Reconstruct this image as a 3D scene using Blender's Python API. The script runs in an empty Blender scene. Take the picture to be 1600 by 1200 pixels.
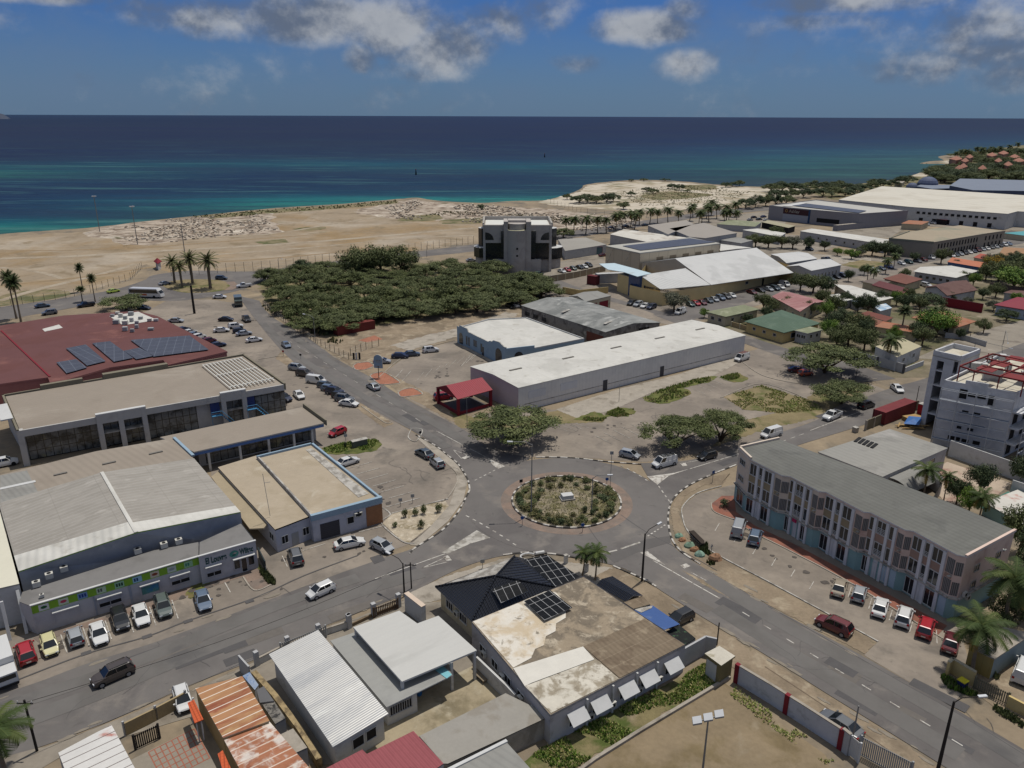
import bpy,math,random
from mathutils import Vector,noise
R=math.radians
sc=bpy.context.scene
col=sc.collection
FP,HOR,CH=1200.0,180.0,61.0
PIT=math.atan((600-HOR)/FP);ROL=math.atan(6/1600)
cd=bpy.data.cameras.new('camera');cam=bpy.data.objects.new('camera',cd);col.objects.link(cam)
cam.location=(0,0,CH);cd.sensor_width=36;cd.lens=36*FP/1600;cd.clip_start=1;cd.clip_end=90000
from mathutils import Matrix
cam.matrix_world=Matrix.Translation((0,0,CH)) @ Matrix.Rotation(math.pi/2-PIT,4,'X') @ Matrix.Rotation(ROL,4,'Z')
sc.camera=cam
SUN_EL,SUN_AZ=R(72),R(42)      # azimuth clockwise from +Y
w=bpy.data.worlds.new('World');sc.world=w;w.use_nodes=True
nt=w.node_tree;nt.nodes.clear();N=nt.nodes.new;L=nt.links.new
def MN(nt,op,a,b=None,c=None):
 n=nt.nodes.new('ShaderNodeMath');n.operation=op
 for i,v in enumerate((a,b,c)):
  if v is None:continue
  if isinstance(v,(int,float)):n.inputs[i].default_value=v
  else:nt.links.new(v,n.inputs[i])
 return n.outputs[0]
def MIX(nt,f,a,b,mode='MIX'):
 n=nt.nodes.new('ShaderNodeMix');n.data_type='RGBA';n.blend_type=mode
 for s,v in ((n.inputs[0],f),(n.inputs[6],a),(n.inputs[7],b)):
  if isinstance(v,(int,float)):s.default_value=v
  elif isinstance(v,tuple):s.default_value=(v[0],v[1],v[2],1)
  else:nt.links.new(v,s)
 return n.outputs[2]
def MR(nt,v,a,b,c,d,smooth=False):
 n=nt.nodes.new('ShaderNodeMapRange');nt.links.new(v,n.inputs[0])
 if smooth:n.interpolation_type='SMOOTHSTEP'
 for i,x in enumerate((a,b,c,d)):n.inputs[i+1].default_value=x
 return n.outputs[0]
def NOISE(nt,vec,scale,detail=4,rough=.5,dist=0):
 n=nt.nodes.new('ShaderNodeTexNoise');n.inputs['Scale'].default_value=scale;n.inputs['Detail'].default_value=detail
 n.inputs['Roughness'].default_value=rough;n.inputs['Distortion'].default_value=dist
 if vec is not None:nt.links.new(vec,n.inputs['Vector'])
 return n.outputs['Fac']
sky=N('ShaderNodeTexSky');sky.sky_type='NISHITA';sky.sun_disc=False
sky.sun_elevation=SUN_EL;sky.sun_rotation=SUN_AZ;sky.altitude=0;sky.air_density=1.0;sky.dust_density=0.3;sky.ozone_density=2.0
def raydir(px,py):
 x=(px-800)/FP;y=(600-py)/FP;c,s=math.cos(ROL),math.sin(ROL)
 x,y=c*x-s*y,s*x+c*y
 return Vector((x,math.cos(PIT)+y*math.sin(PIT),-math.sin(PIT)+y*math.cos(PIT)))
tc=N('ShaderNodeTexCoord');sp=N('ShaderNodeSeparateXYZ');L(tc.outputs['Generated'],sp.inputs[0])
X,Y,Z=sp.outputs
az=MN(nt,'ARCTAN2',X,Y);el=MN(nt,'ARCSINE',Z)
def cloudvec(dz):
 cb=N('ShaderNodeCombineXYZ');L(az,cb.inputs[0]);L(MN(nt,'MULTIPLY',MN(nt,'ADD',el,dz),1.2),cb.inputs[1]);return cb.outputs[0]
blobs=[(330,28,150,30,1.0),(490,30,150,38,1.05),(610,40,100,45,1.05),(700,70,90,46,1.05),(770,38,60,36,.8),(562,88,26,24,.95),(1010,42,105,28,1.1),(1075,18,40,24,.95),
   (1072,102,50,26,.85),(905,100,50,16,.6),(1330,0,150,20,1.0),(1270,36,120,18,.62),(1330,60,190,42,.38),(1440,104,70,28,.8),(1560,55,110,60,.75),(1570,120,60,24,.6),(850,20,60,28,.55),(60,-8,110,12,.9),(700,112,110,14,.38)]
tot=None
for bx,by,rx,ry,g in blobs:
 d=raydir(bx,by).normalized();a0=math.atan2(d.x,d.y);e0=math.asin(d.z)
 u=MN(nt,'MULTIPLY',MN(nt,'SUBTRACT',az,a0),FP*.98/rx);v=MN(nt,'MULTIPLY',MN(nt,'SUBTRACT',el,e0),FP*.98/ry)
 q=MN(nt,'SUBTRACT',1.0,MN(nt,'ADD',MN(nt,'MULTIPLY',u,u),MN(nt,'MULTIPLY',v,v)))
 q=MN(nt,'MULTIPLY',MN(nt,'MAXIMUM',q,-0.35),g)
 tot=q if tot is None else MN(nt,'MAXIMUM',tot,q)
def dens(dz):
 vec=cloudvec(dz)
 n1=NOISE(nt,vec,6.5,10,.6,.1);n2=NOISE(nt,vec,30,7,.62)
 return MN(nt,'ADD',MN(nt,'MULTIPLY',MN(nt,'SUBTRACT',n1,.5),2.6),MN(nt,'MULTIPLY',MN(nt,'SUBTRACT',n2,.5),1.2))
d0=MN(nt,'ADD',dens(0),tot)
cmask=MR(nt,d0,-.1,1.15,0,1,True)
def soft(dz):return NOISE(nt,cloudvec(dz),7.5,3.5,.5,.1)
lit=MR(nt,MN(nt,'ADD',MN(nt,'SUBTRACT',soft(0),soft(.03)),MN(nt,'MULTIPLY',MN(nt,'SUBTRACT',NOISE(nt,cloudvec(0),34,5,.6),NOISE(nt,cloudvec(.008),34,5,.6)),.35)),-.09,.17,0,1,True)
thick=MR(nt,d0,.8,2.3,1,.5,True)
ccol=MIX(nt,MN(nt,'MULTIPLY',lit,thick),(.115,.145,.205),(.40,.42,.45))
wisp=MN(nt,'MULTIPLY',MR(nt,NOISE(nt,cloudvec(.3),5,7,.6),.42,.75,0,.55,True),MR(nt,el,0,.03,.3,1))
tintc=MIX(nt,MR(nt,el,.22,.85,0,1,True),(.145,.275,.56),(.9,.92,.95))
skyc=MIX(nt,1.0,sky.outputs[0],tintc,'MULTIPLY')
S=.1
skyc=MIX(nt,MN(nt,'MULTIPLY',MR(nt,el,.22,.6,0,.92,True),MR(nt,NOISE(nt,cloudvec(.6),3,5,.6),.38,.62,.35,1,True)),skyc,(.46/S,.47/S,.48/S))  # unseen grey overcast overhead, added as neutral fill light for the shaded sides
skyc=MIX(nt,MR(nt,el,0,.13,.65,0,True),skyc,(.12/S,.19/S,.29/S))
skyc=MIX(nt,wisp,skyc,(.125/S,.185/S,.295/S))
cc=MIX(nt,1.0,ccol,(1/S,1/S,1/S),'MULTIPLY')
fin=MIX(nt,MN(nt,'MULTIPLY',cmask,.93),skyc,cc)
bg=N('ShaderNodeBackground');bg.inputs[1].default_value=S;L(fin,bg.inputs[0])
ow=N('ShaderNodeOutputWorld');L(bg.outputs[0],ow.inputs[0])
sd=bpy.data.lights.new('sun','SUN');sd.energy=3.6;sd.angle=R(.5);sd.color=(1,.95,.87)
so=bpy.data.objects.new('sun',sd);col.objects.link(so)
sv=Vector((math.sin(SUN_AZ)*math.cos(SUN_EL),math.cos(SUN_AZ)*math.cos(SUN_EL),math.sin(SUN_EL)))
so.rotation_euler=sv.to_track_quat('Z','Y').to_euler()
vs=sc.view_settings;vs.view_transform='Standard';vs.look='None';vs.gamma=1;vs.exposure=0;vs.use_curve_mapping=False
def P(px,py,z=0.0):
 d=raydir(px,py);t=(z-CH)/d.z
 return Vector((d.x*t,d.y*t,z))
def PX(v):
 v=Vector(v);y=v.y;z=v.z-CH
 zc=y*math.cos(PIT)-z*math.sin(PIT);yc=y*math.sin(PIT)+z*math.cos(PIT)
 a,b=v.x/zc,yc/zc;c,s=math.cos(ROL),math.sin(ROL)
 return 800+FP*(c*a+s*b),600-FP*(-s*a+c*b)
def Ps(pts,z=0.0):return [P(p[0],p[1],p[2] if len(p) > 2 else z) for p in pts]
def lin(c):return tuple(((x/255)/12.92 if x <= 10 else (((x/255)+.055)/1.055)**2.4) for x in c)
MK={}
K=.84
def mat(name,c,rough=.85,var=.10,s=.25,c2=None,th=.55,soft=.08,s2=.15,spec=.25,metal=0,stripes=(),bump=0,bs=8,corr=0,amp=.04,bst=.7,st=(1,1),k=None):
 """weathered surface: colour noise, optional second colour in patches, optional stripes/joints along uv, optional ribs"""
 if name in MK:return MK[name]
 m=bpy.data.materials.new(name);m.use_nodes=True;t=m.node_tree;b=t.nodes['Principled BSDF']
 kk=K if k is None else k
 base=tuple(x*kk for x in lin(c))
 tc=t.nodes.new('ShaderNodeTexCoord');vec=tc.outputs['Object']
 if st != (1,1):
  mp=t.nodes.new('ShaderNodeMapping');mp.inputs['Scale'].default_value=(st[0],st[1],1);t.links.new(tc.outputs['UV'],mp.inputs[0]);vec=mp.outputs[0]
 n1=NOISE(t,vec,s,5,.6);n2=NOISE(t,vec,s*9,3,.6)
 f=MN(t,'ADD',MR(t,n1,.3,.7,1-var,1+var),MR(t,n2,.3,.7,-var*.55,var*.55))
 cur=base
 if c2 is not None:
  cs=c2 if isinstance(c2,list) else [(c2,th,s2)]
  for i,(cc,tt,ss) in enumerate(cs):
   n3=NOISE(t,vec,ss*(1+.13*i),7,.62,.4)
   cur=MIX(t,MR(t,n3,tt-soft,tt+soft,0,1,True),cur,tuple(x*kk for x in lin(cc)))
 if stripes:
  sp=t.nodes.new('ShaderNodeSeparateXYZ');t.links.new(tc.outputs['UV'],sp.inputs[0])
  for ax,per,wd,cc,al in stripes:
   u=MN(t,'FRACT',MN(t,'DIVIDE',sp.outputs[0 if ax == 'u' else 1],per))
   cur=MIX(t,MN(t,'MULTIPLY',MN(t,'LESS_THAN',u,wd/per),al),cur,tuple(x*kk for x in lin(cc)))
 cb=t.nodes.new('ShaderNodeCombineColor')
 for i in range(3):t.links.new(f,cb.inputs[i])
 t.links.new(MIX(t,1.0,cur,cb.outputs[0],'MULTIPLY'),b.inputs['Base Color'])
 b.inputs['Roughness'].default_value=rough;b.inputs['Specular IOR Level'].default_value=spec;b.inputs['Metallic'].default_value=metal
 if corr or bump:
  h=None
  if corr:
   sp2=t.nodes.new('ShaderNodeSeparateXYZ');t.links.new(tc.outputs['UV'],sp2.inputs[0])
   h=MN(t,'MULTIPLY',MN(t,'SINE',MN(t,'MULTIPLY',sp2.outputs[0],2*math.pi/corr)),amp)
  if bump:
   nb=MN(t,'MULTIPLY',NOISE(t,vec,bs,3,.6),bump);h=nb if h is None else MN(t,'ADD',h,nb)
  bn=t.nodes.new('ShaderNodeBump');bn.inputs['Strength'].default_value=bst;t.links.new(h,bn.inputs['Height']);bn.inputs['Distance'].default_value=1
  t.links.new(bn.outputs[0],b.inputs['Normal'])
 MK[name]=m;return m
class MB:
 def __init__(s):s.v=[];s.f=[];s.m=[];s.u=[];s.ms=[]
 def mi(s,m):
  if m not in s.ms:s.ms.append(m)
  return s.ms.index(m)
 def poly(s,pts,m,ud=None):
  pts=[Vector(p) for p in pts];i0=len(s.v);s.v += pts;s.f.append(list(range(i0,i0+len(pts))));s.m.append(s.mi(m))
  a=pts[0];d=Vector(ud) if ud is not None else (pts[1]-pts[0])
  if d.length < 1e-6:d=Vector((1,0,0))
  d=d.normalized();n=Vector((0,0,0))
  for i in range(len(pts)):n += (pts[i]-a).cross(pts[(i+1) % len(pts)]-a)
  n=n.normalized() if n.length > 1e-9 else Vector((0,0,1));e=n.cross(d)
  s.u += [((p-a).dot(d),(p-a).dot(e)) for p in pts]
 def slab(s,pts,t,m,ms=None,mb=None,ud=None):
  """panel: pts = top outline, t thickness downwards"""
  ms=ms or m;pts=[Vector(p) for p in pts];n=Vector((0,0,0))
  for i in range(len(pts)):n += (pts[i]-pts[0]).cross(pts[(i+1) % len(pts)]-pts[0])
  if n.z < 0:pts=pts[::-1]
  lo=[p-Vector((0,0,t)) for p in pts]
  s.poly(pts,m,ud);s.poly(lo[::-1],mb or ms)
  for i in range(len(pts)):
   j=(i+1) % len(pts);s.poly([lo[i],lo[j],pts[j],pts[i]],ms)
 def prism(s,pts,z0,z1,m,mt=None,bottom=False):
  pts=ccw([(p[0],p[1]) for p in pts]);mt=mt or m
  for i in range(len(pts)):
   a,b=pts[i],pts[(i+1) % len(pts)]
   s.poly([(a[0],a[1],z0),(b[0],b[1],z0),(b[0],b[1],z1),(a[0],a[1],z1)],m)
  s.poly([(p[0],p[1],z1) for p in pts],mt)
  if bottom:s.poly([(p[0],p[1],z0) for p in pts][::-1],m)
 def box(s,c,sx,sy,z0,z1,m,ang=0,mt=None):
  ca,sa=math.cos(ang),math.sin(ang)
  s.prism([(c[0]+x*ca-y*sa,c[1]+x*sa+y*ca) for x,y in ((-sx/2,-sy/2),(sx/2,-sy/2),(sx/2,sy/2),(-sx/2,sy/2))],z0,z1,m,mt,True)
 def beam(s,a,b,wd,h,m):
  a,b=Vector(a),Vector(b);d=(b-a)
  if d.length < 1e-6:return
  d.normalize();sd=d.cross(Vector((0,0,1)))
  if sd.length < 1e-3:sd=Vector((1,0,0))
  sd=sd.normalized()*wd/2;up=sd.cross(d).normalized()*h/2
  q=[[p-sd-up,p+sd-up,p+sd+up,p-sd+up] for p in (a,b)]
  for i in range(4):j=(i+1) % 4;s.poly([q[0][i],q[0][j],q[1][j],q[1][i]][::-1],m)
  s.poly(q[0],m);s.poly(q[1][::-1],m)
 def tube(s,pts,rs,m,n=6):
  pts=[Vector(p) for p in pts];rings=[]
  for i,p in enumerate(pts):
   d=(pts[min(i+1,len(pts)-1)]-pts[max(i-1,0)]).normalized()
   x=d.cross(Vector((0,0,1))) if abs(d.z) < .9 else d.cross(Vector((1,0,0)));x.normalize();y=d.cross(x)
   r=rs[i] if isinstance(rs,(list,tuple)) else rs
   rings.append([p+(x*math.cos(2*math.pi*k/n)+y*math.sin(2*math.pi*k/n))*r for k in range(n)])
  for a,b in zip(rings,rings[1:]):
   for k in range(n):j=(k+1) % n;s.poly([a[k],b[k],b[j],a[j]],m)
  s.poly(rings[0],m);s.poly(rings[-1][::-1],m)
 def build(s,name,parent=None,smooth=False,loc=None):
  o0=Vector(parent['_o']) if parent is not None and '_o' in parent else Vector((0,0,0))
  if loc is not None:o0=Vector(loc)
  me=bpy.data.meshes.new(name);me.from_pydata([tuple(v-o0) for v in s.v],[],s.f)
  for m in s.ms:me.materials.append(m)
  me.polygons.foreach_set('material_index',s.m)
  ul=me.uv_layers.new(name='uv');ul.data.foreach_set('uv',[x for u in s.u for x in u])
  if smooth:me.polygons.foreach_set('use_smooth',[True]*len(me.polygons))
  me.update();o=bpy.data.objects.new(name,me);col.objects.link(o)
  if parent is not None:
   o.parent=parent
   o['_o']=tuple(o0)
  elif loc is not None:o.location=loc
  return o
def ccw(p):
 a=sum(p[i][0]*p[(i+1) % len(p)][1]-p[(i+1) % len(p)][0]*p[i][1] for i in range(len(p)))
 return p if a > 0 else p[::-1]
def tag(o,label=None,cat=None,group=None,kind=None):
 if label:o['label']=label
 if cat:o['category']=cat
 if group:o['group']=group
 if kind:o['kind']=kind
 return o
def thing(name,label,cat,loc,group=None):
 o=bpy.data.objects.new(name,None);col.objects.link(o);loc=Vector(loc);o.location=loc;o['_o']=tuple(loc);o.empty_display_size=.5
 return tag(o,label,cat,group)
def spl(pts,n=6,closed=False):
 pts=[Vector(p) for p in pts];out=[];N_=len(pts)
 rng=range(N_ if closed else N_-1)
 for i in rng:
  if closed:p0,p1,p2,p3=pts[i-1],pts[i],pts[(i+1) % N_],pts[(i+2) % N_]
  else:p0,p1,p2,p3=pts[max(i-1,0)],pts[i],pts[i+1],pts[min(i+2,N_-1)]
  for k in range(n):
   t=k/n;out.append(.5*((2*p1)+(-p0+p2)*t+(2*p0-5*p1+4*p2-p3)*t*t+(-p0+3*p1-3*p2+p3)*t**3))
 if not closed:out.append(pts[-1])
 return out
LZ=.005
SN=[0]
def sheet(name,pts,layer,m,kind='structure',jit=0,smooth=False,world=False,label=None):
 w_=[Vector(p) for p in pts] if world else Ps(pts)
 if smooth:w_=spl(w_,5,True)
 if jit:
  o=[];rd=random.Random(len(name)*7+int(abs(w_[0].x)*13))
  for i in range(len(w_)):
   a,b=w_[i],w_[(i+1) % len(w_)];n=max(1,min(60,int((b-a).length/(jit*2.2))))
   for k in range(n):
    p=a.lerp(b,k/n);o.append(p+Vector((rd.uniform(-jit,jit),rd.uniform(-jit,jit),0)))
  w_=o
 SN[0] += 1;layer += SN[0]*.04;mb=MB();pts2=ccw([(p.x,p.y) for p in w_]);mb.poly([(x,y,layer*LZ) for x,y in pts2],m,(1,0,0))
 ob=mb.build(name);tag(ob,kind=kind)
 return ob
# ================= GROUND AND SEA =================
M_earth=mat('earth',(137,123,103),.95,.14,.12,c2=[((112,104,92),.55,.08),((150,135,112),.6,.05)],bump=.02,bs=3)
coast=[(-900,430),(-300,392),(0,366),(60,361),(140,356),(230,345),(330,335),(430,325),(540,318),(620,311),(650,309),(690,314),(750,317),(800,314),(850,313),(880,306),(902,299),(915,292),(918,288),
   (950,284),(1000,281),(1060,283),(1130,289),(1200,292),(1270,291),(1335,289),(1380,283),(1422,276),(1436,271),(1462,267),(1480,262),(1484,257),(1470,255),(1442,255),(1452,252),(1478,250),(1470,246),(1474,243),
   (1500,241),(1530,239),(1600,236),(1750,233),(2200,229),(3500,226)]
CW=[p.to_2d() for p in Ps(coast)]
CW=[p.to_2d() for p in spl([p.to_3d() for p in CW],4)]
rr=random.Random(3)
CW=[p+Vector((rr.uniform(-.6,.6),rr.uniform(-.9,.9))) for p in CW]
mb=MB()
far=[CW[-1]+Vector((3000,-400)),Vector((9000,-3000)),Vector((0,-3000)),Vector((-6000,-3000)),Vector((-3000,CW[0].y))]
poly=[p.to_3d() for p in CW]+[p.to_3d() for p in far]
mb.poly(poly[::-1],M_earth,(1,0,0))
for i in range(len(CW)-1):
 a,b=CW[i],CW[i+1];n=(b-a);n=Vector((-n.y,n.x)).normalized()*9
 mb.poly([(a.x,a.y,0),(b.x,b.y,0),(b.x+n.x,b.y+n.y,-2.2),(a.x+n.x,a.y+n.y,-2.2)],M_earth,(1,0,0))
tag(mb.build('ground'),kind='structure')
ctl=[ # (py, [colours at x = 0, 400, 800, 1200, 1600])
 (180.6,[(44,70,104),(46,70,106),(46,72,110),(44,70,108),(44,66,104)]),
 (186,[(40,60,92),(38,56,92),(34,56,98),(34,54,94),(42,60,94)]),
 (200,[(50,60,92),(46,58,94),(38,54,94),(36,52,92),(42,60,96)]),
 (222,[(46,58,94),(42,56,92),(30,52,94),(34,66,106),(50,88,116)]),
 (240,[(42,56,94),(38,66,102),(30,60,100),(46,100,124),(74,112,122)]),
 (248,[(44,62,96),(44,88,112),(30,76,112),(56,118,130),(84,120,118)]),
 (256,[(44,88,108),(44,100,118),(36,104,124),(54,116,124),(90,128,122)]),
 (264,[(52,112,120),(40,84,112),(36,98,116),(54,106,112),(86,124,116)]),
 (274,[(60,112,112),(32,68,104),(30,72,104),(60,104,108),(80,112,108)]),
 (284,[(40,78,108),(30,66,102),(26,74,104),(74,92,98),(80,100,100)]),
 (300,[(30,64,102),(30,78,108),(30,86,108),(74,92,98),(80,100,100)]),
 (308,[(30,66,104),(40,122,134),(64,146,144),(74,92,98),(80,100,100)]),
 (318,[(30,68,104),(56,140,138),(90,140,132),(74,92,98),(80,100,100)]),
 (332,[(30,74,108),(72,110,108),(90,140,132),(74,92,98),(80,100,100)]),
 (345,[(34,112,126),(84,106,104),(90,140,132),(74,92,98),(80,100,100)]),
 (355,[(54,142,138),(84,106,104),(90,140,132),(74,92,98),(80,100,100)]),
 (366,[(88,118,110),(84,106,104),(90,140,132),(74,92,98),(80,100,100)])]
def seacol(px,py):
 py=max(180.6,min(365.9,py));k=0
 while ctl[k+1][0] < py:k += 1
 t=(py-ctl[k][0])/(ctl[k+1][0]-ctl[k][0]);u=max(0,min(3.999,px/400));j=int(u);u -= j
 o=[]
 for c in range(3):
  a=ctl[k][1][j][c]*(1-u)+ctl[k][1][j+1][c]*u;b=ctl[k+1][1][j][c]*(1-u)+ctl[k+1][1][j+1][c]*u
  o.append(a*(1-t)+b*t)
 return [1.5*x**1.3 for x in lin(o)]
sv_,sf_,scl=[],[],[]
NA,NR=150,170
for i in range(NR):
 rad=230*(45000/230)**((i/(NR-1))**1.25)
 for j in range(NA):
  a=R(-62+124*j/(NA-1));x,y=rad*math.sin(a),rad*math.cos(a)
  sv_.append((x,y,-.7));px,py=PX((x,y,0));c=seacol(px,py);scl += [c[0],c[1],c[2],1]
for i in range(NR-1):
 for j in range(NA-1):q=i*NA+j;sf_.append((q,q+NA,q+NA+1,q+1)[::-1])
me=bpy.data.meshes.new('sea');me.from_pydata(sv_,[],sf_);at=me.color_attributes.new('water','FLOAT_COLOR','POINT');at.data.foreach_set('color',scl)
sea=bpy.data.objects.new('sea',me);col.objects.link(sea);tag(sea,kind='structure')
m=bpy.data.materials.new('sea_water');m.use_nodes=True;t=m.node_tree;b=t.nodes['Principled BSDF']
ca=t.nodes.new('ShaderNodeVertexColor');ca.layer_name='water';tc=t.nodes.new('ShaderNodeTexCoord')
mp=t.nodes.new('ShaderNodeMapping');mp.inputs['Scale'].default_value=(.006,.045,1);mp.inputs['Rotation'].default_value=(0,0,R(-20));t.links.new(tc.outputs['Object'],mp.inputs[0])
mp2=t.nodes.new('ShaderNodeMapping');mp2.inputs['Scale'].default_value=(.12,.3,1);mp2.inputs['Rotation'].default_value=(0,0,R(-25));t.links.new(tc.outputs['Object'],mp2.inputs[0])
n1=NOISE(t,mp.outputs[0],1,6,.65,.5);n2=NOISE(t,mp2.outputs[0],1,5,.65)
c1=MIX(t,MR(t,n1,.46,.66,0,.8,True),ca.outputs[0],(.022,.062,.125))
c1=MIX(t,MR(t,n1,.32,.47,.6,0,True),c1,(.10,.27,.27))
f=MN(t,'ADD',MR(t,n2,.3,.7,.82,1.22),0);cb=t.nodes.new('ShaderNodeCombineColor')
for i in range(3):t.links.new(f,cb.inputs[i])
geo=t.nodes.new('ShaderNodeNewGeometry');sp=t.nodes.new('ShaderNodeSeparateXYZ');t.links.new(geo.outputs['Position'],sp.inputs[0])
near=MR(t,sp.outputs[1],900,2500,1,.12)
c1=MIX(t,near,ca.outputs[0],c1)
mp3=t.nodes.new('ShaderNodeMapping');mp3.inputs['Scale'].default_value=(.0006,.0035,1);mp3.inputs['Rotation'].default_value=(0,0,R(-15));t.links.new(tc.outputs['Object'],mp3.inputs[0])
c1=MIX(t,MR(t,NOISE(t,mp3.outputs[0],1,7,.65,.4),.35,.65,0,.4,True),c1,(.026,.047,.078))
t.links.new(MIX(t,1.0,MIX(t,1.0,c1,cb.outputs[0],'MULTIPLY'),(.47,.48,.46),'MULTIPLY'),b.inputs['Base Color']);b.inputs['Roughness'].default_value=.55;b.inputs['Specular IOR Level'].default_value=.07
bn=t.nodes.new('ShaderNodeBump');bn.inputs['Distance'].default_value=.6;bn.inputs['Strength'].default_value=.6;t.links.new(n2,bn.inputs['Height']);t.links.new(bn.outputs[0],b.inputs['Normal'])
me.materials.append(m)
mb=MB();mb_m=mat('far_rock',(70,78,95),.9,.1,.002)
prof=[(-900,0),(-500,45),(-150,40),(-60,62),(0,50),(28,12),(40,0)]
d=(raydir(8,181));dd=Vector((d.x,d.y,0)).normalized();base=dd*11000;rt=Vector((dd.y,-dd.x,0));rj=random.Random(5)
rows=[[base+rt*(x+rj.uniform(-15,15))+dd*k*120+Vector((0,0,-1+h*s_)) for x,h in prof] for k,s_ in ((0,0),(1,1),(2,.8),(3,0))]
for a,b2 in zip(rows,rows[1:]):
 for i in range(len(prof)-1):mb.poly([a[i],a[i+1],b2[i+1],b2[i]],mb_m)
tag(mb.build('islet'),kind='structure')
# ================= SAND, SCRUB, PAVEMENT =================
M_field=mat('packed_sand',(149,134,113),.95,.14,.05,c2=[((144,122,90),.53,.014),((160,148,131),.57,.022),((130,115,92),.6,.06),((118,110,74),.69,.03)],bump=.03,bs=2)
M_rock=mat('broken_coral_rock',(172,159,143),.95,.2,.25,c2=[((126,111,96),.52,.14),((196,186,171),.6,.06),((92,88,62),.66,.04)],bump=.5,bs=1.2)
M_wsand=mat('white_sand',(190,180,163),.95,.10,.08,c2=[((150,138,114),.54,.035),((112,110,82),.60,.03)],bump=.05,bs=1)
M_scrub=mat('scrub_soil',(124,114,86),.95,.2,.2,c2=[((88,90,56),.52,.12),((140,124,98),.6,.08)],bump=.1,bs=3)
M_grass=mat('green_grass',(96,100,54),.95,.25,.6,c2=[((120,108,72),.58,.2),((58,72,30),.6,.35)],bump=.1,bs=6)
M_dry=mat('dry_grass_soil',(128,116,86),.95,.18,.3,c2=[((88,92,50),.56,.16),((146,130,104),.6,.1)],bump=.05,bs=5)
M_dirt=mat('dirt',(141,126,106),.95,.15,.3,c2=[((120,107,90),.53,.15),((158,145,124),.6,.3),((104,98,76),.67,.4)],bump=.03,bs=5)
M_lot=mat('parking_asphalt',(128,119,109),.9,.12,.12,c2=[((142,132,120),.53,.06),((112,105,97),.6,.11),((96,90,84),.68,.3)],bump=.01,bs=12)
M_lot2=mat('concrete_yard',(140,132,120),.9,.12,.15,c2=[((114,106,95),.57,.12),((158,150,138),.66,.2)],bump=.01,bs=8)
M_road=mat('road_asphalt',(108,104,101),.88,.08,.05,c2=[((97,93,91),.53,.07),((122,116,110),.61,.12),((88,85,83),.68,.5)],bump=.01,bs=14)
M_roadd=mat('darker_asphalt',(95,92,90),.88,.08,.06,c2=[((110,106,102),.58,.1)])
M_tar=mat('tar_patch',(84,82,82),.85,.1,.5)
M_brick=mat('red_paving',(160,106,84),.9,.15,.6,c2=[((140,96,78),.6,.3)],stripes=[('u',.6,.05,(120,90,74),.6),('v',.3,.04,(120,90,74),.6)])
M_apron=mat('brick_apron',(132,114,102),.9,.15,.5,c2=[((120,108,99),.5,.3)])
M_white=mat('road_paint',(190,186,178),.8,.10,1.5,c2=[((140,133,125),.54,1.4)])
M_pale=mat('worn_road_paint',(176,172,164),.8,.14,1.5,c2=[((135,130,122),.52,.7)])
M_black=mat('black_paint',(66,63,60),.8,.1,2)
M_conc=mat('concrete',(158,150,138),.9,.12,.5,c2=[((130,122,110),.58,.3)])
M_redlot=mat('red_paved_lot',(122,98,92),.9,.12,.3,c2=[((108,92,88),.55,.2)])
sheet('sand_field',[(-400,405),(0,370),(140,362),(200,352),(330,340),(430,330),(560,321),(650,315),(760,321),(800,345),(860,352),(880,362),(740,378),(560,403),(400,419),(270,426),(225,412),(205,435),(110,462),(0,476),(-500,520)],1,M_field,jit=1.2)
sheet('rocky_ground',[(132,365),(180,352),(260,344),(330,338),(420,331),(425,345),(440,362),(360,368),(290,375),(230,383),(195,382),(160,372)],2,M_rock,jit=2.5,smooth=True)
sheet('rocky_ground',[(560,328),(620,316),(650,312),(690,317),(780,322),(850,326),(930,335),(1000,343),(985,358),(900,362),(800,352),(700,345),(620,342),(570,335)],3,M_rock,jit=2.5,smooth=True)
sheet('white_sand',[(840,316),(905,300),(918,290),(950,286),(1000,283),(1060,285),(1130,291),(1200,294),(1265,294),(1250,305),(1180,318),(1120,322),(1060,328),(990,330),(930,326),(860,320)],4,M_wsand,jit=1.5)
sheet('grass_patch',[(1000,306),(1040,300),(1100,302),(1110,306),(1060,311),(1020,312)],5,M_scrub,jit=2,smooth=True)
sheet('grass_patch',[(1060,290),(1110,289),(1120,295),(1080,297)],5,M_scrub,jit=2,smooth=True)
sheet('grass_patch',[(640,338),(680,335),(690,342),(650,346),(620,344)],5,M_scrub,jit=1.5,smooth=True)
sheet('grass_patch',[(690,344),(770,340),(760,348),(700,350)],5,M_scrub,jit=1.5,smooth=True)
sheet('grass_patch',[(400,378),(440,374),(450,379),(415,382)],5,M_scrub,jit=1,smooth=True)
sheet('grass_patch',[(460,357),(500,354),(505,358),(470,361)],5,M_scrub,jit=1,smooth=True)
sheet('grass_patch',[(0,462),(60,452),(100,455),(110,462),(0,478)],5,M_scrub,jit=1,smooth=True)
sheet('beach_sand',[(1425,275),(1437,270),(1462,266),(1482,261),(1486,256),(1465,254),(1482,250),(1492,252),(1492,262),(1470,270),(1440,277)],4,M_wsand)
sheet('scrub_ground',[(1250,295),(1380,284),(1460,268),(1500,262),(1500,240),(1620,224),(2200,208),(2600,320),(1700,310),(1300,312)],3,M_scrub,jit=2)
sheet('shore_scrub',[(300,338),(430,327),(540,320),(620,313),(622,318),(540,325),(430,333),(330,342)],6,M_scrub,jit=1.5)
sheet('thicket_floor',[(395,430),(560,405),(740,415),(850,455),(860,478),(520,530),(420,480)],2,M_scrub,jit=1)
sheet('dirt_yard',[(520,532),(570,512),(700,490),(800,478),(852,470),(870,480),(815,500),(710,520),(640,545),(590,575),(560,572)],3,M_dirt,jit=.4)
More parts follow.
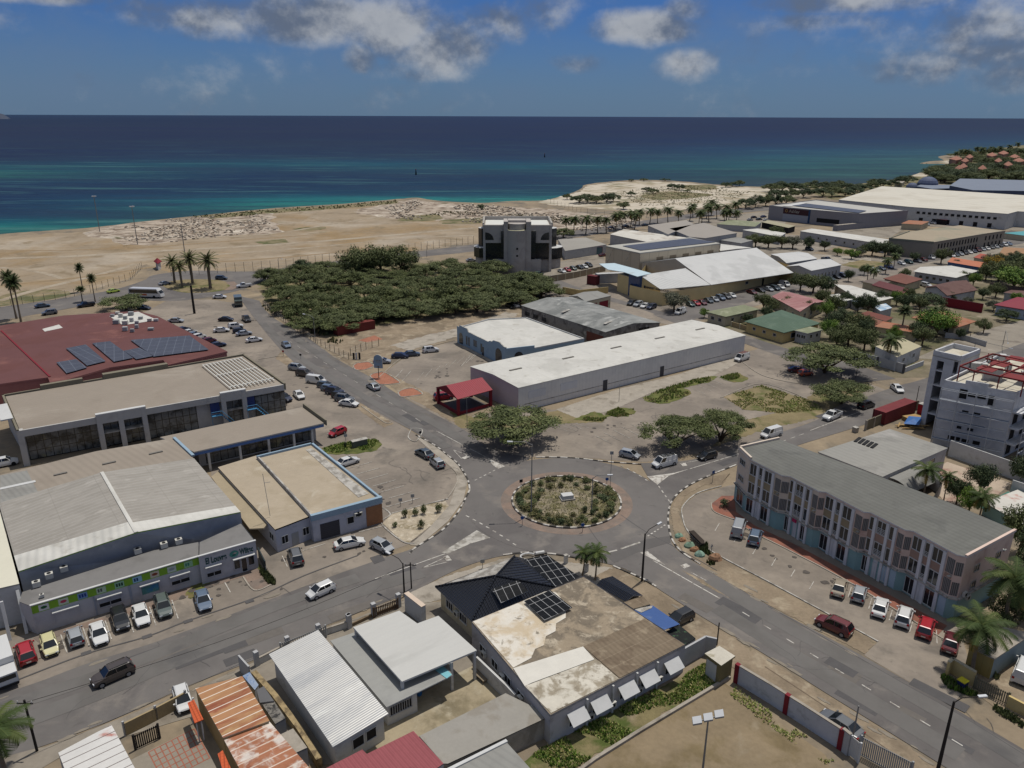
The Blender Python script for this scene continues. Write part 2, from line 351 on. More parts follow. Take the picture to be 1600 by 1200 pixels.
sheet('concrete_floor',[(610,540),(650,528),(720,512),(790,488),(812,490),(760,515),(700,530),(640,548)],5,M_conc,jit=.6)
sheet('orange_floor',[(560,532),(585,524),(598,530),(574,535)],5,M_brick)
sheet('parking_lot',[(225,488),(260,470),(330,468),(395,478),(430,530),(520,603),(612,656),(668,690),(725,740),(715,790),(640,850),(590,868),(500,900),(330,950),(330,700),(200,560)],2,M_lot)
sheet('parking_lot',[(592,590),(640,552),(712,532),(800,562),(735,598),(700,660),(640,625)],3,M_lot)
sheet('parking_lot',[(700,655),(800,640),(930,640),(1160,552),(1185,545),(1330,588),(1385,610),(1345,632),(1150,700),(1010,722),(900,715),(800,714),(730,690)],3,M_lot,jit=.2)
sheet('parking_lot',[(820,445),(930,420),(960,450),(1030,478),(1110,466),(1240,432),(1330,415),(1500,420),(1520,440),(1250,460),(1060,510),(950,490),(850,465)],3,M_lot)
sheet('parking_lot',[(1070,375),(1170,385),(1290,398),(1420,405),(1560,380),(1640,360),(1700,400),(1560,440),(1340,470),(1200,420)],2,M_lot2)
sheet('parking_lot',[(-200,1190),(0,1112),(130,1064),(300,1000),(430,950),(630,876),(480,840),(330,870),(50,990),(-200,1040)],4,M_lot)
sheet('parking_lot',[(1127,762),(1090,772),(1068,790),(1066,805),(1076,832),(1112,862),(1200,908),(1285,954),(1372,1002),(1350,1024),(1425,1068),(1490,1100),(1520,1060),(1500,980),(1400,900),(1300,840),(1180,790),(1150,756)],4,M_lot,smooth=False)
sheet('parking_lot',[(1060,345),(1200,330),(1230,345),(1215,365),(1300,372),(1330,380),(1250,400),(1050,375)],2,M_lot2)
sheet('parking_lot',[(1300,350),(1450,345),(1580,345),(1640,352),(1640,362),(1420,352),(1390,372),(1300,368)],3,M_lot2)
sheet('yard',[(870,410),(940,395),(960,440),(930,430),(860,440),(838,432)],4,M_lot2)
# ================= ROADS =================
def road(name,left,right,layer,m=M_road):
 a=spl(Ps(left),6);b=spl(Ps(right),6)
 return sheet(name,a+b[::-1],layer,m,world=True)
road('coast_road',[(-500,560),(-100,496),(0,480),(100,466),(180,452),(225,438),(240,430),(300,423),(400,424),(480,414),(560,404),(740,382),(900,360),(1060,337),(1150,326),(1300,318)],
  [(-500,590),(-100,518),(0,501),(120,480),(200,466),(240,470),(300,468),(380,452),(440,428),(520,416),(580,408),(740,393),(900,371),(1060,345),(1150,333),(1300,322)],5)
road('side_street',[(838,432),(860,445),(950,470),(1010,486),(1060,506),(1120,522),(1200,550),(1290,580),(1345,598)],[(860,430),(900,448),(980,472),(1030,486),(1085,500),(1165,524),(1240,548),(1330,568),(1400,592)],6)
road('side_street',[(1020,492),(1070,480),(1200,449),(1300,428),(1420,398),(1580,360)],[(1060,507),(1085,499),(1210,461),(1310,438),(1440,412),(1640,372)],7)
road('avenue',[(372,462),(392,490),(440,548),(490,588),(560,628),(612,656),(662,684),(702,716),(728,742),(734,765)],[(405,470),(425,495),(478,526),(528,562),(580,590),(628,620),(680,648),(725,672),(765,700),(830,716)],8)
road('street',[(-220,1165),(-20,1093),(60,1066),(140,1036),(236,1006),(330,972),(420,938),(520,900),(600,872),(655,852),(712,808),(726,785)],[(-220,1260),(0,1186),(70,1165),(186,1121),(290,1074),(400,1030),(480,990),(590,946),(650,922),(720,888),(790,868),(860,866)],9)
road('street',[(1000,724),(1050,722),(1100,714),(1200,682),(1275,657),(1345,624),(1400,604),(1450,590),(1560,550),(1700,500)],[(1044,800),(1052,778),(1075,758),(1110,742),(1160,724),(1250,695),(1350,664),(1440,634),(1600,560),(1720,520)],10)
road('main_road',[(1044,815),(1050,850),(1075,872),(1120,900),(1200,946),(1300,1000),(1350,1027),(1430,1072),(1600,1172),(1750,1262)],[(870,866),(960,884),(1000,902),(1040,928),(1100,966),(1200,1026),(1290,1083),(1350,1120),(1475,1198),(1620,1290)],11)
sheet('dirt_verge',[(1105,893),(1085,868),(1072,838),(1078,834),(1112,865),(1200,912),(1285,958),(1370,1004),(1352,1022),(1300,996),(1200,945)],7,M_dirt,jit=.15)
sheet('dirt_verge',[(960,886),(1000,906),(1040,932),(1100,970),(1200,1030),(1350,1124),(1470,1200),(1560,1260),(1500,1290),(1380,1200),(1200,1080),(1100,1010),(1010,960),(930,900)],7,M_dirt,jit=.2)
sheet('dirt_verge',[(640,925),(700,900),(790,872),(900,880),(960,888),(1010,950),(940,935),(850,890),(700,935),(650,945)],6,M_conc,jit=.15)
sheet('dirt_verge',[(1110,700),(1200,670),(1270,655),(1362,606),(1350,592),(1290,600),(1235,640),(1150,660)],5,M_dry,jit=.3)
sheet('dirt_verge',[(1060,800),(1070,775),(1100,758),(1128,758),(1140,740),(1110,745),(1075,762),(1054,784),(1048,800),(1052,830),(1066,860),(1085,880),(1100,888),(1075,845)],7,M_dirt,jit=.1)
sheet('dirt_verge',[(410,475),(432,496),(484,526),(534,562),(560,580),(590,592),(640,622),(690,650),(720,668),(740,650),(640,600),(600,580),(560,548),(500,520),(430,480)],6,M_dirt,jit=.3)
sheet('dirt_verge',[(430,560),(500,602),(560,640),(600,668),(616,662),(560,628),(490,588),(440,548)],6,M_dirt,jit=.2)
sheet('grass_verge',[(700,640),(740,652),(800,655),(880,640),(950,650),(940,660),(870,662),(760,672),(715,668)],6,M_dry,jit=.3)
isl=[(256,448),(262,441),(290,437),(330,437),(356,441),(364,447),(352,453),(325,457),(285,457)]
sheet('palm_roundabout_island',isl,14,M_dry,smooth=True);pk(isl+[isl[0]],M_pale) if 'pk' in globals() else None
sheet('brick_apron',[(352,441),(366,440),(374,447),(364,453),(350,454),(360,447)],15,M_apron)
RC=P(885,783).to_2d()
def circ(c,r,n=72,a0=0,a1=360):return [Vector((c.x+r*math.cos(R(a0+(a1-a0)*k/n)),c.y+r*math.sin(R(a0+(a1-a0)*k/n)),0)) for k in range(n)]
sheet('roundabout_road',circ(RC,17.0),12,M_road,world=True)
sheet('roundabout_apron',circ(RC,11.0),13,M_apron,world=True)
sheet('roundabout_island_soil',circ(RC,9.0),20,mat('island_gravel',(130,121,102),.95,.2,.8,c2=[((96,92,62),.52,.5),((165,152,128),.62,.8)],bump=.1,bs=5),world=True)
def kerb(pts,h=.16,wd=.28,stripe=1.1,world=False,closed=False,name='kerb',m1=None,m2=None):
 w_=[Vector(p) for p in pts] if world else spl(Ps(pts),6)
 m1=m1 or M_white;m2=m2 or M_black;mb=MB()
 if closed:w_=w_+[w_[0]]
 acc=0
 for a,b in zip(w_,w_[1:]):
  l=(b-a).length;n=max(1,round(l/stripe*1.0)) if stripe else 1
  for k in range(n):
   p,q=a.lerp(b,k/n),a.lerp(b,(k+1)/n)
   mm=m1 if not stripe or int(acc/stripe) % 2 == 0 else m2
   acc += l/n;mb.beam(p+Vector((0,0,h/2)),q+Vector((0,0,h/2)),wd,h,mm)
 return tag(mb.build(name),kind='structure')
kerb(circ(RC,9.1,52),h=.3,closed=True,world=True)
kerb([(734,765),(730,748),(716,726),(702,714),(680,697),(650,680)])
kerb([(734,766),(724,786),(712,806),(690,830),(650,856),(640,866)])
kerb([(838,715),(870,715),(905,717),(950,722),(1002,726)])
kerb([(1150,727),(1110,743),(1075,760),(1052,780),(1044,805),(1048,838),(1064,862),(1094,882)])
kerb([(786,868),(820,864),(862,866),(900,872)])
kerb([(958,885),(1000,903),(1025,917)])
def pk(pts,m=M_conc,name='kerb',wd=.2,h=.13):return kerb(pts,h,wd,0,name=name,m1=m)
pk([(1127,760),(1090,771),(1068,790),(1066,806),(1076,832),(1112,862),(1200,909),(1285,955),(1372,1003)],M_pale)
pk([(640,670),(660,672),(650,690),(638,684),(642,672)],M_pale)
pk([(696,722),(712,738),(715,752),(702,775),(690,785)],M_conc)
pk([(565,635),(600,660),(612,660)],M_conc);pk([(404,562),(440,556)],M_conc)
pk([(592,590),(640,552),(710,532)],M_conc)
pk([(592,790),(610,804),(596,818),(628,846),(648,850)],M_pale);pk([(612,803),(660,790),(700,780)],M_pale)
pk([(1370,592),(1290,603),(1200,590),(1160,566)],M_conc)
mb=MB()
def q(a,b,c,d,m=M_white,z=.075):mb.poly(ccw3([P(*a),P(*b),P(*c),P(*d)],z),m)
def ccw3(p,z):return [(x,y,z) for x,y in ccw([(v.x,v.y) for v in p])]
def ln(a,b,wd=.14,m=M_white,z=.075):
 A,B=P(*a),P(*b);d=(B-A).normalized();n=Vector((-d.y,d.x,0))*wd/2
 mb.poly(ccw3([A-n,B-n,B+n,A+n],z),m)
def dash(a,b,n,frac=.4,wd=.15,m=M_white):
 A,B=P(*a),P(*b);d=(B-A).normalized();nn=Vector((-d.y,d.x,0))*wd/2
 for k in range(n):
  p,q_=A.lerp(B,k/n),A.lerp(B,(k+frac)/n);mb.poly(ccw3([p-nn,q_-nn,q_+nn,p+nn],.075),m)
dash((1160,957),(1540,1188),9,.33);ln((1020,876),(1125,936),.18)
mb.poly(ccw3(Ps([(1000,864),(1012,862),(1040,884),(1015,872)]),.075),M_white)
q((1063,884),(1072,881),(1079,885),(1069,889));ln((1080,895),(1104,908),.12)
dash((452,533),(672,668),13,.35,m=M_pale);ln((682,674),(760,715),.16)
mb.poly(ccw3(Ps([(762,716),(768,719),(789,729),(778,733),(770,727)]),.075),M_white)
ln((708,703),(721,717),.12);ln((708,703),(733,713),.12);q((721,716),(730,711),(736,714),(726,718))
for k in range(5):a=(742+k*7,751-k*3.6);ln(a,(a[0]+3.6,a[1]-1.7),.2)
mb.poly(ccw3(Ps([(690,864),(745,829),(766,841),(735,850),(700,866)]),.075),M_pale);ln((586,905),(695,866),.16)
ln((660,888),(697,871),.12);ln((660,888),(698,879),.12);q((692,871),(700,868),(706,876),(698,877))
for k in range(8):a=(728+k*10.5,806+k*5.4+k*k*.12);ln(a,(a[0]+5,a[1]+2.6),.22)
mb.poly(ccw3(Ps([(1011,745),(1050,740),(1078,733),(1045,744),(1027,758)]),.075),M_white)
ln((1078,733),(1160,708),.15);q((1064,726),(1070,723),(1074,728),(1067,729));ln((1062,725),(1090,720),.12)
dash((1160,712),(1262,676),7,.55,m=M_pale);ln((1266,673),(1350,641),.15)
for k in range(5):a=(970+k*9.5,728+k*4.2+k*k*.3);ln(a,(a[0]+4,a[1]+2),.22)
for k in range(4):a=(1029+k*5,760+k*7);ln(a,(a[0]+2.4,a[1]+3.4),.2)
for k in range(6):a=(1012+k*5,838-k*3.2);ln(a,(a[0]+2.6,a[1]-1.4),.22)
ln((970,858),(1000,848),.35,M_pale);ln((940,866),(964,860),.3,M_pale)
for k in range(7):  # bays left foreground
 x,y=95+k*34.7,992-k*10.8;ln((x,y),(x+10,y+29),.12)
ln((351,910),(360,926),.12);ln((441,869),(449,886),.12);ln((473,861),(508,850),.12);ln((560,832),(600,822),.12);ln((22,1018),(28,1040),.12)
for k in range(7):x,y=545+k*12.5,732+k*9.4;ln((x,y),(x+36,y-10),.11)
ln((603,793),(648,780),.11)
ln((590,788),(612,805),.12)
for k in range(6):x,y=1124+k*29.5,818+k*18.2;ln((x,y),(x-7,y+12),.1)
for k in range(5):x,y=1330+k*32,918+k*18;ln((x,y),(x-5,y+16),.1)
ln((1463,985),(1464,1006),.1)
for k in range(6):x,y=930+k*14,681-k*4.4;ln((x,y),(x+26,y+13),.1,M_pale)
for k in range(5):x,y=1080+k*9,607-k*5;ln((x,y),(x+22,y+9),.09,M_pale)
for k in range(4):x,y=870+k*10,668-k*2;ln((x,y),(x+20,y+7),.09,M_pale)
ln((618,590),(630,577),.12)
ln((627,597),(642,580),.12,M_pale)
for k in range(9):x,y=652+k*12.4,594-k*5.2;ln((x,y),(x+10+k*.6,y-12),.08,M_pale)
for k in range(3):x,y=721+k*9,572-k*4.5;ln((x-k*2,y),(x+13,y-15),.1)
for k in range(10):x,y=283+k*9,527+k*4.5;ln((x+6,y-7),(x+30,y-11),.08,M_pale)
for k in range(8):x,y=1075+k*12,470-k*3;ln((x,y),(x+8,y+4),.08,M_pale)
tag(mb.build('road_markings'),kind='structure')
mb=MB()
def sl(pts,wd,m,z=.078):
 w_=spl(Ps(pts),4)
 for a,b in zip(w_,w_[1:]):
  d=(b-a).normalized();n=Vector((-d.y,d.x,0))*wd/2;mb.poly(ccw3([a-n,b-n,b+n,a+n],z),m)
sl([(30,1062),(135,1022),(230,995),(292,971),(400,934),(475,900),(560,868)],.22,M_tar)
for x,y in ((135,1021),(230,995),(294,971),(390,940)):mb.box(P(x,y),1.1,.7,.076,.082,M_tar,R(35))
sl([(708,700),(728,726),(722,760),(712,790),(680,820),(640,850)],.5,mat('leaf_litter',(84,78,72),.9,.2,1,c2=[((120,110,100),.5,.6)]),.03)
sl([(970,805),(1010,832),(1060,858),(1120,892)],.12,M_tar);sl([(905,800),(930,840),(955,868)],.1,M_tar)
mb.poly(ccw3(Ps([(945,868),(1010,843),(1046,838),(1048,848),(1000,862),(960,880)]),.0745),M_roadd)
mb.poly(ccw3(Ps([(578,872),(596,866),(602,876),(585,882)]),.0745),M_tar)
sl([(1200,948),(1300,1004),(1400,1062),(1500,1118),(1600,1180)],.1,M_tar)
sl([(1195,1042),(1290,1105),(1370,1160),(1420,1196)],.12,mat('buried_cable_trench',(105,92,78),.95,.1,1),.06)
tag(mb.build('tar_seams'),kind='structure')
for i,(pts,wd) in enumerate([([(0,1140),(150,1085),(300,1022),(450,965),(560,925),(660,895)],2.6),([(0,1108),(150,1058),(300,1000),(450,940),(560,903)],2.2),([(1120,950),(1200,1000),(1350,1090),(1500,1180)],2.4),([(1110,905),(1200,962),(1350,1045),(1500,1130),(1600,1190)],2.4),
  ([(430,505),(500,555),(600,618),(680,662),(740,700)],2.2),([(410,505),(470,560),(560,615),(650,668),(700,700)],2.0)]):
 w_=spl(Ps(pts),5);a,b=[],[]
 for k,p in enumerate(w_):
  d=(w_[min(k+1,len(w_)-1)]-w_[max(k-1,0)]).normalized();n=Vector((-d.y,d.x,0))*wd/2;a.append(p-n);b.append(p+n)
 sheet('tyre_worn_lane',a+b[::-1],13+.4*(i % 2),mat('worn_lane',(99,96,93),.86,.07,.06,c2=[((106,103,100),.45,.12),((90,88,87),.62,.1)]),world=True,jit=0)
ring=circ(RC,13.6);ri=circ(RC,11.6)
mb=MB()
for k in range(72):j=(k+1) % 72;mb.poly([Vector((p.x,p.y,.068)) for p in (ri[k],ring[k],ring[j],ri[j])],mat('worn_lane',(0,0,0)))
tag(mb.build('tyre_worn_lane'),kind='structure')
for i,pts in enumerate([[(552,572),(558,568),(576,566),(584,572),(570,578),(556,578)],[(578,588),(584,584),(600,582),(625,598),(603,601),(592,600)],[(622,614),(630,609),(646,607),(660,616),(637,620),(626,620)]]):
 sheet('paved_island',pts,16,M_brick,smooth=False);pk(pts+[pts[0]],M_pale)
sheet('paved_path',[(1111,788),(1128,775),(1147,775),(1150,800),(1180,822),(1240,850),(1330,898),(1480,978),(1466,992),(1330,912),(1240,864),(1180,834),(1160,822),(1148,813),(1115,799)],8,mat('dark_red_paving',(140,92,76),.9,.12,.6,c2=[((118,84,74),.55,.4)]))
pk([(1111,786),(1116,800),(1148,813),(1160,822),(1180,834),(1240,864),(1330,912),(1464,993),(1490,1004)])
sheet('paved_path',[(378,896),(396,886),(404,884),(424,914),(398,923),(380,901),(318,922),(250,948),(180,968),(60,1004),(52,997),(150,968),(310,912)],7,M_apron)
pk([(380,902),(398,923),(424,914)])
sheet('grass_patch',[(300,915),(330,906),(326,918),(300,935),(290,930)],9,M_grass,jit=.2)
sheet('grass_patch',[(404,880),(414,890),(428,905),(430,914),(420,912),(402,886)],10,M_grass,jit=.15)
sheet('grass_patch',[(505,700),(535,692),(560,688),(588,686),(596,694),(590,704),(560,709),(520,711),(505,707)],9,M_grass,jit=.3)
sheet('grass_patch',[(896,655),(930,643),(950,652),(940,659),(905,657)],9,M_grass,jit=.3)
for pts in [[(945,648),(968,637),(990,640),(988,648),(965,652)],[(1005,622),(1030,610),(1060,605),(1078,615),(1050,628),(1020,630)],[(1036,608),(1090,592),(1120,588),(1110,596),(1060,608)],[(1125,590),(1150,583),(1168,592),(1150,598)]]:
 sheet('weed_patch',pts,9,M_grass,jit=.4,smooth=True)
sheet('dry_grass_island',[(1130,620),(1190,602),(1262,625),(1290,640),(1220,646),(1160,640)],8,M_dry,jit=.3)
pk([(1126,622),(1190,600),(1262,624)])
sheet('walkway',[(868,640),(960,610),(1060,585),(1150,555),(1172,558),(1110,590),(1030,608),(960,640),(905,655)],7,M_conc,jit=.1)
sheet('gravel_bed',[(612,803),(660,790),(696,783),(702,792),(696,805),(660,832),(640,848),(628,846),(598,818)],8,mat('pale_gravel',(172,160,140),.95,.15,1.2,c2=[((130,118,92),.56,.4),((200,190,172),.6,.9)],bump=.1,bs=6),jit=.05)
sheet('footpath',[(696,724),(712,738),(714,754),(702,790),(668,828),(640,852),(655,853),(700,815),(724,782),(731,752),(716,728),(700,712),(660,684),(650,684)],9,M_conc)
sheet('dirt_patch',[(1066,892),(1085,900),(1180,948),(1150,940),(1100,915)],12,M_dirt,jit=.1)
sheet('vacant_lot',[(1130,1066),(1290,1180),(1330,1300),(820,1300),(900,1200),(1050,1110)],3,mat('bare_lot',(132,117,94),.95,.14,.2,c2=[((116,102,76),.55,.15),((146,134,114),.62,.1),((96,98,60),.72,.25)],bump=.03,bs=4))
sheet('weed_strip',[(1060,1060),(1104,1035),(1130,1064),(1050,1108),(900,1200),(760,1300),(700,1280),(830,1180),(960,1110)],4,mat('weedy_ground',(122,112,80),.95,.2,.3,c2=[((78,90,42),.5,.22),((146,132,108),.6,.15)],bump=.1,bs=6),jit=.3)
sheet('yard_concrete',[(560,1170),(600,1120),(700,1060),(760,1030),(800,1080),(860,1120),(700,1190),(560,1260)],5,mat('yard_floor',(158,146,122),.92,.12,.3,c2=[((126,116,94),.56,.2),((172,164,144),.6,.3)]))
sheet('yard_concrete',[(400,1030),(600,948),(690,940),(790,1040),(745,1060),(520,1195),(470,1195),(380,1060)],4,M_lot2)
sheet('yard_concrete',[(200,1190),(300,1140),(330,1180),(350,1230),(200,1260)],5,M_lot2)
sheet('dirt_yard',[(1480,1050),(1560,1010),(1700,960),(1800,1100),(1640,1150),(1560,1110)],5,M_dirt)
sheet('street_concrete',[(-50,1180),(70,1168),(186,1124),(300,1078),(400,1034),(640,936),(640,950),(500,1000),(400,1046),(300,1120),(100,1180),(0,1240)],6,M_lot2)
sheet('yard_ground',[(1180,530),(1280,560),(1390,590),(1450,590),(1520,540),(1700,500),(1900,470),(1700,410),(1450,430),(1250,470),(1100,500)],2,mat('yard_soil',(116,107,88),.95,.2,.2,c2=[((92,92,62),.54,.08),((140,130,112),.6,.1)]))
road('street',[(1430,560),(1500,530),(1560,510),(1640,490)],[(1530,565),(1580,545),(1640,525),(1700,515)],7,M_lot2)
mb=MB();M_trk=mat('sand_track',(162,150,132),.95,.12,.2,c2=[((146,132,112),.52,.1)])
for pts,wd in (([(0,470),(60,452),(110,440),(170,425),(214,412)],3.2),([(0,404),(120,400),(250,392),(400,384),(560,372),(740,356)],5),([(100,436),(60,425),(0,418)],2.4),([(250,404),(330,398),(470,388),(640,372),(740,368)],2.6),([(300,372),(420,366),(520,350),(600,338)],3)):sl(pts,wd,M_trk,.03)
for pts,wd in (([(0,446),(140,432),(260,415),(420,404),(620,386)],2.2),([(0,392),(200,388),(420,372),(700,352)],2.6)):sl(pts,wd,mat('sand_rut',(142,122,94),.95,.15,.3),.034)
tag(mb.build('sand_tracks'),kind='structure')
rd=random.Random(31);mb=MB();M_oil=mat('oil_stain',(84,78,73),.8,.15,2);M_snd=mat('blown_sand',(131,123,111),.95,.12,1);M_pt=mat('asphalt_patch',(104,99,94),.9,.08,1)
def blob(c,r,m,n=9,z=.0735,asp=1,a0=0):
 z += rd.random()*.0012;o=[]
 for k in range(n):q_=r*rd.uniform(.65,1.15);u,v=q_*math.cos(6.283*k/n),asp*q_*math.sin(6.283*k/n);o.append(Vector((c.x+u*math.cos(a0)-v*math.sin(a0),c.y+u*math.sin(a0)+v*math.cos(a0),z)))
 mb.poly(o,m)
def along(a,b):return P(*a).lerp(P(*b),rd.random())
for a,b,n in (((350,905),(440,915),5),((60,1010),(380,905),26),((1150,835),(1440,985),18),((560,745),(620,790),10),((290,535),(390,500),14),((900,680),(1000,660),9),((470,585),(550,640),12),((420,880),(600,850),8),((1080,480),(1200,455),9),((650,600),(760,560),12)):
 for _ in range(n):c=along(a,b)+Vector((rd.gauss(0,1.2),rd.gauss(0,1.2),0));blob(c,rd.uniform(.15,.6),M_oil)
for a,b,n,w_,an in (((30,1120),(640,900),16,2.2,35),((1090,930),(1560,1180),14,2.2,-48),((440,520),(720,700),14,2,-52),((1080,735),(1420,610),8,2,35)):
 for _ in range(n):
  c=along(a,b)+Vector((rd.gauss(0,w_),rd.gauss(0,w_),0));an_=R(an);l_,t_=rd.uniform(.8,3.2),rd.uniform(.4,1.1);d=Vector((math.cos(an_),math.sin(an_),0));n_=Vector((-d.y,d.x,0));z=.0728+rd.random()*.0012
  mb.poly([Vector((q_.x,q_.y,z)) for q_ in (c-d*l_-n_*t_,c+d*l_-n_*t_,c+d*l_+n_*t_,c-d*l_+n_*t_)],rd.choice([M_pt,M_pt,M_tar]))
for a,b,n,an in (((70,1166),(640,930),40,35),((1010,908),(1470,1198),34,-48),((1110,895),(1350,1030),24,-48),((400,480),(660,645),30,-52),((1150,700),(1350,625),18,35),((0,1085),(560,880),20,35)):
 for _ in range(n//2):blob(along(a,b)+Vector((rd.gauss(0,.7),rd.gauss(0,.7),0)),rd.uniform(.4,1.4),M_snd,13,.0745,.25,R(an))
for _ in range(46):
 c=rd.choice([along((30,1120),(640,900)),along((1090,930),(1560,1180)),along((440,520),(720,700)),along((560,760),(700,740)),along((900,690),(1150,600))])+Vector((rd.gauss(0,2),rd.gauss(0,2),0));a_=rd.uniform(0,3.14)
 for k in range(rd.randrange(4,12)):
  a_ += rd.gauss(0,.35);d=Vector((math.cos(a_),math.sin(a_),0))*.7;n_=Vector((-d.y,d.x,0))*.035;mb.poly(ccw3([c-n_,c+d-n_,c+d+n_,c+n_],.0752+rd.random()*.0008),M_tar);c=c+d
tag(mb.build('road_wear'),kind='structure')
mb=MB();M_rg=mat('red_yard_joints',(150,96,78),.9,.15,1)
for k in range(9):a,c=P(232+k*9,1176-k*4.6),P(256+k*9,1222-k*4.6);d=(c-a).normalized();n_=Vector((-d.y,d.x,0))*.06;mb.poly(ccw3([a-n_,c-n_,c+n_,a+n_],.046),M_rg)
for k in range(7):a,c=P(232+k*4,1176+k*7.6),P(304+k*4,1139+k*7.6);d=(c-a).normalized();n_=Vector((-d.y,d.x,0))*.06;mb.poly(ccw3([a-n_,c-n_,c+n_,a+n_],.049),M_rg)
tag(mb.build('yard_tiling'),kind='structure')
# ================= BUILDING KIT =================
M_glass=mat('dark_glass',(34,38,44),.12,.1,.5,spec=.6)
M_glassb=mat('blue_glass',(52,78,120),.15,.15,.6,spec=.6)
M_dark=mat('dark_opening',(30,30,32),.8,.1,.5)
M_frame=mat('white_frame',(196,196,194),.6,.05,1)
M_gframe=mat('grey_frame',(150,152,152),.6,.05,1)
M_pv=mat('solar_cells',(40,46,60),.22,.1,.4,spec=.5,stripes=[('u',1.05,.06,(150,158,165),.75),('v',1.7,.06,(150,158,165),.75)])
M_pvf=mat('far_solar_cells',(74,76,84),.4,.1,.4,spec=.3,stripes=[('u',2,.12,(116,122,132),.6),('v',3.3,.12,(116,122,132),.6)])
M_pvk=mat('black_solar_cells',(22,24,28),.6,.1,.4,spec=.08,stripes=[('u',1.02,.05,(190,190,190),.85),('v',1.72,.06,(190,190,190),.85),('v',.86,.03,(60,60,62),.6)])
M_wroof=mat('white_roof',(199,197,190),.75,.07,.08,c2=[((186,184,177),.54,.1),((168,164,155),.64,.3)],corr=1.0,stripes=[('v',9.5,.25,(186,184,178),.5)])
M_groof=mat('grey_metal_roof',(140,139,134),.7,.07,.06,c2=[((128,126,121),.56,.12)],corr=.8)
M_ac=mat('ac_casing',(196,194,186),.6,.08,2,c2=[((120,112,100),.62,1.5)])
M_wall_w=mat('white_wall',(192,192,190),.85,.08,.3,c2=[((160,158,152),.62,.3)])
M_wall_c=mat('cream_wall',(186,176,150),.85,.08,.3,c2=[((150,142,120),.62,.3)])
M_wall_g=mat('grey_wall',(172,172,172),.85,.08,.3,c2=[((150,150,150),.6,.3)])
M_wall_y=mat('yellow_wall',(196,174,120),.85,.08,.3,c2=[((172,152,106),.6,.3)])
class Bd:
 def __init__(s,name,label,cat,foot,z,group=None,world=False,over=0):
  p=[Vector(q_).to_2d() for q_ in foot] if world else [v.to_2d() for v in Ps(foot,z)]
  s.out=p;a=sum(p[i].x*p[(i+1) % len(p)].y-p[(i+1) % len(p)].x*p[i].y for i in range(len(p)));s.sg=1 if a > 0 else -1
  s.z=z;s.p=s.off(p,-over) if over else list(p)
  c=sum(s.p,Vector((0,0)))/len(s.p);s.t=thing(name,label,cat,(c.x,c.y,0),group)
 def off(s,p,d):
  n=len(p);o=[]
  for i in range(n):
   a,b,c=p[i-1],p[i],p[(i+1) % n];e1=(b-a).normalized();e2=(c-b).normalized()
   n1=Vector((e1.y,-e1.x))*s.sg;n2=Vector((e2.y,-e2.x))*s.sg;k=(n1+n2);q_=k/(max(.3,1+n1.dot(n2)));o.append(b+q_*d)
  return o
 def ed(s,i):a,b=s.p[i % len(s.p)],s.p[(i+1) % len(s.p)];return a,b
 def len(s,i):a,b=s.ed(i);return (b-a).length
 def W(s,i,u,z,o=0):
  a,b=s.ed(i);d=(b-a).normalized();n=Vector((d.y,-d.x))*s.sg;q_=a+d*u+n*o;return Vector((q_.x,q_.y,z))
 def rb(s,mb,i,u0,u1,z0,z1,o0,o1,m):
  c=[s.W(i,u0,0,o0),s.W(i,u1,0,o0),s.W(i,u1,0,o1),s.W(i,u0,0,o1)];mb.prism(c,z0,z1,m,None,True)
 def walls(s,m,z0=0,z1=None,name='wall',edges=None):
  mb=MB();z1=s.z if z1 is None else z1
  for i in range(len(s.p)):
   if edges is not None and i not in edges:continue
   a,b=s.W(i,0,0),s.W(i,s.len(i),0);q_=[Vector((a.x,a.y,z0)),Vector((b.x,b.y,z0)),Vector((b.x,b.y,z1)),Vector((a.x,a.y,z1))]
   mb.poly(q_ if s.sg > 0 else q_[::-1],m)
  return mb.build(name,s.t)
 def flat(s,m,z=None,over=0,t=.25,ms=None,name='roof',ud=None):
  mb=MB();z=s.z if z is None else z;p=s.off(s.p,over) if over else s.p
  mb.slab([(q_.x,q_.y,z) for q_ in p],t,m,ms,ud=ud);return mb.build(name,s.t)
 def parapet(s,m,z0,z1,t=.25,o=.02,name='parapet',edges=None):
  mb=MB()
  for i in range(len(s.p)):
   if edges is not None and i not in edges:continue
   s.rb(mb,i,-o,s.len(i)+o-.003,z0,z1,-t,o,m)
  return mb.build(name,s.t)
 def win(s,i,u,wd,z,h,panes=2,fr=None,gl=None,name='window',t=.07,sill=True,rails=0):
  fr=fr or M_frame;gl=gl or M_glass
  g=MB();s.rb(g,i,u-wd/2,u+wd/2,z,z+h,0,.025,gl);go=g.build(name,s.t)
  f=MB();e=t
  s.rb(f,i,u-wd/2-e,u-wd/2,z,z+h,.002,.09,fr);s.rb(f,i,u+wd/2,u+wd/2+e,z,z+h,.002,.09,fr)
  s.rb(f,i,u-wd/2-e,u+wd/2+e,z+h,z+h+e,.002,.1,fr);s.rb(f,i,u-wd/2-e-.03,u+wd/2+e+.03,z-e,z,.002,.14 if sill else .09,fr)
  for k in range(1,panes):x=u-wd/2+wd*k/panes;s.rb(f,i,x-e/2,x+e/2,z,z+h,.026,.07,fr)
  for k in range(rails):zz=z+.12+k*.22;s.rb(f,i,u-wd/2,u+wd/2,zz,zz+.07,.09,.13,fr)
  f.build('frame',go);return go
 def wins(s,i,n,wd,z,h,u0=None,u1=None,**k):
  L_=s.len(i);u0=L_*.08 if u0 is None else u0;u1=L_*.92 if u1 is None else u1
  for q_ in range(n):s.win(i,u0+(u1-u0)*(q_+.5)/n,wd,z,h,**k)
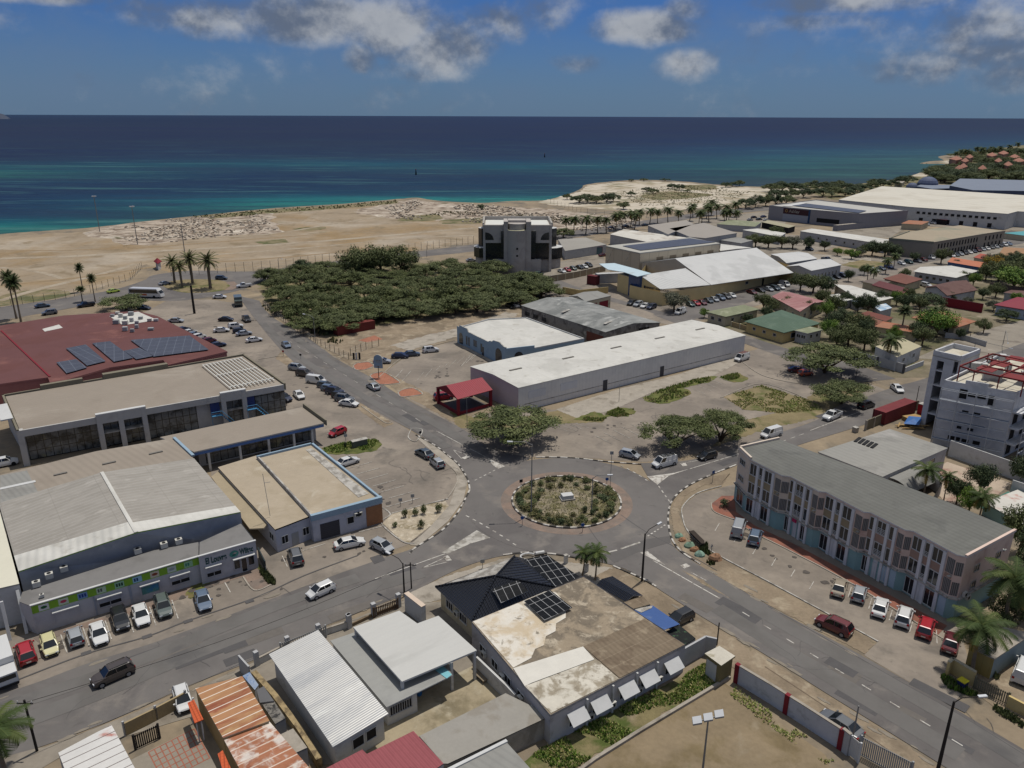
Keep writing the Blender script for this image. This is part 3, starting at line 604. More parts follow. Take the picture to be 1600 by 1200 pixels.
 def door(s,i,u,wd=1,h=2.2,m=None,z=0.05,name='door'):
  g=MB();s.rb(g,i,u-wd/2,u+wd/2,z,z+h,0,.06,m or M_dark);return g.build(name,s.t)
 def panel(s,i,u0,u1,z0,z1,m,o=.03,name='panel',o0=0):
  g=MB();s.rb(g,i,u0,u1,z0,z1,o0,o,m);return g.build(name,s.t)
 def ac(s,i,u,z):
  g=MB();s.rb(g,i,u-.4,u+.4,z,z+.6,.08,.45,M_ac);s.rb(g,i,u-.25,u+.2,z+.1,z+.5,.45,.47,M_dark);s.rb(g,i,u-.3,u+.3,z-.06,z,0,.4,M_gframe);return g.build('air_conditioner',s.t)
def roofmb(b,panels,m,t=.18,ms=None,name='roof',uds=None):
 mb=MB()
 for k,p in enumerate(panels):
  pts=[P(*q_) if not isinstance(q_,Vector) else q_ for q_ in p];mb.slab(pts,t,m,ms,ud=(uds[k] if uds else None))
 return mb.build(name,b.t)
def house(name,label,cat,roof,z,wm,rm,kind='flat',zr=None,over=.3,group=None,ms=None,par=None,wins=(),doors=(),t=.2,ridge=0,world=False,trim=None,acs=()):
 b=Bd(name,label,cat,roof,z,group,world,over=over);p=b.out;n=len(p)
 V3=lambda v,zz:Vector((v.x,v.y,zz))
 b.walls(wm,0,z-(t if kind != 'flat' else .01));mb=MB()
 if kind == 'flat':
  mb.slab([V3(v,z+.0) for v in p],t,rm,ms or wm)
 else:
  i=ridge;a,b1,c,d=[p[(i+k) % 4] for k in range(4)]   # ridge parallel to a-b1
  m1,m2=(b1+c)/2,(d+a)/2
  if kind == 'hip':
   hw=(c-b1).length/2;e=(m1-m2).normalized()*min(hw,(m1-m2).length*.45);m1,m2=m1-e,m2+e
  zr=zr or z+1.5
  if kind == 'mono':   # a-b1 high edge
   mb.slab([V3(a,zr),V3(b1,zr),V3(c,z),V3(d,z)],t,rm,ms,ud=(V3(b1,zr)-V3(a,zr)))
   w2=MB();q_=[V3(v,0) for v in b.p];A,B_,C,D=[b.p[(i+k) % 4] for k in range(4)]
   w2.poly([V3(A,z-.2),V3(B_,z-.2),V3(B_,zr-.2),V3(A,zr-.2)],wm);w2.poly([V3(B_,z-.2),V3(C,z-.2),V3(B_,zr-.2)],wm);w2.poly([V3(A,z-.2),V3(A,zr-.2),V3(D,z-.2)],wm);w2.build('gable_wall',b.t)
  else:
   mb.slab([V3(a,z),V3(b1,z),V3(m1,zr),V3(m2,zr)],t,rm,ms,ud=V3(b1-a,0));mb.slab([V3(c,z),V3(d,z),V3(m2,zr),V3(m1,zr)],t,rm,ms,ud=V3(d-c,0))
   if kind == 'hip':
    mb.slab([V3(b1,z),V3(c,z),V3(m1,zr)],t,rm,ms);mb.slab([V3(d,z),V3(a,z),V3(m2,zr)],t,rm,ms)
   else:
    w2=MB();A,B_,C,D=[b.p[(i+k) % 4] for k in range(4)]
    for x,y in ((B_,C),(D,A)):w2=MB();w2.poly([V3(x,z-t),V3(y,z-t),V3((x+y)/2,zr-t-.02)],wm);w2.build('gable_wall',b.t)
 mb.build('roof',b.t)
 if par:b.parapet(par[0],z+.002,z+par[1],.22,over+.01)
 for w_ in wins:
  b.wins(w_[0],w_[1],w_[2],w_[3],w_[4],panes=w_[5] if len(w_) > 5 else 1)
 for d_ in doors:b.door(d_[0],d_[1]*b.len(d_[0]),*(d_[2:]))
 for a_ in acs:b.ac(a_[0],a_[1]*b.len(a_[0]),a_[2])
 return b
def vents(pts,z,parent=None,m=None,label='',size=(.9,.7,.7),name='rooftop_air_conditioner',group=None):
 for k,(x,y) in enumerate(pts):
  c=P(x,y,z);tt=thing(name,label if isinstance(label,str) else label[k],'air conditioner',(c.x,c.y,z),group)
  mb=MB();mb.box(c,size[0],size[1],z+.12,z+.12+size[2],m or M_ac,R(35));mb.box(c,size[0]*.9,.1,z,z+.12,M_dark,R(35));mb.build('casing',tt)
  mb=MB();mb.tube([c+Vector((0,0,.12+size[2])),c+Vector((0,0,.16+size[2]))],size[0]*.28,M_dark,10);mb.build('fan',tt)
def text(body,o,right,up,size,m,parent,name='lettering',bold=.0,ext=.02,al='LEFT',xs=1):
 cu=bpy.data.curves.new(name,'FONT');cu.body=body;cu.size=size;cu.extrude=ext;cu.offset=bold;cu.align_x=al
 cu.materials.append(m);tmp=bpy.data.objects.new(name,cu);right=Vector(right).normalized();up=Vector(up).normalized();nn=right.cross(up)
 M4=Matrix((( right.x*xs,up.x,nn.x,o[0]),(right.y*xs,up.y,nn.y,o[1]),(right.z*xs,up.z,nn.z,o[2]),(0,0,0,1)))
 col.objects.link(tmp);dg=bpy.context.evaluated_depsgraph_get();me=bpy.data.meshes.new_from_object(tmp.evaluated_get(dg));bpy.data.objects.remove(tmp)
 me.transform(M4)
 if parent is not None:me.transform(Matrix.Translation(-Vector(parent['_o'])))
 me.materials.clear();me.materials.append(m);ob=bpy.data.objects.new(name,me);col.objects.link(ob)
 if parent is not None:ob.parent=parent;ob['_o']=parent['_o']
 return ob
# ================= NEAR RIGHT: THREE-STOREY SHOP BUILDING =================
M_pink=mat('pink_plaster',(214,190,176),.88,.06,.25,c2=[((192,160,148),.6,.3)])
M_beige=mat('beige_plaster',(206,192,176),.88,.06,.25,c2=[((190,176,162),.6,.3)])
M_olive=mat('olive_brown_panel',(150,136,110),.85,.06,.4)
M_mauve=mat('mauve_panel',(158,132,118),.85,.06,.4)
M_pil=mat('pale_pilaster',(206,206,208),.8,.05,.5)
M_teal=mat('teal_paint',(136,168,168),.8,.06,.5)
M_pblue=mat('pale_blue_panel',(168,188,200),.7,.06,.5)
M_grill=mat('grey_grille',(128,126,124),.7,.05,1,stripes=[('u',.22,.08,(60,58,56),.9)])
M_shop=mat('shop_roof',(103,103,98),.85,.05,.07,c2=[((110,110,105),.55,.1),((96,96,92),.6,.2)],corr=.9,stripes=[('v',0.9,.05,(92,92,88),.6)])
ZP=9.4
F_=[(1155,700),(1173,717),(1222,742),(1236,744),(1280,767),(1291,768),(1350,799),(1361,800),(1415,827),(1428,829),(1496,866),(1511,869),(1586,829),(1484,786),(1216,686)]
b=Bd('shop_building','three storey pink shop building with teal ground floor, white pilasters and long grey roof','building',F_,ZP)
b.walls(M_teal,0,3.1,'ground_floor_wall');
mb=MB();NP=len(b.p)
for i in range(NP):
 a,c=b.W(i,0,0),b.W(i,b.len(i),0);q_=[Vector((a.x,a.y,3.1)),Vector((c.x,c.y,3.1)),Vector((c.x,c.y,ZP)),Vector((a.x,a.y,ZP))]
 mb.poly(q_ if b.sg > 0 else q_[::-1],M_beige if i < 4 else M_pink)
mb.build('upper_wall',b.t)
ed=(b.p[10]-b.p[1]);b.flat(M_shop,ZP,.12,.15,M_pil,ud=Vector((-ed.y,ed.x,0)))
b.parapet(M_beige,ZP,ZP+.35,.2,.14,edges=[0,14]);b.parapet(M_pink,ZP,ZP+.2,.2,.14,edges=[11])
mb=MB()
for i in range(12):b.rb(mb,i,-.02,b.len(i)+.0,3.05,3.25,.0,.3,M_pale)
mb.build('cornice',b.t)
runs=[(1,'A'),(3,'B'),(5,'A'),(7,'B'),(9,'A')]
M_dbl=mat('door_white',(200,200,200),.6,.05,1)
for ri_,(i,pt) in enumerate(runs):
 Lr=b.len(i)
 if pt == 'A':W_=[(.14,.21,2,0),(.375,.09,1,3),(.615,.21,2,0)];Pl=[(.245,.315),(.435,.50),(.73,.80)];door_u=.375
 else:W_=[(.08,.10,1,0),(.375,.23,2,4),(.66,.10,1,0)];Pl=[(.145,.225),(.51,.585),(.73,.80)];door_u=.375
 spd=M_olive if ri_ < 3 else M_mauve
 for u,wd,pn,rl in W_:
  b.panel(i,(u-wd/2)*Lr-.15,(u+wd/2)*Lr+.15,5.6,6.8,spd,.02,'spandrel',0)
  for z in (3.65,6.95):b.win(i,u*Lr,wd*Lr,z,1.85,panes=pn,rails=rl,t=.09)
 for a,c in Pl:
  g=MB();b.rb(g,i,a*Lr,c*Lr,0,9.0,.0,.2,M_pil);g.build('pilaster',b.t)
 for z,h in ((3.5,2.1),(6.4,2.1)):
  b.panel(i,.83*Lr,.995*Lr,z,z+h,M_grill,.03,'grille')
 b.panel(i,.83*Lr,.98*Lr,5.7,6.3,spd,.05,'spandrel')
 b.panel(i,.93*Lr,.995*Lr,6.1,6.2,M_pale,.5,'ledge')
 j=i+1;Ls=b.len(j)
 for z,h in ((3.5,1.9),(6.4,1.9)):b.panel(j,.1,Ls-.1,z,z+h,M_grill if ri_ < 4 else M_grill,.03,'grille')
 for u,wd,pn,rl in W_:
  if abs(u-door_u) < .01:b.panel(i,(u-.065)*Lr,(u+.065)*Lr,.05,2.9,M_pil,.03,'door_surround');dd_=b.win(i,u*Lr,.105*Lr,.1,2.3,panes=2,fr=M_dbl,name='door',t=.08,sill=False)
  else:b.win(i,u*Lr,max(wd,.16)*Lr,.35,2.3,panes=2,t=.06,gl=M_glass if not (ri_ == 3 and u > .5) else M_pblue)
 if ri_ in (3,4):b.panel(i,.82*Lr,.98*Lr,.2,2.8,M_pblue,.04,'shop_panel')
b.panel(3,.31*b.len(3),.45*b.len(3),2.65,3.15,mat('magenta_sign',(168,40,84),.6,.05,1),.45,'shop_sign',.3)
for z in (4.3,7.2):b.win(0,.42*b.len(0),.42*b.len(0),z,.95,panes=3,t=.05)
b.win(0,.5*b.len(0),.5*b.len(0),.3,2.4,panes=2);b.panel(0,0,b.len(0),3.0,3.12,mat('navy_trim',(40,50,70)),.32,'trim')
Le=b.len(11)
for u,z in ((.28,3.7),(.28,6.2),(.72,6.4),(.75,3.8)):b.win(11,u*Le,1.1,z,.9,panes=2,t=.05,fr=M_pale)
b.panel(11,.2,Le-.2,.3,3.0,M_teal,.05,'panel');b.ac(11,.18*Le,2.5);b.ac(11,.1*Le,3.3)
vents([(1569,861)],ZP,label='small white vent cap near the east end of the long grey shop roof',size=(.4,.3,.15),name='roof_vent')
M_gflat=mat('grey_flat_roof',(146,144,138),.85,.05,.08,c2=[((134,132,127),.56,.15),((158,155,150),.62,.1)],corr=1.2)
b=house('grey_warehouse','low grey flat roofed warehouse with dark slatted skylight behind the pink shop building','warehouse',[(1278,706),(1390,670),(1481,700),(1379,745)],4.2,M_wall_g,M_gflat,over=.1,par=None,wins=[(2,3,1.4,2.4,.9)])
mb=MB();
for k in range(5):a=P(1330+k*7.2,690+k*1.2,4.25);mb.beam(P(1336+k*6.5,690+k*2.4,4.3),P(1322+k*6.5+22,683+k*2.4+.5,4.3),.55,.12,M_dark)
mb.build('skylight',b.t)
b=Bd('lean_to','curved corrugated grey lean-to roof against the grey warehouse beside the palms','shed',[(1382,745),(1434,724),(1474,748),(1458,772),(1430,768)],3)
mb=MB();e0,e1=P(1382,745,3.4),P(1436,724,3.4);f0,f1=P(1424,770,1.6),P(1475,748,1.6);prev=None
for k in range(7):
 t_=k/6;bul=math.sin(t_*math.pi)*.7;a=e0.lerp(f0,t_)+Vector((0,0,bul));c=e1.lerp(f1,t_)+Vector((0,0,bul))
 if prev:mb.slab([prev[0],prev[1],c,a],.08,M_groof)
 prev=(a,c)
mb.build('roof',b.t);b.walls(M_wall_g,0,2.2)
# ================= WHITE BUILDING UNDER CONSTRUCTION =================
M_rw=mat('raw_white_plaster',(200,201,204),.9,.06,.3,c2=[((182,184,188),.52,.25),((208,208,208),.62,.5)])
M_deck=mat('roof_deck',(196,190,174),.85,.08,.3,c2=[((176,168,150),.58,.3)])
M_scaf=mat('scaffold_steel',(176,180,186),.5,.1,1,metal=.3)
M_rsteel=mat('red_primer_steel',(120,44,42),.7,.08,.6)
zc=13.0
b=Bd('apartment_block','unfinished white four storey block wrapped in scaffolding with red steel frame on its roof','building',[(1475,596),(1588,616),(1690,570),(1560,556)],zc)
b.walls(M_rw);b.flat(M_deck,zc-.5,-.2,.2)
b.parapet(M_rw,zc-.02,zc+.3,.25,.02);g=MB();L0=b.len(0);b.rb(g,0,.3*L0,.62*L0,zc+.3,zc+1.0,-.25,.025,M_rw);g.build('raised_parapet',b.t)
for u,z,wd,h in [(.30,10.3,1.3,1.9),(.42,10.9,1.3,.8),(.56,10.9,1.4,.9),(.69,10.0,.9,1.9),(.38,7.3,1.1,.8),(.54,7.2,1.2,.9),(.34,4.2,.8,.6),(.5,4.2,1,.6),(.26,1.6,1.2,.9),(.36,1.4,.7,1.1),(.46,1.4,1.2,1),(.62,1.5,1.2,1)]:
 b.win(0,u*L0,wd,z,h,panes=1,fr=M_rw,gl=M_dark,t=.05)
for z in (3.1,6.2,9.3):
 g=MB();b.rb(g,1,0,b.len(1),z,z+.3,0,1.6,M_rw);b.rb(g,1,0,b.len(1),z+1.1,z+1.16,1.5,1.58,M_scaf);g.build('balcony_slab',b.t)
 for k in range(3):b.win(1,2.0+k*4.5,2.2,z-2.6,2.1,panes=1,fr=M_rw,gl=M_dark,name='opening')
g=MB()
for hx in (2.2,):b.rb(g,1,-.0,b.len(1),0,.01,0,.02,M_rw)
TW=[(1459,547),(1503,557),(1533,545),(1490,536)]
tw=[v.to_2d() for v in Ps(TW,16.5)]
def twp(i,s_,z,o=0):
 a,c=tw[i],tw[(i+1) % 4];d=(c-a).normalized();n=Vector((d.y,-d.x))*(1 if ccw([(v.x,v.y) for v in tw])[0] == (tw[0].x,tw[0].y) else -1);q_=a+d*s_+n*o;return (q_.x,q_.y,z)
g=MB();L1=(tw[1]-tw[0]).length
def tb(i,s0,s1,z0,z1,o0=-.35,o1=0):g.prism([twp(i,s0,0,o0),twp(i,s1,0,o0),twp(i,s1,0,o1),twp(i,s0,0,o1)],z0,z1,M_rw,None,True)
tb(0,0,L1*.2,0,16.5);tb(0,L1*.44,L1*.78,9.5,16.5);tb(0,L1*.2,L1*.44,14.6,16.5);tb(0,L1*.93,L1,11,16.5);tb(0,L1*.78,L1*.93,15.2,16.5)
for k in range(1,5):tb(0,L1*.2,L1,3.1*k,3.1*k+.25,-3,-.05);tb(0,L1*.44,L1*.78,3.1*k-3.1+.25,3.1*k,-3,-2.7)
for i in (1,2,3):l=(tw[(i+1) % 4]-tw[i]).length;tb(i,0.01,l-.01,0 if i != 1 else 12.5,16.5,-.3,-.01)
g.prism([(v.x,v.y) for v in tw],15.3,15.5,M_deck);g.build('stair_tower',b.t)
g=MB()
for i,oo in ((0,1.1),(1,2.4)):
 Li=b.len(i);n=int(Li/2.4)
 for k in range(n+1):
  u=Li*k/n
  for o in (oo,oo+.9):g.tube([b.W(i,u,0,o),b.W(i,u,12.2,o)],.08,M_scaf,5)
 for z in [2.0*q_ for q_ in range(1,7)]:
  for o in (oo,oo+.9):g.tube([b.W(i,0,z,o),b.W(i,Li,z,o)],.07,M_scaf,5)
  if z < 12:b.rb(g,i,(.0 if z % 4 else .3)*Li,(.7 if z % 4 else 1.0)*Li,z-.1,z-.04,oo,oo+.8,mat('scaffold_board',(128,132,140),.8,.1,1))
sc_o=g.build('scaffolding',loc=b.t.location);tag(sc_o,'grey tube scaffolding standing around the unfinished white block','scaffolding')
g=MB();zz=zc+2.6
def rp(x,y):return P(x,y,zz)
posts=[(1500,572),(1523,580),(1562,588),(1600,595),(1551,556),(1577,565),(1602,573),(1545,552)]
for x,y in posts:c=rp(x,y);g.tube([Vector((c.x,c.y,zc-.5)),c],.13,M_rsteel,4)
for a,c in [((1500,572),(1551,553)),((1500,572),(1523,580)),((1523,580),(1640,604)),((1562,588),(1610,568)),((1551,553),(1640,572)),((1523,580),(1577,562)),((1540,560),(1620,580)),((1535,572),(1640,592)),((1600,596),(1640,578))]:
 g.beam(rp(*a),rp(*c),.2,.3,M_rsteel)
g.slab([rp(1525,575),rp(1550,582),rp(1562,576),rp(1535,570)],.08,M_rsteel);g.slab([rp(1545,568),rp(1570,574),rp(1582,568),rp(1556,562)],.08,M_rsteel);g.slab([rp(1566,588),rp(1600,595),rp(1608,588),rp(1574,582)],.08,M_rsteel)
g.slab([rp(1570,560),rp(1600,566),rp(1610,560),rp(1580,555)],.08,M_rsteel);g.slab([rp(1590,575),rp(1620,582),rp(1630,574),rp(1600,568)],.08,M_rsteel)
g.build('steel_frame',b.t)
for x,y,sx,sy,h in ((1550,590,3.2,1.0,2.4),(1528,577,3,1.5,1.9),(1575,577,.4,3.4,1.9),(1610,590,3,2,1.5),(1565,566,1.2,1.2,2.2)):g=MB();g.box(P(x,y,zc),sx,sy,zc-.5,zc-.5+h,M_wall_w,R(-20));g.build('roof_room',b.t)
# ================= LONG WHITE WAREHOUSE =================
M_lil=mat('lilac_grey_cladding',(220,217,212),.8,.05,.1,c2=[((210,207,203),.55,.2)],stripes=[('u',1.0,.05,(168,168,174),.5)])
M_mauvew=mat('mauve_wall',(182,166,168),.85,.06,.2)
zw=5.6
WH=[(735,573),(810,606),(1165,524),(1081,500)]
b=Bd('long_warehouse','long white roofed warehouse with pale grey cladding beside the cracked car park','warehouse',WH,zw)
b.walls(M_lil,0,zw,edges=[1,2,3]);b.walls(M_mauvew,0,zw,'end_wall',edges=[0])
a_,b_,c_,d_=[Vector((v.x,v.y,zw)) for v in b.off(b.p,.1)]
m1,m2=(a_+b_)/2+Vector((0,0,.55)),(c_+d_)/2+Vector((0,0,.55))
up=Vector((0,0,.05));mb=MB();mb.slab([b_+up,c_+up,m2+up,m1+up],.1,M_wroof,M_frame,ud=(m1-b_));mb.slab([a_+up,m1+up,m2+up,d_+up],.1,M_wroof,M_frame,ud=(m1-a_));mb.build('roof',b.t)
mb=MB();mb.poly([a_,b_,m1],M_mauvew);mb.poly([c_,d_,m2],M_lil);mb.build('gable_wall',b.t)
L1=b.len(1);b.panel(1,.02*L1,L1*.93,1.35,1.5,M_pale,.05,'white_stripe');
for u in (.335,.585):b.door(1,u*L1,1.3,2.5,mat('steel_door',(72,72,76),.7,.08,1))
for u in (.035,.155):b.panel(1,u*L1,(u+.065)*L1,2.5,4.2,M_pil,.06,'shutter')
mb=MB();
for k in range(5):
 p_=m1.lerp(m2,.06+k*.205)-Vector((0,0,-.1));q_=m1.lerp(m2,.105+k*.205)+Vector((0,0,.1));mb.beam(p_,q_,.5,.22,mat('ridge_vent',(120,116,110),.8,.1,1))
mb.build('ridge_vent',b.t)
M_redr=mat('red_metal_roof',(148,58,66),.6,.05,.3,c2=[((134,52,60),.6,.3)],corr=.5,stripes=[('u',.5,.05,(112,42,50),.5)])
M_redw=mat('dark_red_trim',(122,34,44),.75,.06,.4)
b=Bd('portico','red gabled entrance canopy on pillars at the end of the long white warehouse','canopy',[(681,605),(715,624),(770,609),(737,594)],3.9)
r0,r1=P(699,596,5.6),P(752,582,5.6);pp=[Vector((v.x,v.y,3.9)) for v in b.p]
m0=(pp[0]+pp[1])/2;m1=(pp[2]+pp[3])/2;r0=Vector((m0.x,m0.y,5.7));r1=Vector((m1.x,m1.y,5.7))
mb=MB();mb.slab([pp[1],pp[2],r1,r0],.12,M_redr,M_redw,ud=pp[2]-pp[1]);mb.slab([pp[3],pp[0],r0,r1],.12,M_redr,M_redw,ud=pp[3]-pp[0]);mb.build('roof',b.t)
for a_,c_,e_ in ((pp[0],pp[1],r0),(pp[2],pp[3],r1)):mb=MB();mb.poly([a_,c_,e_-Vector((0,0,.13))],M_redw);mb.build('gable_panel',b.t)
for i in range(4):
 g=MB();c=b.p[i];cc_=sum(b.p,Vector((0,0)))/4;c=c+(cc_-c).normalized()*.5;g.box(c,.55,.55,.02,3.85,M_redw,R(35));g.build('pillar',b.t)
mb=MB()
for i in (0,1):b.rb(mb,i,.2,b.len(i)-.2,.0,.65,-.7,-.35,M_redw)
mb.build('low_wall',b.t);mb=MB();mb.prism([(v.x,v.y) for v in b.off(b.p,-.8)],.09,.2,mat('dark_floor',(78,76,78),.7,.1,.5));mb.build('floor',b.t)
M_sky=mat('light_blue_plaster',(142,164,180),.85,.05,.3,c2=[((128,150,168),.6,.3)])
b=Bd('light_blue_shop','light blue shop with scalloped gables, arched windows and a flat white roof','building',[(714,513),(790,550),(835,545),(913,530),(822,497),(763,500)],4.2)
b.walls(M_sky);b.flat(M_wroof,4.2,-.1,.1)
L0=b.len(0);cur=[(0,4.9),(.05,4.9),(.06,5.5),(.22,5.5),(.25,4.7),(.66,4.7),(.7,5.2),(.74,5.2),(.76,5.7),(.88,6.0),(.96,5.4),(1,5.4)]
g=MB();pf=[b.W(0,u*L0,z,.02) for u,z in cur];pb=[b.W(0,u*L0,z,-.28) for u,z in cur]
g.poly([b.W(0,0,4.0,.02),b.W(0,L0,4.0,.02)]+pf[::-1],M_sky);g.poly(([b.W(0,0,4.0,-.28),b.W(0,L0,4.0,-.28)]+pb[::-1])[::-1],M_sky)
for k in range(len(cur)-1):g.poly([pf[k],pf[k+1],pb[k+1],pb[k]],M_pale)
g.build('scalloped_gable',b.t)
def arch(b,i,u,wd,z0,h,m=M_glass,nm='arched_window'):
 g=MB();pts=[b.W(i,u-wd/2,z0,.05),b.W(i,u+wd/2,z0,.05)]
 for k in range(9):a=math.pi*k/8;pts.append(b.W(i,u+wd/2*math.cos(a),z0+h-wd/2+wd/2*math.sin(a),.05))
 g.poly(pts,m);return g.build(nm,b.t)
arch(b,0,.09*L0,2.2,.3,3.2);arch(b,0,.87*L0,3.2,.1,4.2)
for u in (.22,.27,.53):b.win(0,u*L0,.8,.9,2.4,panes=1,fr=M_sky)
b.win(0,.4*L0,1.8,1.5,1.9,panes=3,fr=M_sky);b.door(0,.56*L0,.9,2.5,M_glass)
b.parapet(M_sky,4.2,5.1,.25,.03,edges=[1]);arch(b,1,.45*b.len(1),2.4,.1,3.8);b.parapet(M_wall_w,4.2,4.5,.2,.02,edges=[2,3,4,5])
g=MB();b.rb(g,0,.18*L0,.8*L0,.08,.22,.1,1.3,M_conc);g.build('step',b.t)
M_oldr=mat('weathered_grey_roof',(142,143,140),.85,.14,.12,c2=[((110,112,110),.5,.12),((176,176,172),.62,.25),((96,96,92),.7,.5)],st=(1,.6),corr=1,amp=.02)
M_oldw=mat('stained_old_wall',(140,136,130),.9,.15,.3,c2=[((96,92,88),.52,.3),((164,160,152),.62,.25)])
b=house('old_warehouse','old warehouse with weathered grey gabled roof and stained walls behind the light blue shop','warehouse',[(814,477),(946,519),(1032,504),(893,464)],4.4,M_oldw,M_oldr,'gable',5.6,over=.15,ms=M_oldw,wins=[],doors=[(1,.3,3,2.6,mat('brown_red_door',(104,62,52)))])
b.wins(0,3,2.2,1.6,1.3,1,b.len(0)*.35,panes=4,fr=M_oldw,gl=M_dark);b.panel(0,b.len(0)*.80,b.len(0)*.98,.2,3,mat('brown_red_door',(104,62,52)),.05,'shutter')
b.win(1,b.len(1)*.7,4,2.9,.9,panes=4,fr=M_oldw,gl=M_dark)
mb=MB()
for (x,y) in ((884,486),(950,504)):
 c=P(x,y,5.3);mb.beam(P(x-6,y+2,5.25),P(x+6,y-2.5,5.25),.9,.12,M_pale)
mb.build('skylight',b.t)
b=house('gabled_garage','small gabled garage with dark red doors behind the old grey warehouse','garage',[(889,463),(915,471),(955,462),(912,456)],4.2,M_wall_c,M_groof,'gable',5.2,over=.1,ridge=3)
b.panel(1,.12*b.len(1),.45*b.len(1),.1,2.9,M_redw,.06,'garage_door');b.panel(1,.55*b.len(1),.9*b.len(1),.1,2.9,M_redw,.06,'garage_door')
# ================= YELLOW BUILDING =================
M_yr=mat('pale_metal_roof',(194,194,192),.7,.04,.05,c2=[((180,180,178),.56,.08)],corr=1.0)
M_ybar=mat('ribbed_yellow_wall',(214,192,140),.85,.06,.3,stripes=[('v',.5,.05,(186,166,118),.5)])
z0=4.6
b=Bd('yellow_depot','yellow walled depot with a big pale metal roof, blue glass entrance bay and wall sign','building',[(983,465),(1035,478),(1111,465),(1239,434),(1150,404),(1020,415)],0)
b.walls(M_ybar,0,4.5)
zr1=9.6
roofmb(b,[[(1000,430,8.2),(1032,452,4.6),(1111,445,4.6),(1071,419,8.4)],[(1055,404,10.2),(1111,445,4.7),(1240,426,4.7),(1182,387,10.2)]],M_yr,.15,M_wall_w)
mb=MB();E=P(1000,430,8.2);F2=P(1032,452,4.6);G=P(1055,404,10.2);H2=P(1111,445,4.7)
lo=lambda v,z:Vector((v.x,v.y,z))
mb.poly([lo(E,0),lo(F2,0),F2-Vector((0,0,.16)),E-Vector((0,0,.16))],M_ybar,(0,0,1));mb.build('gable_wall',b.t)
mb=MB();K2=G+(G-H2)*Vector((1,1,0));K2.z=4.7;mb.poly([lo(K2,0),lo(H2,0),H2,G-Vector((0,0,.16)),K2],mat('tan_cladding',(190,180,162),.85,.08,.2))
mb.build('rear_gable',b.t)
G2=P(1182,387,10.2);K3=K2+(G2-G);mb=MB();mb.slab([G,G2,K3,K2],.15,M_yr,M_wall_w,ud=G2-G);mb.build('roof',b.t)
H3=P(1240,426,4.7);mb=MB();mb.poly([lo(H3,0),lo(K3,0),K3,G2-Vector((0,0,.16)),H3],M_ybar);mb.poly([lo(K2,0),lo(K3,0),K3,K2],M_wall_g);mb.build('far_wall',b.t)
g=MB();A=P(981,461);B_=P(998,467);d=(B_-A).normalized();n=Vector((d.y,-d.x,0));g.prism([A,B_,B_-n*3,A-n*3],0,8.0,M_glassb,M_pale);g.build('glass_bay',b.t)
g=MB();A=P(964,455);B_=P(981,461);d=(B_-A).normalized();n=Vector((d.y,-d.x,0));g.prism([A,B_-d*.05,B_-d*.05-n*6,A-n*6],0,6.6,M_ybar,M_pale);g.build('side_block',b.t)
g=MB();g.slab([P(936,412,7.6),P(950,421,7.6),P(975,425,7.8),P(996,432,8.3),P(1018,427,8.3),P(990,419,8),P(960,411,7.6)],.2,mat('pale_blue_roof',(182,200,208),.7,.04,.2));g.build('blue_canopy_roof',b.t)
rt=(F2-E);rt.z=0;rt.normalize();oN=Vector((rt.y,-rt.x,0))*.12
if oN.y > 0:oN=-oN
M_ink=mat('sign_ink',(46,52,66),.7,.05,1)
text('MARKET WAREHOUSE',lo(E,4.1)+rt*3.0+oN,rt,(0,0,1),.95,M_ink,b.t,bold=.02)
g=MB();c=lo(E,4.0)+rt*2.0+oN*.6;g.prism([c,c+rt*.8,c+rt*.8+oN*.5,c+oN*.5],4.0,4.9,M_ink);g.build('sign_emblem',b.t)
for k in range(9):
 u=.12+.8*k/8;b.win(3,u*b.len(3),1.0,2.0,1.0,panes=1,fr=M_ybar,gl=M_dark)
 if k % 2:b.ac(3,u*b.len(3)+1.6,3.2)
b.door(3,.38*b.len(3),3.2,3.4);b.win(2,.4*b.len(2),1.6,1.9,1,panes=2,gl=M_dark);b.ac(2,.8*b.len(2),2.6);b.door(2,.6*b.len(2),1.3,2.6)
M_bei=mat('beige_ribbed_cladding',(198,186,164),.85,.05,.1,stripes=[('u',5.2,.15,(136,126,112),.8),('u',1.0,.05,(182,170,150),.6)])
b=Bd('solar_warehouse','tall beige warehouse with dark solar panels across its flat roof','warehouse',[(947,384),(1000,395),(1125,380),(1078,371)],8.6)
b.walls(M_bei);b.flat(mat('pale_grey_roof',(170,168,160),.8,.05,.1),8.6,.15,.5)
g=MB();g.slab(Ps([(973,384),(1001,391),(1118,378),(1078,372)],8.85),.12,M_pvf);g.build('solar_array',b.t)
for k in range(5):b.panel(1,b.len(1)*(.2+.16*k),b.len(1)*(.28+.16*k),4.6,6,mat('vent_louvre',(132,120,102)),.04,'louvre')
g=MB()
for u,v in ((.25,.8),(.75,1.2)):g.beam(b.W(0,u*b.len(0),8.5,.3),b.W(0,u*b.len(0)-2,1,2.5),.15,.15,M_pale)
g.build('drain_pipe',b.t)
b=house('pale_warehouse','long low warehouse with stained pale roof behind the solar warehouse','warehouse',[(953,366),(1036,383),(1086,373),(975,358)],5,M_wall_g,mat('stained_pale_roof',(200,196,186),.8,.08,.08,c2=[((168,160,148),.58,.12)]),over=.2)
b=house('annexe','low grey roofed annexe beside the round towered office block','building',[(872,374),(883,392),(948,382),(915,371)],4,M_wall_g,mat('grey_membrane',(150,146,138),.85,.06,.1),over=.1)
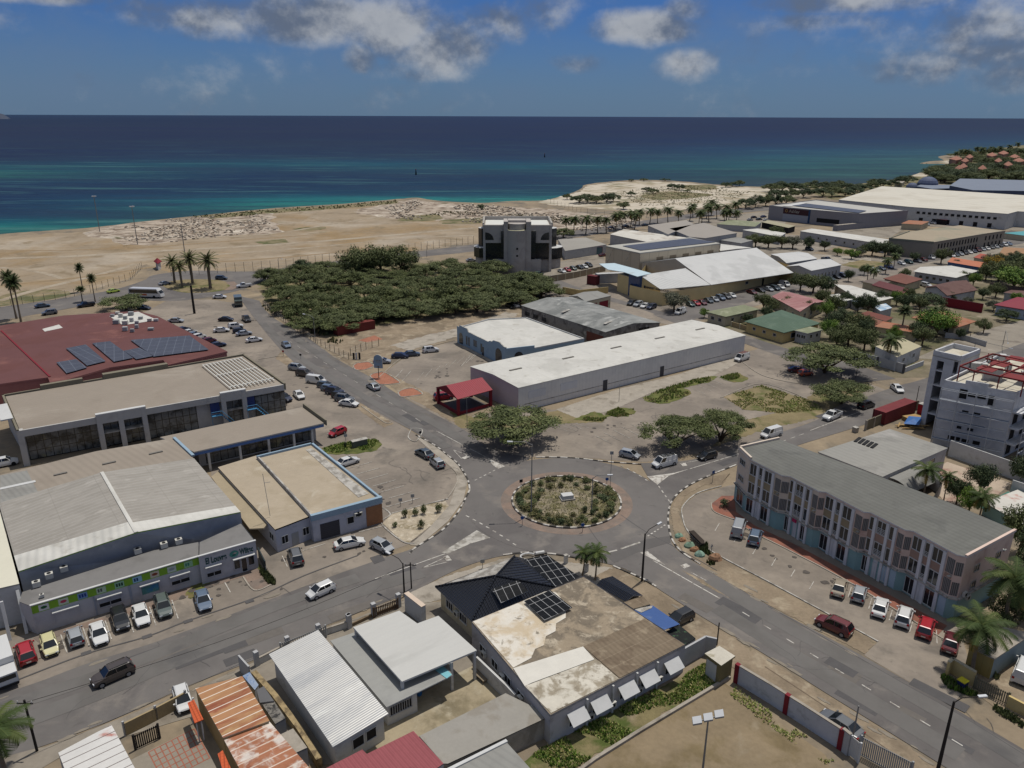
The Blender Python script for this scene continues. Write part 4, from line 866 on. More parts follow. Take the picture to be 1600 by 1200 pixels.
# ================= OFFICE BLOCK WITH ROUND TOWER =================
M_og=mat('office_grey',(176,170,163),.85,.05,.15,c2=[((164,158,152),.56,.2)])
zo=17.5
c0=P(755,424).to_2d();c1=P(862,424).to_2d()
ax=(c1-c0).normalized();ay=Vector((-ax.y,ax.x));Wd=(c1-c0).length
def of(u,v):return c0+ax*u*Wd+ay*v*Wd
zt=19.0
b=Bd('office_block','dark glass office block with a round grey stair tower and white roofs beside the thicket','building',[tuple(of(0,0)),tuple(of(1,0)),tuple(of(1,.8)),tuple(of(0,.8))],zt,world=True)
g=MB();g.prism([of(.03,.03),of(.97,.03),of(.97,.8),of(.03,.8)],0,zt-.8,M_og,mat('office_roof',(206,206,200),.8,.04,.2));g.build('core',b.t)
g=MB()
for u in (0,.955):g.box((of(u+.02,.0)),1.0,1.0,0,zt,M_og,math.atan2(ax.y,ax.x))
g.build('corner_column',b.t)
for k,(u0,u1) in enumerate(((.03,.34),(.68,.955))):
 g=MB();g.prism([of(u0+.005,-.0),of(u1-.005,0),of(u1-.005,.04),of(u0+.005,.04)],5.0,11.8,M_glass,None,True);g.build('glass_front',b.t)
 g=MB();g.prism([of(u0,-.02),of(u1,-.02),of(u1,.04),of(u0,.04)],11.8,zt,M_og,None,True);g.build('upper_panel',b.t)
 cx=.10 if k == 0 else .905
 g=MB();pts=[];
 for q_ in range(7):a=math.pi/2*q_/6;pts.append((cx-.065+.12*math.cos(a),13.0+3.1*math.sin(a)) if k == 0 else (cx+.045-.12*math.cos(a),13.0+3.1*math.sin(a)))
 pts=[((cx-.065) if k == 0 else cx+.045,13.0)]+pts
 g.poly([Vector((of(x,-.022).x,of(x,-.022).y,z)) for x,z in pts],M_glass);g.build('quarter_round_window',b.t)
 g=MB();a0_=(.26,.34) if k == 0 else (.68,.76);g.prism([of(a0_[0],-.05),of(a0_[1],-.05),of(a0_[1],.02),of(a0_[0],.02)],6,16.8,M_glass,M_pale,True);g.build('glass_shaft',b.t)
 g=MB();u2=u0+.12 if k == 0 else u0+.0;g.prism([of(u2,-.06),of(u2+.16,-.06),of(u2+.16,.03),of(u2,.03)],0,5.2,M_og,M_pale);g.build('porch',b.t)
g=MB();g.prism([of(.30,-.06),of(.36,-.06),of(.36,.3),of(.30,.3)],0,20.5,M_og,None);g.prism([of(.62,-.08),of(.69,-.08),of(.69,.3),of(.62,.3)],0,20.5,M_og,None);g.prism([of(.355,.1),of(.625,.1),of(.625,.3),of(.355,.3)],0,20.5,M_og,None);g.build('slab_wall',b.t)
g=MB();cc_=of(.49,-.0);rad=.15*Wd;g.prism([(cc_.x+rad*math.cos(2*math.pi*k/28),cc_.y+rad*math.sin(2*math.pi*k/28)) for k in range(28)],0,17.2,M_og,mat('pale_cap',(180,178,150),.8,.1,.3));g.prism([(cc_.x+ay.x*1.2+rad*.86*math.cos(2*math.pi*k/28),cc_.y+ay.y*1.2+rad*.86*math.sin(2*math.pi*k/28)) for k in range(28)],17.2,19.6,M_og);ot=g.build('round_tower',b.t)
g=MB();g.box(cc_-ay*rad*1.0,.7,.3,9.6,10.4,M_dark);g.box(cc_-ay*rad*1.0,.7,.3,6.8,7.5,M_dark);g.build('porthole',ot)
for nm,(u,v,r_,z0_,z1_) in dict(a=(.06,.45,.14,5,16.2),b_=(.08,.4,.23,4.5,8.6),c=(.95,.45,.15,5,16.2),d=(.95,.4,.24,4,8.6)).items():
 g=MB();q_=of(u,v);g.prism([(q_.x+r_*Wd*math.cos(2*math.pi*k/10+.3),q_.y+r_*Wd*.9*math.sin(2*math.pi*k/10+.3)) for k in range(10)],z0_,z1_,M_glass,M_frame,True)
 g.prism([(q_.x+r_*Wd*.9*math.cos(2*math.pi*k/10+.3),q_.y+r_*Wd*.8*math.sin(2*math.pi*k/10+.3)) for k in range(10)],0,z0_,M_og);g.build('glass_wing',b.t)
g=MB()
for z in (8.6,5.1):g.prism([of(.34,.12),of(.34,.13),of(.345,.13)],z,z+.1,M_og)
for i_,(u0,u1,v0,v1) in enumerate(((0,1,.79,.82),(-.005,.02,.02,.8),(.98,1.005,.02,.8))):g.prism([of(u0,v0),of(u1,v0),of(u1,v1),of(u0,v1)],zt-.9,zt+.7,M_og,M_pale)
g.build('parapet',b.t)
# ================= LEFT SIDE BUILDINGS =================
M_tanr=mat('grey_brown_roof',(146,136,124),.9,.04,.05,c2=[((138,128,116),.55,.05),((154,145,133),.62,.08)],corr=1.2)
M_sg=mat('showroom_grey',(182,180,176),.85,.05,.2,c2=[((170,168,164),.58,.3)])
zs=7.2
SR=[(3,617),(26,672),(446,599),(381,553)]
b=Bd('car_showroom','long grey car showroom with flat grey-brown roof, white portal frames and tall glazing','building',SR,zs)
b.flat(M_tanr,zs-.3,-.5,.2,M_sg,ud=(P(26,672,zs)-P(3,617,zs)))
b.parapet(mat('olive_grey_parapet',(122,116,100),.9,.08,.3),zs-1.2,zs+.05,.35,.02,edges=[0,2,3]);b.parapet(M_sg,zs-1.5,zs-.22,.35,.02,'fascia',edges=[1])
inner=[b.W(1,0,0,-4),b.W(1,b.len(1),0,-2.5)]
g=MB();A,B_,C,D=[b.W(1,0.4,0,-3),b.W(1,b.len(1)-.4,0,-.6),Vector((b.p[3].x,b.p[3].y,0)),Vector((b.p[0].x,b.p[0].y,0))]
g.prism([A,B_,C,D],0,zs-1.3,M_sg,M_dark);g.build('wall',b.t)
L1=b.len(1)
def col_(u,wd=.9,dp=.9,z1=zs+.15,m=M_sg,o=.35):g=MB();b.rb(g,1,u*L1-wd/2,u*L1+wd/2,0,z1,o-dp,o,m);g.build('column',b.t)
col_(.008,1,1.2,zs-.25,o=.0)
for us in ((.27,.345,.43),(.735,.82)):
 for u in us:col_(u)
 g=MB();b.rb(g,1,us[0]*L1-.45,us[-1]*L1+.45,zs+.15,zs+.4,-.55,.36,M_frame);b.rb(g,1,us[0]*L1,us[-1]*L1,zs-1.6,zs+.15,.0,.3,M_sg);b.rb(g,1,us[0]*L1,us[-1]*L1,3.4,3.6,-1.8,.1,M_pale);g.build('portal_beam',b.t)
M_glz=mat('showroom_glass',(118,120,118),.2,.3,.3,spec=.5,c2=[((62,64,64),.52,.4),((136,130,100),.62,.3)],stripes=[('u',1.3,.12,(30,30,32),1),('v',1.7,.12,(30,30,32),1)])
for u0,u1 in ((.02,.26),(.28,.34),(.35,.42),(.44,.63),(.745,.81),(.865,.995)):
 g=MB();o=-2.8;b.rb(g,1,u0*L1,u1*L1,.1,zs-1.55,o+(.3+u0*2.2),o+(.4+u0*2.2)+.01,M_glz);g.build('glazing',b.t)
for u in (.70,.845):
 b.panel(1,u*L1-.9,u*L1+.9,3.3,5.6,mat('navy_door',(48,62,110),.6,.05,1),-.3,'door',-.6)
 g=MB();M_bst=mat('blue_steel',(70,130,170),.6,.05,1)
 b.rb(g,1,u*L1-1,u*L1+1,3.0,3.1,-.3,.9,M_bst)
 for k in range(8):b.rb(g,1,u*L1+1+k*.3,u*L1+1.3+k*.3,2.8-k*.36,2.88-k*.36,-.2,.8,M_bst)
 g.tube([b.W(1,u*L1-1,4.0,.85),b.W(1,u*L1+1,4.0,.85),b.W(1,u*L1+3.3,1.2,.85)],.05,M_bst,4);g.tube([b.W(1,u*L1-1,0,.85),b.W(1,u*L1-1,4.0,.85)],.05,M_bst,4);g.build('outside_stair',b.t)
g=MB();M_tr=mat('white_truss',(206,204,196),.7,.04,1)
zz=zs+.15
A0,A1,B0,B1=P(316,570,zz),P(362,608,zz),P(378,558,zz),P(432,594,zz)
for k in range(12):g.beam(A0.lerp(B0,k/11.5),A1.lerp(B1,k/11.5),.2,.1,M_tr)
for k in range(3):g.beam(A0.lerp(A1,k*.45+.02),B0.lerp(B1,k*.45+.02),.3,.16,M_tr)
g.build('rooftop_pergola',b.t)
g=MB();b.rb(g,3,.70*b.len(3),.86*b.len(3),zs-.6,zs+.7,-.4,.6,mat('olive_grey_parapet',(0,0,0)));b.rb(g,3,.35*b.len(3),.62*b.len(3),zs-.6,zs+.8,-.4,.9,mat('olive_grey_parapet',(0,0,0)));g.build('roof_screen',b.t)
g=MB();b.rb(g,0,.3*b.len(0),.72*b.len(0),zs+.0,zs+.25,-.2,1.8,M_frame);g.build('side_canopy',b.t)
M_rr=mat('brick_red_roof',(103,68,67),.9,.07,.04,c2=[((100,64,61),.52,.05),((122,82,76),.64,.1)])
M_rw2=mat('faded_red_wall',(160,108,104),.9,.08,.2)
zr=6.2
b=Bd('supermarket','large supermarket with flat brick-red roof carrying blocks of solar panels','building',[(-120,540),(-90,612),(76,589),(80,600),(170,574),(256,562),(262,570),(354,549),(245,494),(214,486),(100,493),(0,509)],zr)
b.walls(M_rw2);b.flat(M_rr,zr,.15,.4,M_rw2,ud=(1,.15,0))
g=MB();
g.beam(P(2,517,zr+.02),P(78,589,zr+.02),.35,.3,M_redw);g.build('roof_step',b.t)
for nm,pts in (('solar_array',[(88,566),(119,561),(136,574),(104,583)]),('solar_array',[(103,544),(134,538),(165,564),(136,571)]),('solar_array',[(144,536),(172,533),(208,559),(178,565)]),('solar_array',[(193,548),(218,543),(240,556),(213,561)]),('solar_array',[(204,531),(296,524),(326,546),(240,557)])):
 g=MB();pt=Ps(pts,zr+.35);g.slab(pt,.08,M_pvf,ud=pt[1]-pt[0]);g.build(nm,b.t)
g=MB();g.slab(Ps([(171,494),(216,487),(246,500),(192,508)],zr+.05),.05,M_wroof);g.slab(Ps([(66,514),(92,507),(98,512),(70,518)],zr+.05),.05,M_wroof);g.build('white_patch',b.t)
rj=random.Random(4);k=0
for x,y in [(176,495),(184,491),(189,496),(196,499),(205,493),(206,503),(196,507),(214,506),(182,506),(214,513),(234,502),(244,502),(236,516),(196,517),(207,519),(220,499)]:
 c=P(x,y,zr);tt=thing('rooftop_air_conditioner','grey cooling unit in the cluster on the red supermarket roof','air conditioner',(c.x,c.y,zr),'cooling units on the supermarket roof')
 g=MB();s_=rj.uniform(.8,1.5);g.box(c,s_,s_*.8,zr+.1,zr+.1+rj.uniform(.6,1.1),rj.choice([M_ac,M_gframe,M_wall_g]),R(10));g.build('casing',tt);g=MB();g.box(c,s_*.6,s_*.5,zr,zr+.1,M_dark);g.build('feet',tt)
M_shed=mat('ribbed_grey_roof',(154,149,141),.75,.05,.3,c2=[((144,139,131),.52,.3),((168,163,155),.64,.5)],st=(1,.5),corr=1.0,amp=.03,stripes=[('u',1.0,.14,(172,168,161),.5),('v',6.3,.12,(136,131,123),.5)])
M_lime=mat('lime_green_paint',(128,170,52),.7,.05,.5,c2=[((112,152,50),.6,.4)])
M_navy=mat('slate_blue_wall',(150,156,166),.85,.08,.12,c2=[((138,144,154),.52,.2),((164,169,177),.64,.3)])
b=Bd('metal_shed','big grey ribbed metal shed with white front strip and slate blue front wall','warehouse',[(27,905),(376,799),(302,716),(0,786)],0)
ze,zrd=5.6,7.4
pL0,pL1=P(-2,786,ze),P(29,893,ze);pR0,pR1=P(303,716,ze),P(376,800,ze);r0,r1=P(159,738,zrd),P(213,832,zrd)
mb=MB();mb.slab([pL1,r1,r0,pL0],.12,M_shed,M_lime,ud=r1-r0) ;mb.slab([r1,pR1,pR0,r0],.12,M_shed,M_lime,ud=r1-r0);mb.build('roof',b.t)
e=.07;mb=MB();U=Vector((0,0,.03))
def lp(a,c,t_):return a.lerp(c,t_)
mb.slab([pL1+U,r1+U,lp(r1,r0,.16)+U,lp(pL1,pL0,.2)+U],.02,M_wroof);mb.slab([r1+U,pR1+U,lp(pR1,pR0,.10)+U,lp(r1,r0,.14)+U],.02,M_wroof);mb.beam(r0+U*2,r1+U*2,.5,.08,M_wroof);mb.build('white_strip',b.t)
V0=lambda v,z=0:Vector((v.x,v.y,z))
mb=MB();T=Vector((0,0,.13));mb.poly([V0(pL1),V0(pR1),pR1-T,r1-T,pL1-T],M_navy);mb.poly([V0(pR1),V0(pR0),pR0-T,pR1-T],M_wall_c);mb.poly([V0(pL0),V0(pL1),pL1-T,pL0-T],M_wall_w);mb.poly([V0(pR0),V0(pL0),pL0-T,r0-T,pR0-T],M_wall_g);mb.build('wall',b.t)
M_ann=mat('annexe_grey_roof',(122,120,118),.88,.06,.12,c2=[((112,110,108),.55,.2)])
M_ps=mat('grey_plaster',(182,181,184),.88,.06,.3,c2=[((168,167,170),.6,.4)])
za=4.1
b=Bd('green_front_shop','grey shop front with lime green sign band and small logos above parked cars','building',[(48,947),(310,870),(310,847),(240,860),(176,880),(35,925),(30,940)],za)
b.walls(M_ps,0,za);b.flat(M_ann,za,0,.12,M_wall_w);L0=b.len(0)
b.panel(0,0,L0-.02,za-1.15,za-.1,M_lime,.06,'sign_band');g=MB();b.rb(g,0,-.1,L0,za+.01,za+.14,-.2,.16,M_frame);g.build('coping',b.t)
lc=[((40,100,60),(210,212,210)),((190,60,90),(190,200,180)),((30,60,130),(120,150,190)),((90,90,90),(180,200,170)),((20,60,40),(150,190,160)),((20,60,110),(150,190,210)),((140,70,50),(200,190,170)),((150,160,160),(190,200,190)),((60,130,110),(150,190,150))]
for k,(c1_,c2_) in enumerate(lc):
 u=L0*(.065+.108*k);g=MB();b.rb(g,0,u-.55,u+.55,za-1.05,za-.2,.06,.085,mat('logo_board_%s' % 'abcdefghi'[k],c2_,.6,.03,1));lb=g.build('logo_board',b.t)
 g=MB();mm=mat('logo_ink_%s' % 'abcdefghi'[k],c1_,.6,.03,1)
 pts=[b.W(0,u+.36*math.cos(a),za-.62+.2*math.sin(a),.095) for a in [2*math.pi*q_/12 for q_ in range(12)]]
 if k in (0,1,6,7):g.poly(pts,mm)
 else:
  for q_ in range(3 if k in (2,4) else 2):b.rb(g,0,u-.4+q_*.3,u-.2+q_*.3,za-.85,za-.4,.085,.1,mm)
 g.build('logo',lb)
for u0,u1,kind_ in ((.10,.25,'blank'),(.355,.50,'slit'),(.61,.735,'picture'),(.80,.93,'slit')):
 g=MB();b.rb(g,0,u0*L0,u1*L0,2.35,2.5,0,.5,M_frame);b.rb(g,0,u0*L0,u0*L0+.12,.75,2.35,0,.14,M_ps);b.rb(g,0,u1*L0-.12,u1*L0,.75,2.35,0,.14,M_ps);g.build('awning',b.t)
 if kind_ == 'slit':b.win(0,(u0+u1)/2*L0,(u1-u0)*L0*.88,1.0,.55,panes=2,fr=M_ps,gl=M_dark)
 if kind_ == 'picture':b.panel(0,u0*L0+.2,u1*L0-.2,.95,2.2,mat('mural',(88,140,136),.6,.2,.6,c2=[((170,70,70),.62,.5),((60,120,160),.58,.8)]),.06,'poster')
b.panel(0,.545*L0,.56*L0,.1,2.9,M_navy,.1,'downpipe');b.panel(0,.335*L0,.345*L0,.1,2.9,M_navy,.1,'downpipe')
vents([(58,917),(78,904),(101,893)],za,label=['boxy white cooling unit on the shop roof, first from the left','boxy white cooling unit on the shop roof, second from the left','boxy white cooling unit on the shop roof, third from the left'],group='cooling units on the green fronted shop')
vents([(216,865),(257,856),(280,850)],za,label=['white cooling unit against the slate blue wall, leftmost of the right three','white cooling unit against the slate blue wall, middle of the right three','white cooling unit against the slate blue wall, rightmost of all'],group='cooling units on the green fronted shop')
vents([(66,934)],za,label='tiny white vent box behind the lime green sign band',size=(.5,.4,.4),name='roof_vent')
b=Bd('corner_shop','grey corner shop with dark green lettering and a round green emblem over its door','building',[(310,870),(399,845),(377,817),(311,847)],za+.3)
b.walls(M_ps);b.flat(M_ann,za+.28,-.1,.1,M_wall_w);L0=b.len(0);g=MB();b.rb(g,0,-.05,L0+.05,za+.28,za+.42,-.2,.14,M_frame);g.build('coping',b.t)
dr=(b.W(0,1,0)-b.W(0,0,0)).normalized();M_gt=mat('dark_green_letters',(30,72,70),.6,.04,1)
text('El Louvre',b.W(0,.10*L0,2.95,.03),dr,(0,0,1),1.3,M_gt,b.t,bold=.035,xs=.56);text('Wiltec',b.W(0,.70*L0,2.95,.03),dr,(0,0,1),1.25,M_gt,b.t,bold=.035,xs=.54)
g=MB();cu_=.6*L0;g.poly([b.W(0,cu_+.62*math.cos(a),3.35+.5*math.sin(a),.08) for a in [2*math.pi*q_/20 for q_ in range(20)]],mat('emblem_green',(70,140,128),.6,.05,1));em=g.build('round_emblem',b.t)
g=MB();g.poly([b.W(0,cu_+.1+.28*math.cos(a),3.35+.12*math.sin(a)+.1,.09) for a in [2*math.pi*q_/12 for q_ in range(12)]],M_pale);g.poly([b.W(0,cu_-.05+.25*math.cos(a),3.35+.1*math.sin(a)-.16,.09) for a in [2*math.pi*q_/12 for q_ in range(12)]],M_gt);g.build('emblem_mark',em)
g=MB();b.rb(g,0,.08*L0,.36*L0,2.5,2.62,0,.5,M_frame);b.rb(g,0,.56*L0,.95*L0,2.55,2.68,0,.6,M_frame);g.build('awning',b.t)
b.win(0,.22*L0,.24*L0,.9,.6,panes=2,fr=M_ps,gl=M_dark);b.win(0,.63*L0,.1*L0,.9,1.5,panes=1,fr=M_ps);b.win(0,.755*L0,.09*L0,.15,2.3,panes=1,fr=M_frame,name='door',sill=False);b.win(0,.885*L0,.1*L0,.9,1.5,panes=1,fr=M_ps)
b=Bd('low_workshop','low workshop with grey-brown roof squeezed between showroom and metal shed','building',[(0,789),(160,738),(302,716),(273,684),(150,705),(0,742)],4.6)
b.flat(M_tanr,None,0,.3,M_wall_g);b.walls(M_wall_g)
g=MB();g.slab(Ps([(0,743),(42,735),(60,770),(0,788)],4.63),.02,M_groof);g.slab(Ps([(0,762),(55,750),(56,753),(0,765)],4.68),.02,M_frame);g.build('grey_section',b.t)
mb=MB()
for x,y in ((95,740),(171,723),(244,707)):mb.beam(P(x-11,y+2.5,4.7),P(x+10,y-2.2,4.7),.45,.18,mat('ridge_vent',(120,116,110),.8,.1,1))
mb.build('ridge_vent',b.t)
b=Bd('carport_wing','long narrow grey-brown roofed wing on blue and white pillars beside the showroom','building',[(250,683),(303,706),(506,661),(472,636)],4.4)
b.flat(M_tanr,None,0,.25,M_sg,ud=(P(303,706,4.4)-P(250,683,4.4)));L1=b.len(1)
M_blu=mat('denim_blue_trim',(88,118,168),.7,.05,.5)
g=MB();b.rb(g,1,0,L1,3.6,4.1,-.3,-.05,M_blu);g.build('fascia',b.t)
for u in (.1,.33,.55,.75,.9):g=MB();b.rb(g,1,u*L1-.2,u*L1+.2,0,3.6,-.5,-.1,M_wall_w);g.build('pillar',b.t)
g=MB();A,B_=b.W(1,.05*L1,0,-3),b.W(1,.97*L1,0,-3);n=(b.W(1,0,0,1)-b.W(1,0,0,0));g.prism([A,B_,B_-n*4,A-n*4],0,4.1,M_sg);g.build('wall',b.t)
g=MB();b.rb(g,1,.1*L1,.95*L1,.3,3,-3.0,-2.95,M_glz);g.build('glazing',b.t)
g=MB();b.rb(g,2,-.3,b.len(2)+.3,3.9,5.0,.3,.5,mat('olive_grey_parapet',(0,0,0)));g.build('end_screen',b.t)
g=MB();g.beam(P(272,684,4.75),P(302,712,4.75),.5,.3,mat('light_blue_plaster',(0,0,0)));g.build('blue_flashing',b.t)
M_tan=mat('sandy_roof',(169,156,136),.9,.05,.12,c2=[((160,147,126),.56,.15),((180,170,152),.64,.2)],corr=1)
b=Bd('tan_roof_building','single storey building with sandy roof and light blue parapet next to the roundabout gravel bed','building',[(401,712),(487,806),(596,777),(488,691)],4.5)
b.walls(mat('pale_lilac_wall',(180,182,192),.85,.06,.3,c2=[((160,162,172),.6,.4)]));b.flat(M_tan,4.1,-.2,.15)
b.parapet(M_sky,3.6,4.55,.5,.12,edges=[1]);b.parapet(M_sky,4.0,4.5,.3,.05,edges=[2,3]);b.parapet(M_pale,4.0,4.35,.35,.02,edges=[0])
g=MB();g.slab(Ps([(478,703),(487,700),(576,771),(560,777)],4.16),.03,M_pale);g.build('pale_walkway',b.t)
L1=b.len(1)
b.panel(1,.10*L1,.37*L1,.1,2.7,mat('dark_roller_door',(66,66,72),.7,.05,1,stripes=[('v',.3,.04,(40,40,44),.8)]),.05,'garage_door')
b.win(1,.53*L1,.09*L1,1.5,1.1,panes=1,gl=M_dark);b.ac(1,.62*L1,2.5);b.ac(1,.66*L1,2.5)
b.panel(1,.76*L1,L1,.1,3.4,mat('orange_brick_wall',(150,108,78),.9,.1,1,stripes=[('v',.25,.03,(120,90,68),.7)]),.06,'brick_panel')
b=Bd('tan_roof_house','lower sandy roofed house with two windows joined to the light blue rimmed building','building',[(341,730),(430,827),(487,805),(400,712)],3.9)
b.walls(mat('pale_lilac_wall',(0,0,0)));b.flat(M_tan,None,.05,.2,M_dark);L1=b.len(1)
for u in (.22,.80):b.win(1,u*L1,.16*L1,1.1,1.2,panes=2,gl=M_dark)
b.door(1,.5*L1,1.1,2.1,M_gframe);b.win(0,.93*b.len(0),1.6,1.4,1.1,panes=2,gl=M_dark)
c=P(422,806,4.1);g=MB();g.tube([c,c+Vector((-.4,0,7))],.04,M_gframe,5);g.beam(c+Vector((-.3,0,5.5)),c+Vector((.5,.3,5.5)),.05,.05,M_gframe);g.build('antenna',b.t)
g=MB();g.slab(Ps([(330,745),(342,735),(418,818),(412,825),(390,826)],3.3),.2,mat('sandy_strip_roof',(158,145,122),.9,.08,.3));g.build('lean_to_roof',b.t)
b=house('cream_shed','cream roofed shed cut off by the left edge of the picture','warehouse',[(-60,800),(-70,935),(30,912),(0,800)],5.6,M_wall_w,mat('cream_roof',(206,202,184),.85,.04,.1),over=0)
g=MB();
for a,c in (((27,922,5),(42,990,0)),((2,940,5),(16,1000,0))):g.beam(P(*a),P(*c),.35,.35,M_frame)
g.build('raking_post',b.t)
# ================= FOREGROUND =================
M_tile=mat('black_roof_tiles',(40,42,48),.34,.1,.6,spec=.45,corr=.42,amp=.1,bst=1,stripes=[('v',.36,.06,(20,20,24),.8)])
zt_=3.2
b=Bd('tiled_house','house with glossy black hipped tile roof and solar panels by the roundabout','house',[(680,917),(737,970),(867,917),(820,874),(798,872)],zt_)
b.p=b.off(b.out,-.5);b.walls(M_wall_c)
A,B_,C,D,Ee=P(680,917,zt_),P(737,971,zt_),P(868,917,zt_),P(818,872,zt_),P(797,873,zt_)
R1,R2=P(775,900,5.6),P(804,869,5.6)
mb=MB()
for pn in ([A,B_,R1],[B_,C,R1],[C,D,R2,R1] ,[Ee,A,R1,R2],[D,Ee,R2]):mb.slab(pn,.12,M_tile,M_pale,ud=(pn[1]-pn[0]))
mb.build('roof',b.t)
mb=MB()
for a,c in ((A,R1),(B_,R1),(C,R1),(R1,R2)):mb.tube([a+Vector((0,0,.05)),c+Vector((0,0,.08))],.13,M_tile,6)
mb.build('ridge_tiles',b.t)
def pvq(parent,pts,name='solar_array',m=None,dz=.0):
 g=MB();p_=[P(*q_) for q_ in pts];g.slab(p_,.06,m or M_pvk,M_gframe,ud=p_[1]-p_[0]);return g.build(name,parent)
pvq(b.t,[(768,921,5.0),(810,906.5,5.25),(825,923.5,4.4),(783,942,4.1)])
b.wins(0,2,1.5,1.2,1.1,panes=3,fr=M_frame,gl=M_dark);b.ac(0,.55*b.len(0),1.5)
b=Bd('solar_roof_wing','flat wing of the tiled house fully covered by black solar panels','house',[(818,874),(868,916),(906,901),(854,867)],3.1)
b.walls(M_wall_c);b.flat(M_dark,3.15,-.1,.15)
pvq(b.t,[(819,874,3.5),(854,866.5,3.5),(906,901,3.5),(868,916,3.5)])
M_st=mat('stained_flat_roof',(152,138,118),.92,.12,.4,c2=[((116,106,92),.48,.35),((176,164,144),.60,.6),((98,90,80),.66,.9)],bump=.03)
M_cr=mat('peeling_cream_roof',(196,180,154),.92,.06,.2,c2=[((212,206,194),.47,.22),((170,156,134),.6,.5),((118,110,98),.66,.7)])
M_wp=mat('patched_white_roof',(200,194,180),.9,.08,.3,c2=[((150,140,122),.52,.5),((130,120,104),.62,.8)])
M_br=mat('brown_sheet_roof',(124,110,92),.9,.1,.3,c2=[((108,94,78),.52,.3),((146,132,112),.64,.5)],corr=.6,stripes=[('v',1.6,.08,(150,136,116),.5)])
b=Bd('stained_roof_building','wide building with stained and patched flat roof and white window hoods','building',[(737,971),(860,1117),(1071,1007),(912,900)],3.9)
b.walls(mat('pale_grey_lilac_wall',(176,174,176),.85,.06,.3,c2=[((150,148,148),.6,.4)]));b.flat(M_st,3.8,0,.2,M_wall_w)
def rsheet(parent,pts,z,m,name='roof_section',ud=None):g=MB();p_=Ps(pts,z);g.slab(p_,.04,m,ud=ud or (p_[1]-p_[0]));return g.build(name,parent)
rsheet(b.t,[(739,971),(802,1043),(830,1028),(836,1014),(850,1008),(853,994),(868,986),(869,974),(884,965),(884,952),(876,944),(876,934),(868,925),(852,924)],3.86,M_cr);rsheet(b.t,[(802,1044),(911,1010),(929,1030),(830,1067),(820,1072)],3.9,mat('fresh_white_patch',(208,204,194),.85,.05,.5));rsheet(b.t,[(820,1072),(931,1030),(967,1060),(861,1114)],3.86,M_wp)
rsheet(b.t,[(911,1010),(1007,967),(1070,1007),(968,1059)],3.88,M_br)
pvq(b.t,[(819,939,4.25),(860,922,4.25),(894,949,4.25),(851,969,4.25)])
L1=b.len(1)
for k,u in enumerate((.17,.33,.53,.69,.885)):
 g=MB();p0,p1=b.W(1,u*L1-1.15,2.9,.03),b.W(1,u*L1+1.15,2.9,.03);q0,q1=b.W(1,u*L1-1.15,2.0,1.15),b.W(1,u*L1+1.15,2.0,1.15)
 g.slab([p0,p1,q1,q0],.06,M_frame);g.build('window_hood',b.t);b.win(1,u*L1,1.6,1.1,1.0,panes=2,gl=M_dark)
 if k < 4:b.ac(1,u*L1+1.9,.9)
for u in (.245,.43,.61,.77):g=MB();b.rb(g,1,u*L1-.1,u*L1+.1,0,3.6,0,.25,M_wall_w);g.build('downpipe',b.t)
b.wins(0,5,1.4,1.3,1.0,panes=2,gl=M_dark);[b.ac(0,u*b.len(0),1.4) for u in (.2,.45,.68)]
b=Bd('black_canopy','small black tiled canopy on the road side of the stained flat roof','canopy',[(930,916),(978,940),(1004,930),(957,900)],3)
a_,b_,c_,d_=P(931,914,2.9),P(977,940,2.9),P(1004,930,3.3),P(957,900,3.4);e_=P(936,905,4.0);f_=P(990,930,3.9)
mb=MB();mb.slab([a_,b_,lp(b_,c_,.45)+Vector((0,0,.45)),lp(a_,d_,.35)+Vector((0,0,.45))],.1,M_tile,M_pale,ud=b_-a_);mb.slab([lp(a_,d_,.35)+Vector((0,0,.45)),lp(b_,c_,.45)+Vector((0,0,.45)),c_,d_],.1,M_tile,M_pale,ud=b_-a_);mb.build('roof',b.t)
b.p=b.off(b.out,-.3);b.walls(M_wall_c,0,2.8)
b=Bd('blue_awning','blue sheet awning with faded white corner next to the parked black car','awning',[(987,951),(1040,985),(1062,975),(1020,946)],2.9)
g=MB();g.slab(Ps([(987,952),(1038,984),(1062,975),(1020,946)],2.9),.05,mat('blue_sheet',(58,88,142),.6,.08,.5,c2=[((84,106,146),.6,.6)]));g.build('sheet',b.t)
g=MB();g.slab(Ps([(989,951),(1002,957),(1018,950),(1020,946.5)],2.95),.03,M_pale);g.build('faded_corner',b.t)
for k in range(4):g=MB();c=b.p[k];g.tube([Vector((c.x,c.y,0)),Vector((c.x,c.y,2.85))],.05,M_gframe,6);g.build('post',b.t)
b=house('brown_lean_to','brown sheet lean-to between black canopy and blue awning','shed',[(975,941),(990,951),(1016,944),(1004,931)],3.1,M_wall_c,M_br,over=0)
b=Bd('glazed_shed','dark open yard roof full of plants and clutter beyond the blue awning','shed',[(1041,985),(1071,1006),(1087,996),(1062,976)],2.2)
g=MB();b.walls(M_wall_g,0,2.0);b.flat(mat('black_netting',(24,28,26),.8,.3,1.5,c2=[((60,90,60),.62,1.5),((120,150,190),.70,1)]),2.1,0,.05)
M_shiny=mat('bright_zinc_roof',(206,204,198),.36,.06,.3,c2=[((184,184,182),.54,.25),((222,221,214),.64,.4)],metal=.25,spec=.8,st=(1,.3),corr=.3,amp=.014,bst=1,stripes=[('u',1.5,.12,(184,184,184),.5)])
b=Bd('zinc_roof_house','white house with bright ribbed zinc roof facing the street','house',[(420,1022),(520,1167),(607,1115),(497,984)],3.4)
b.p=b.off(b.out,-.4);b.walls(M_wall_w,0,3.1)
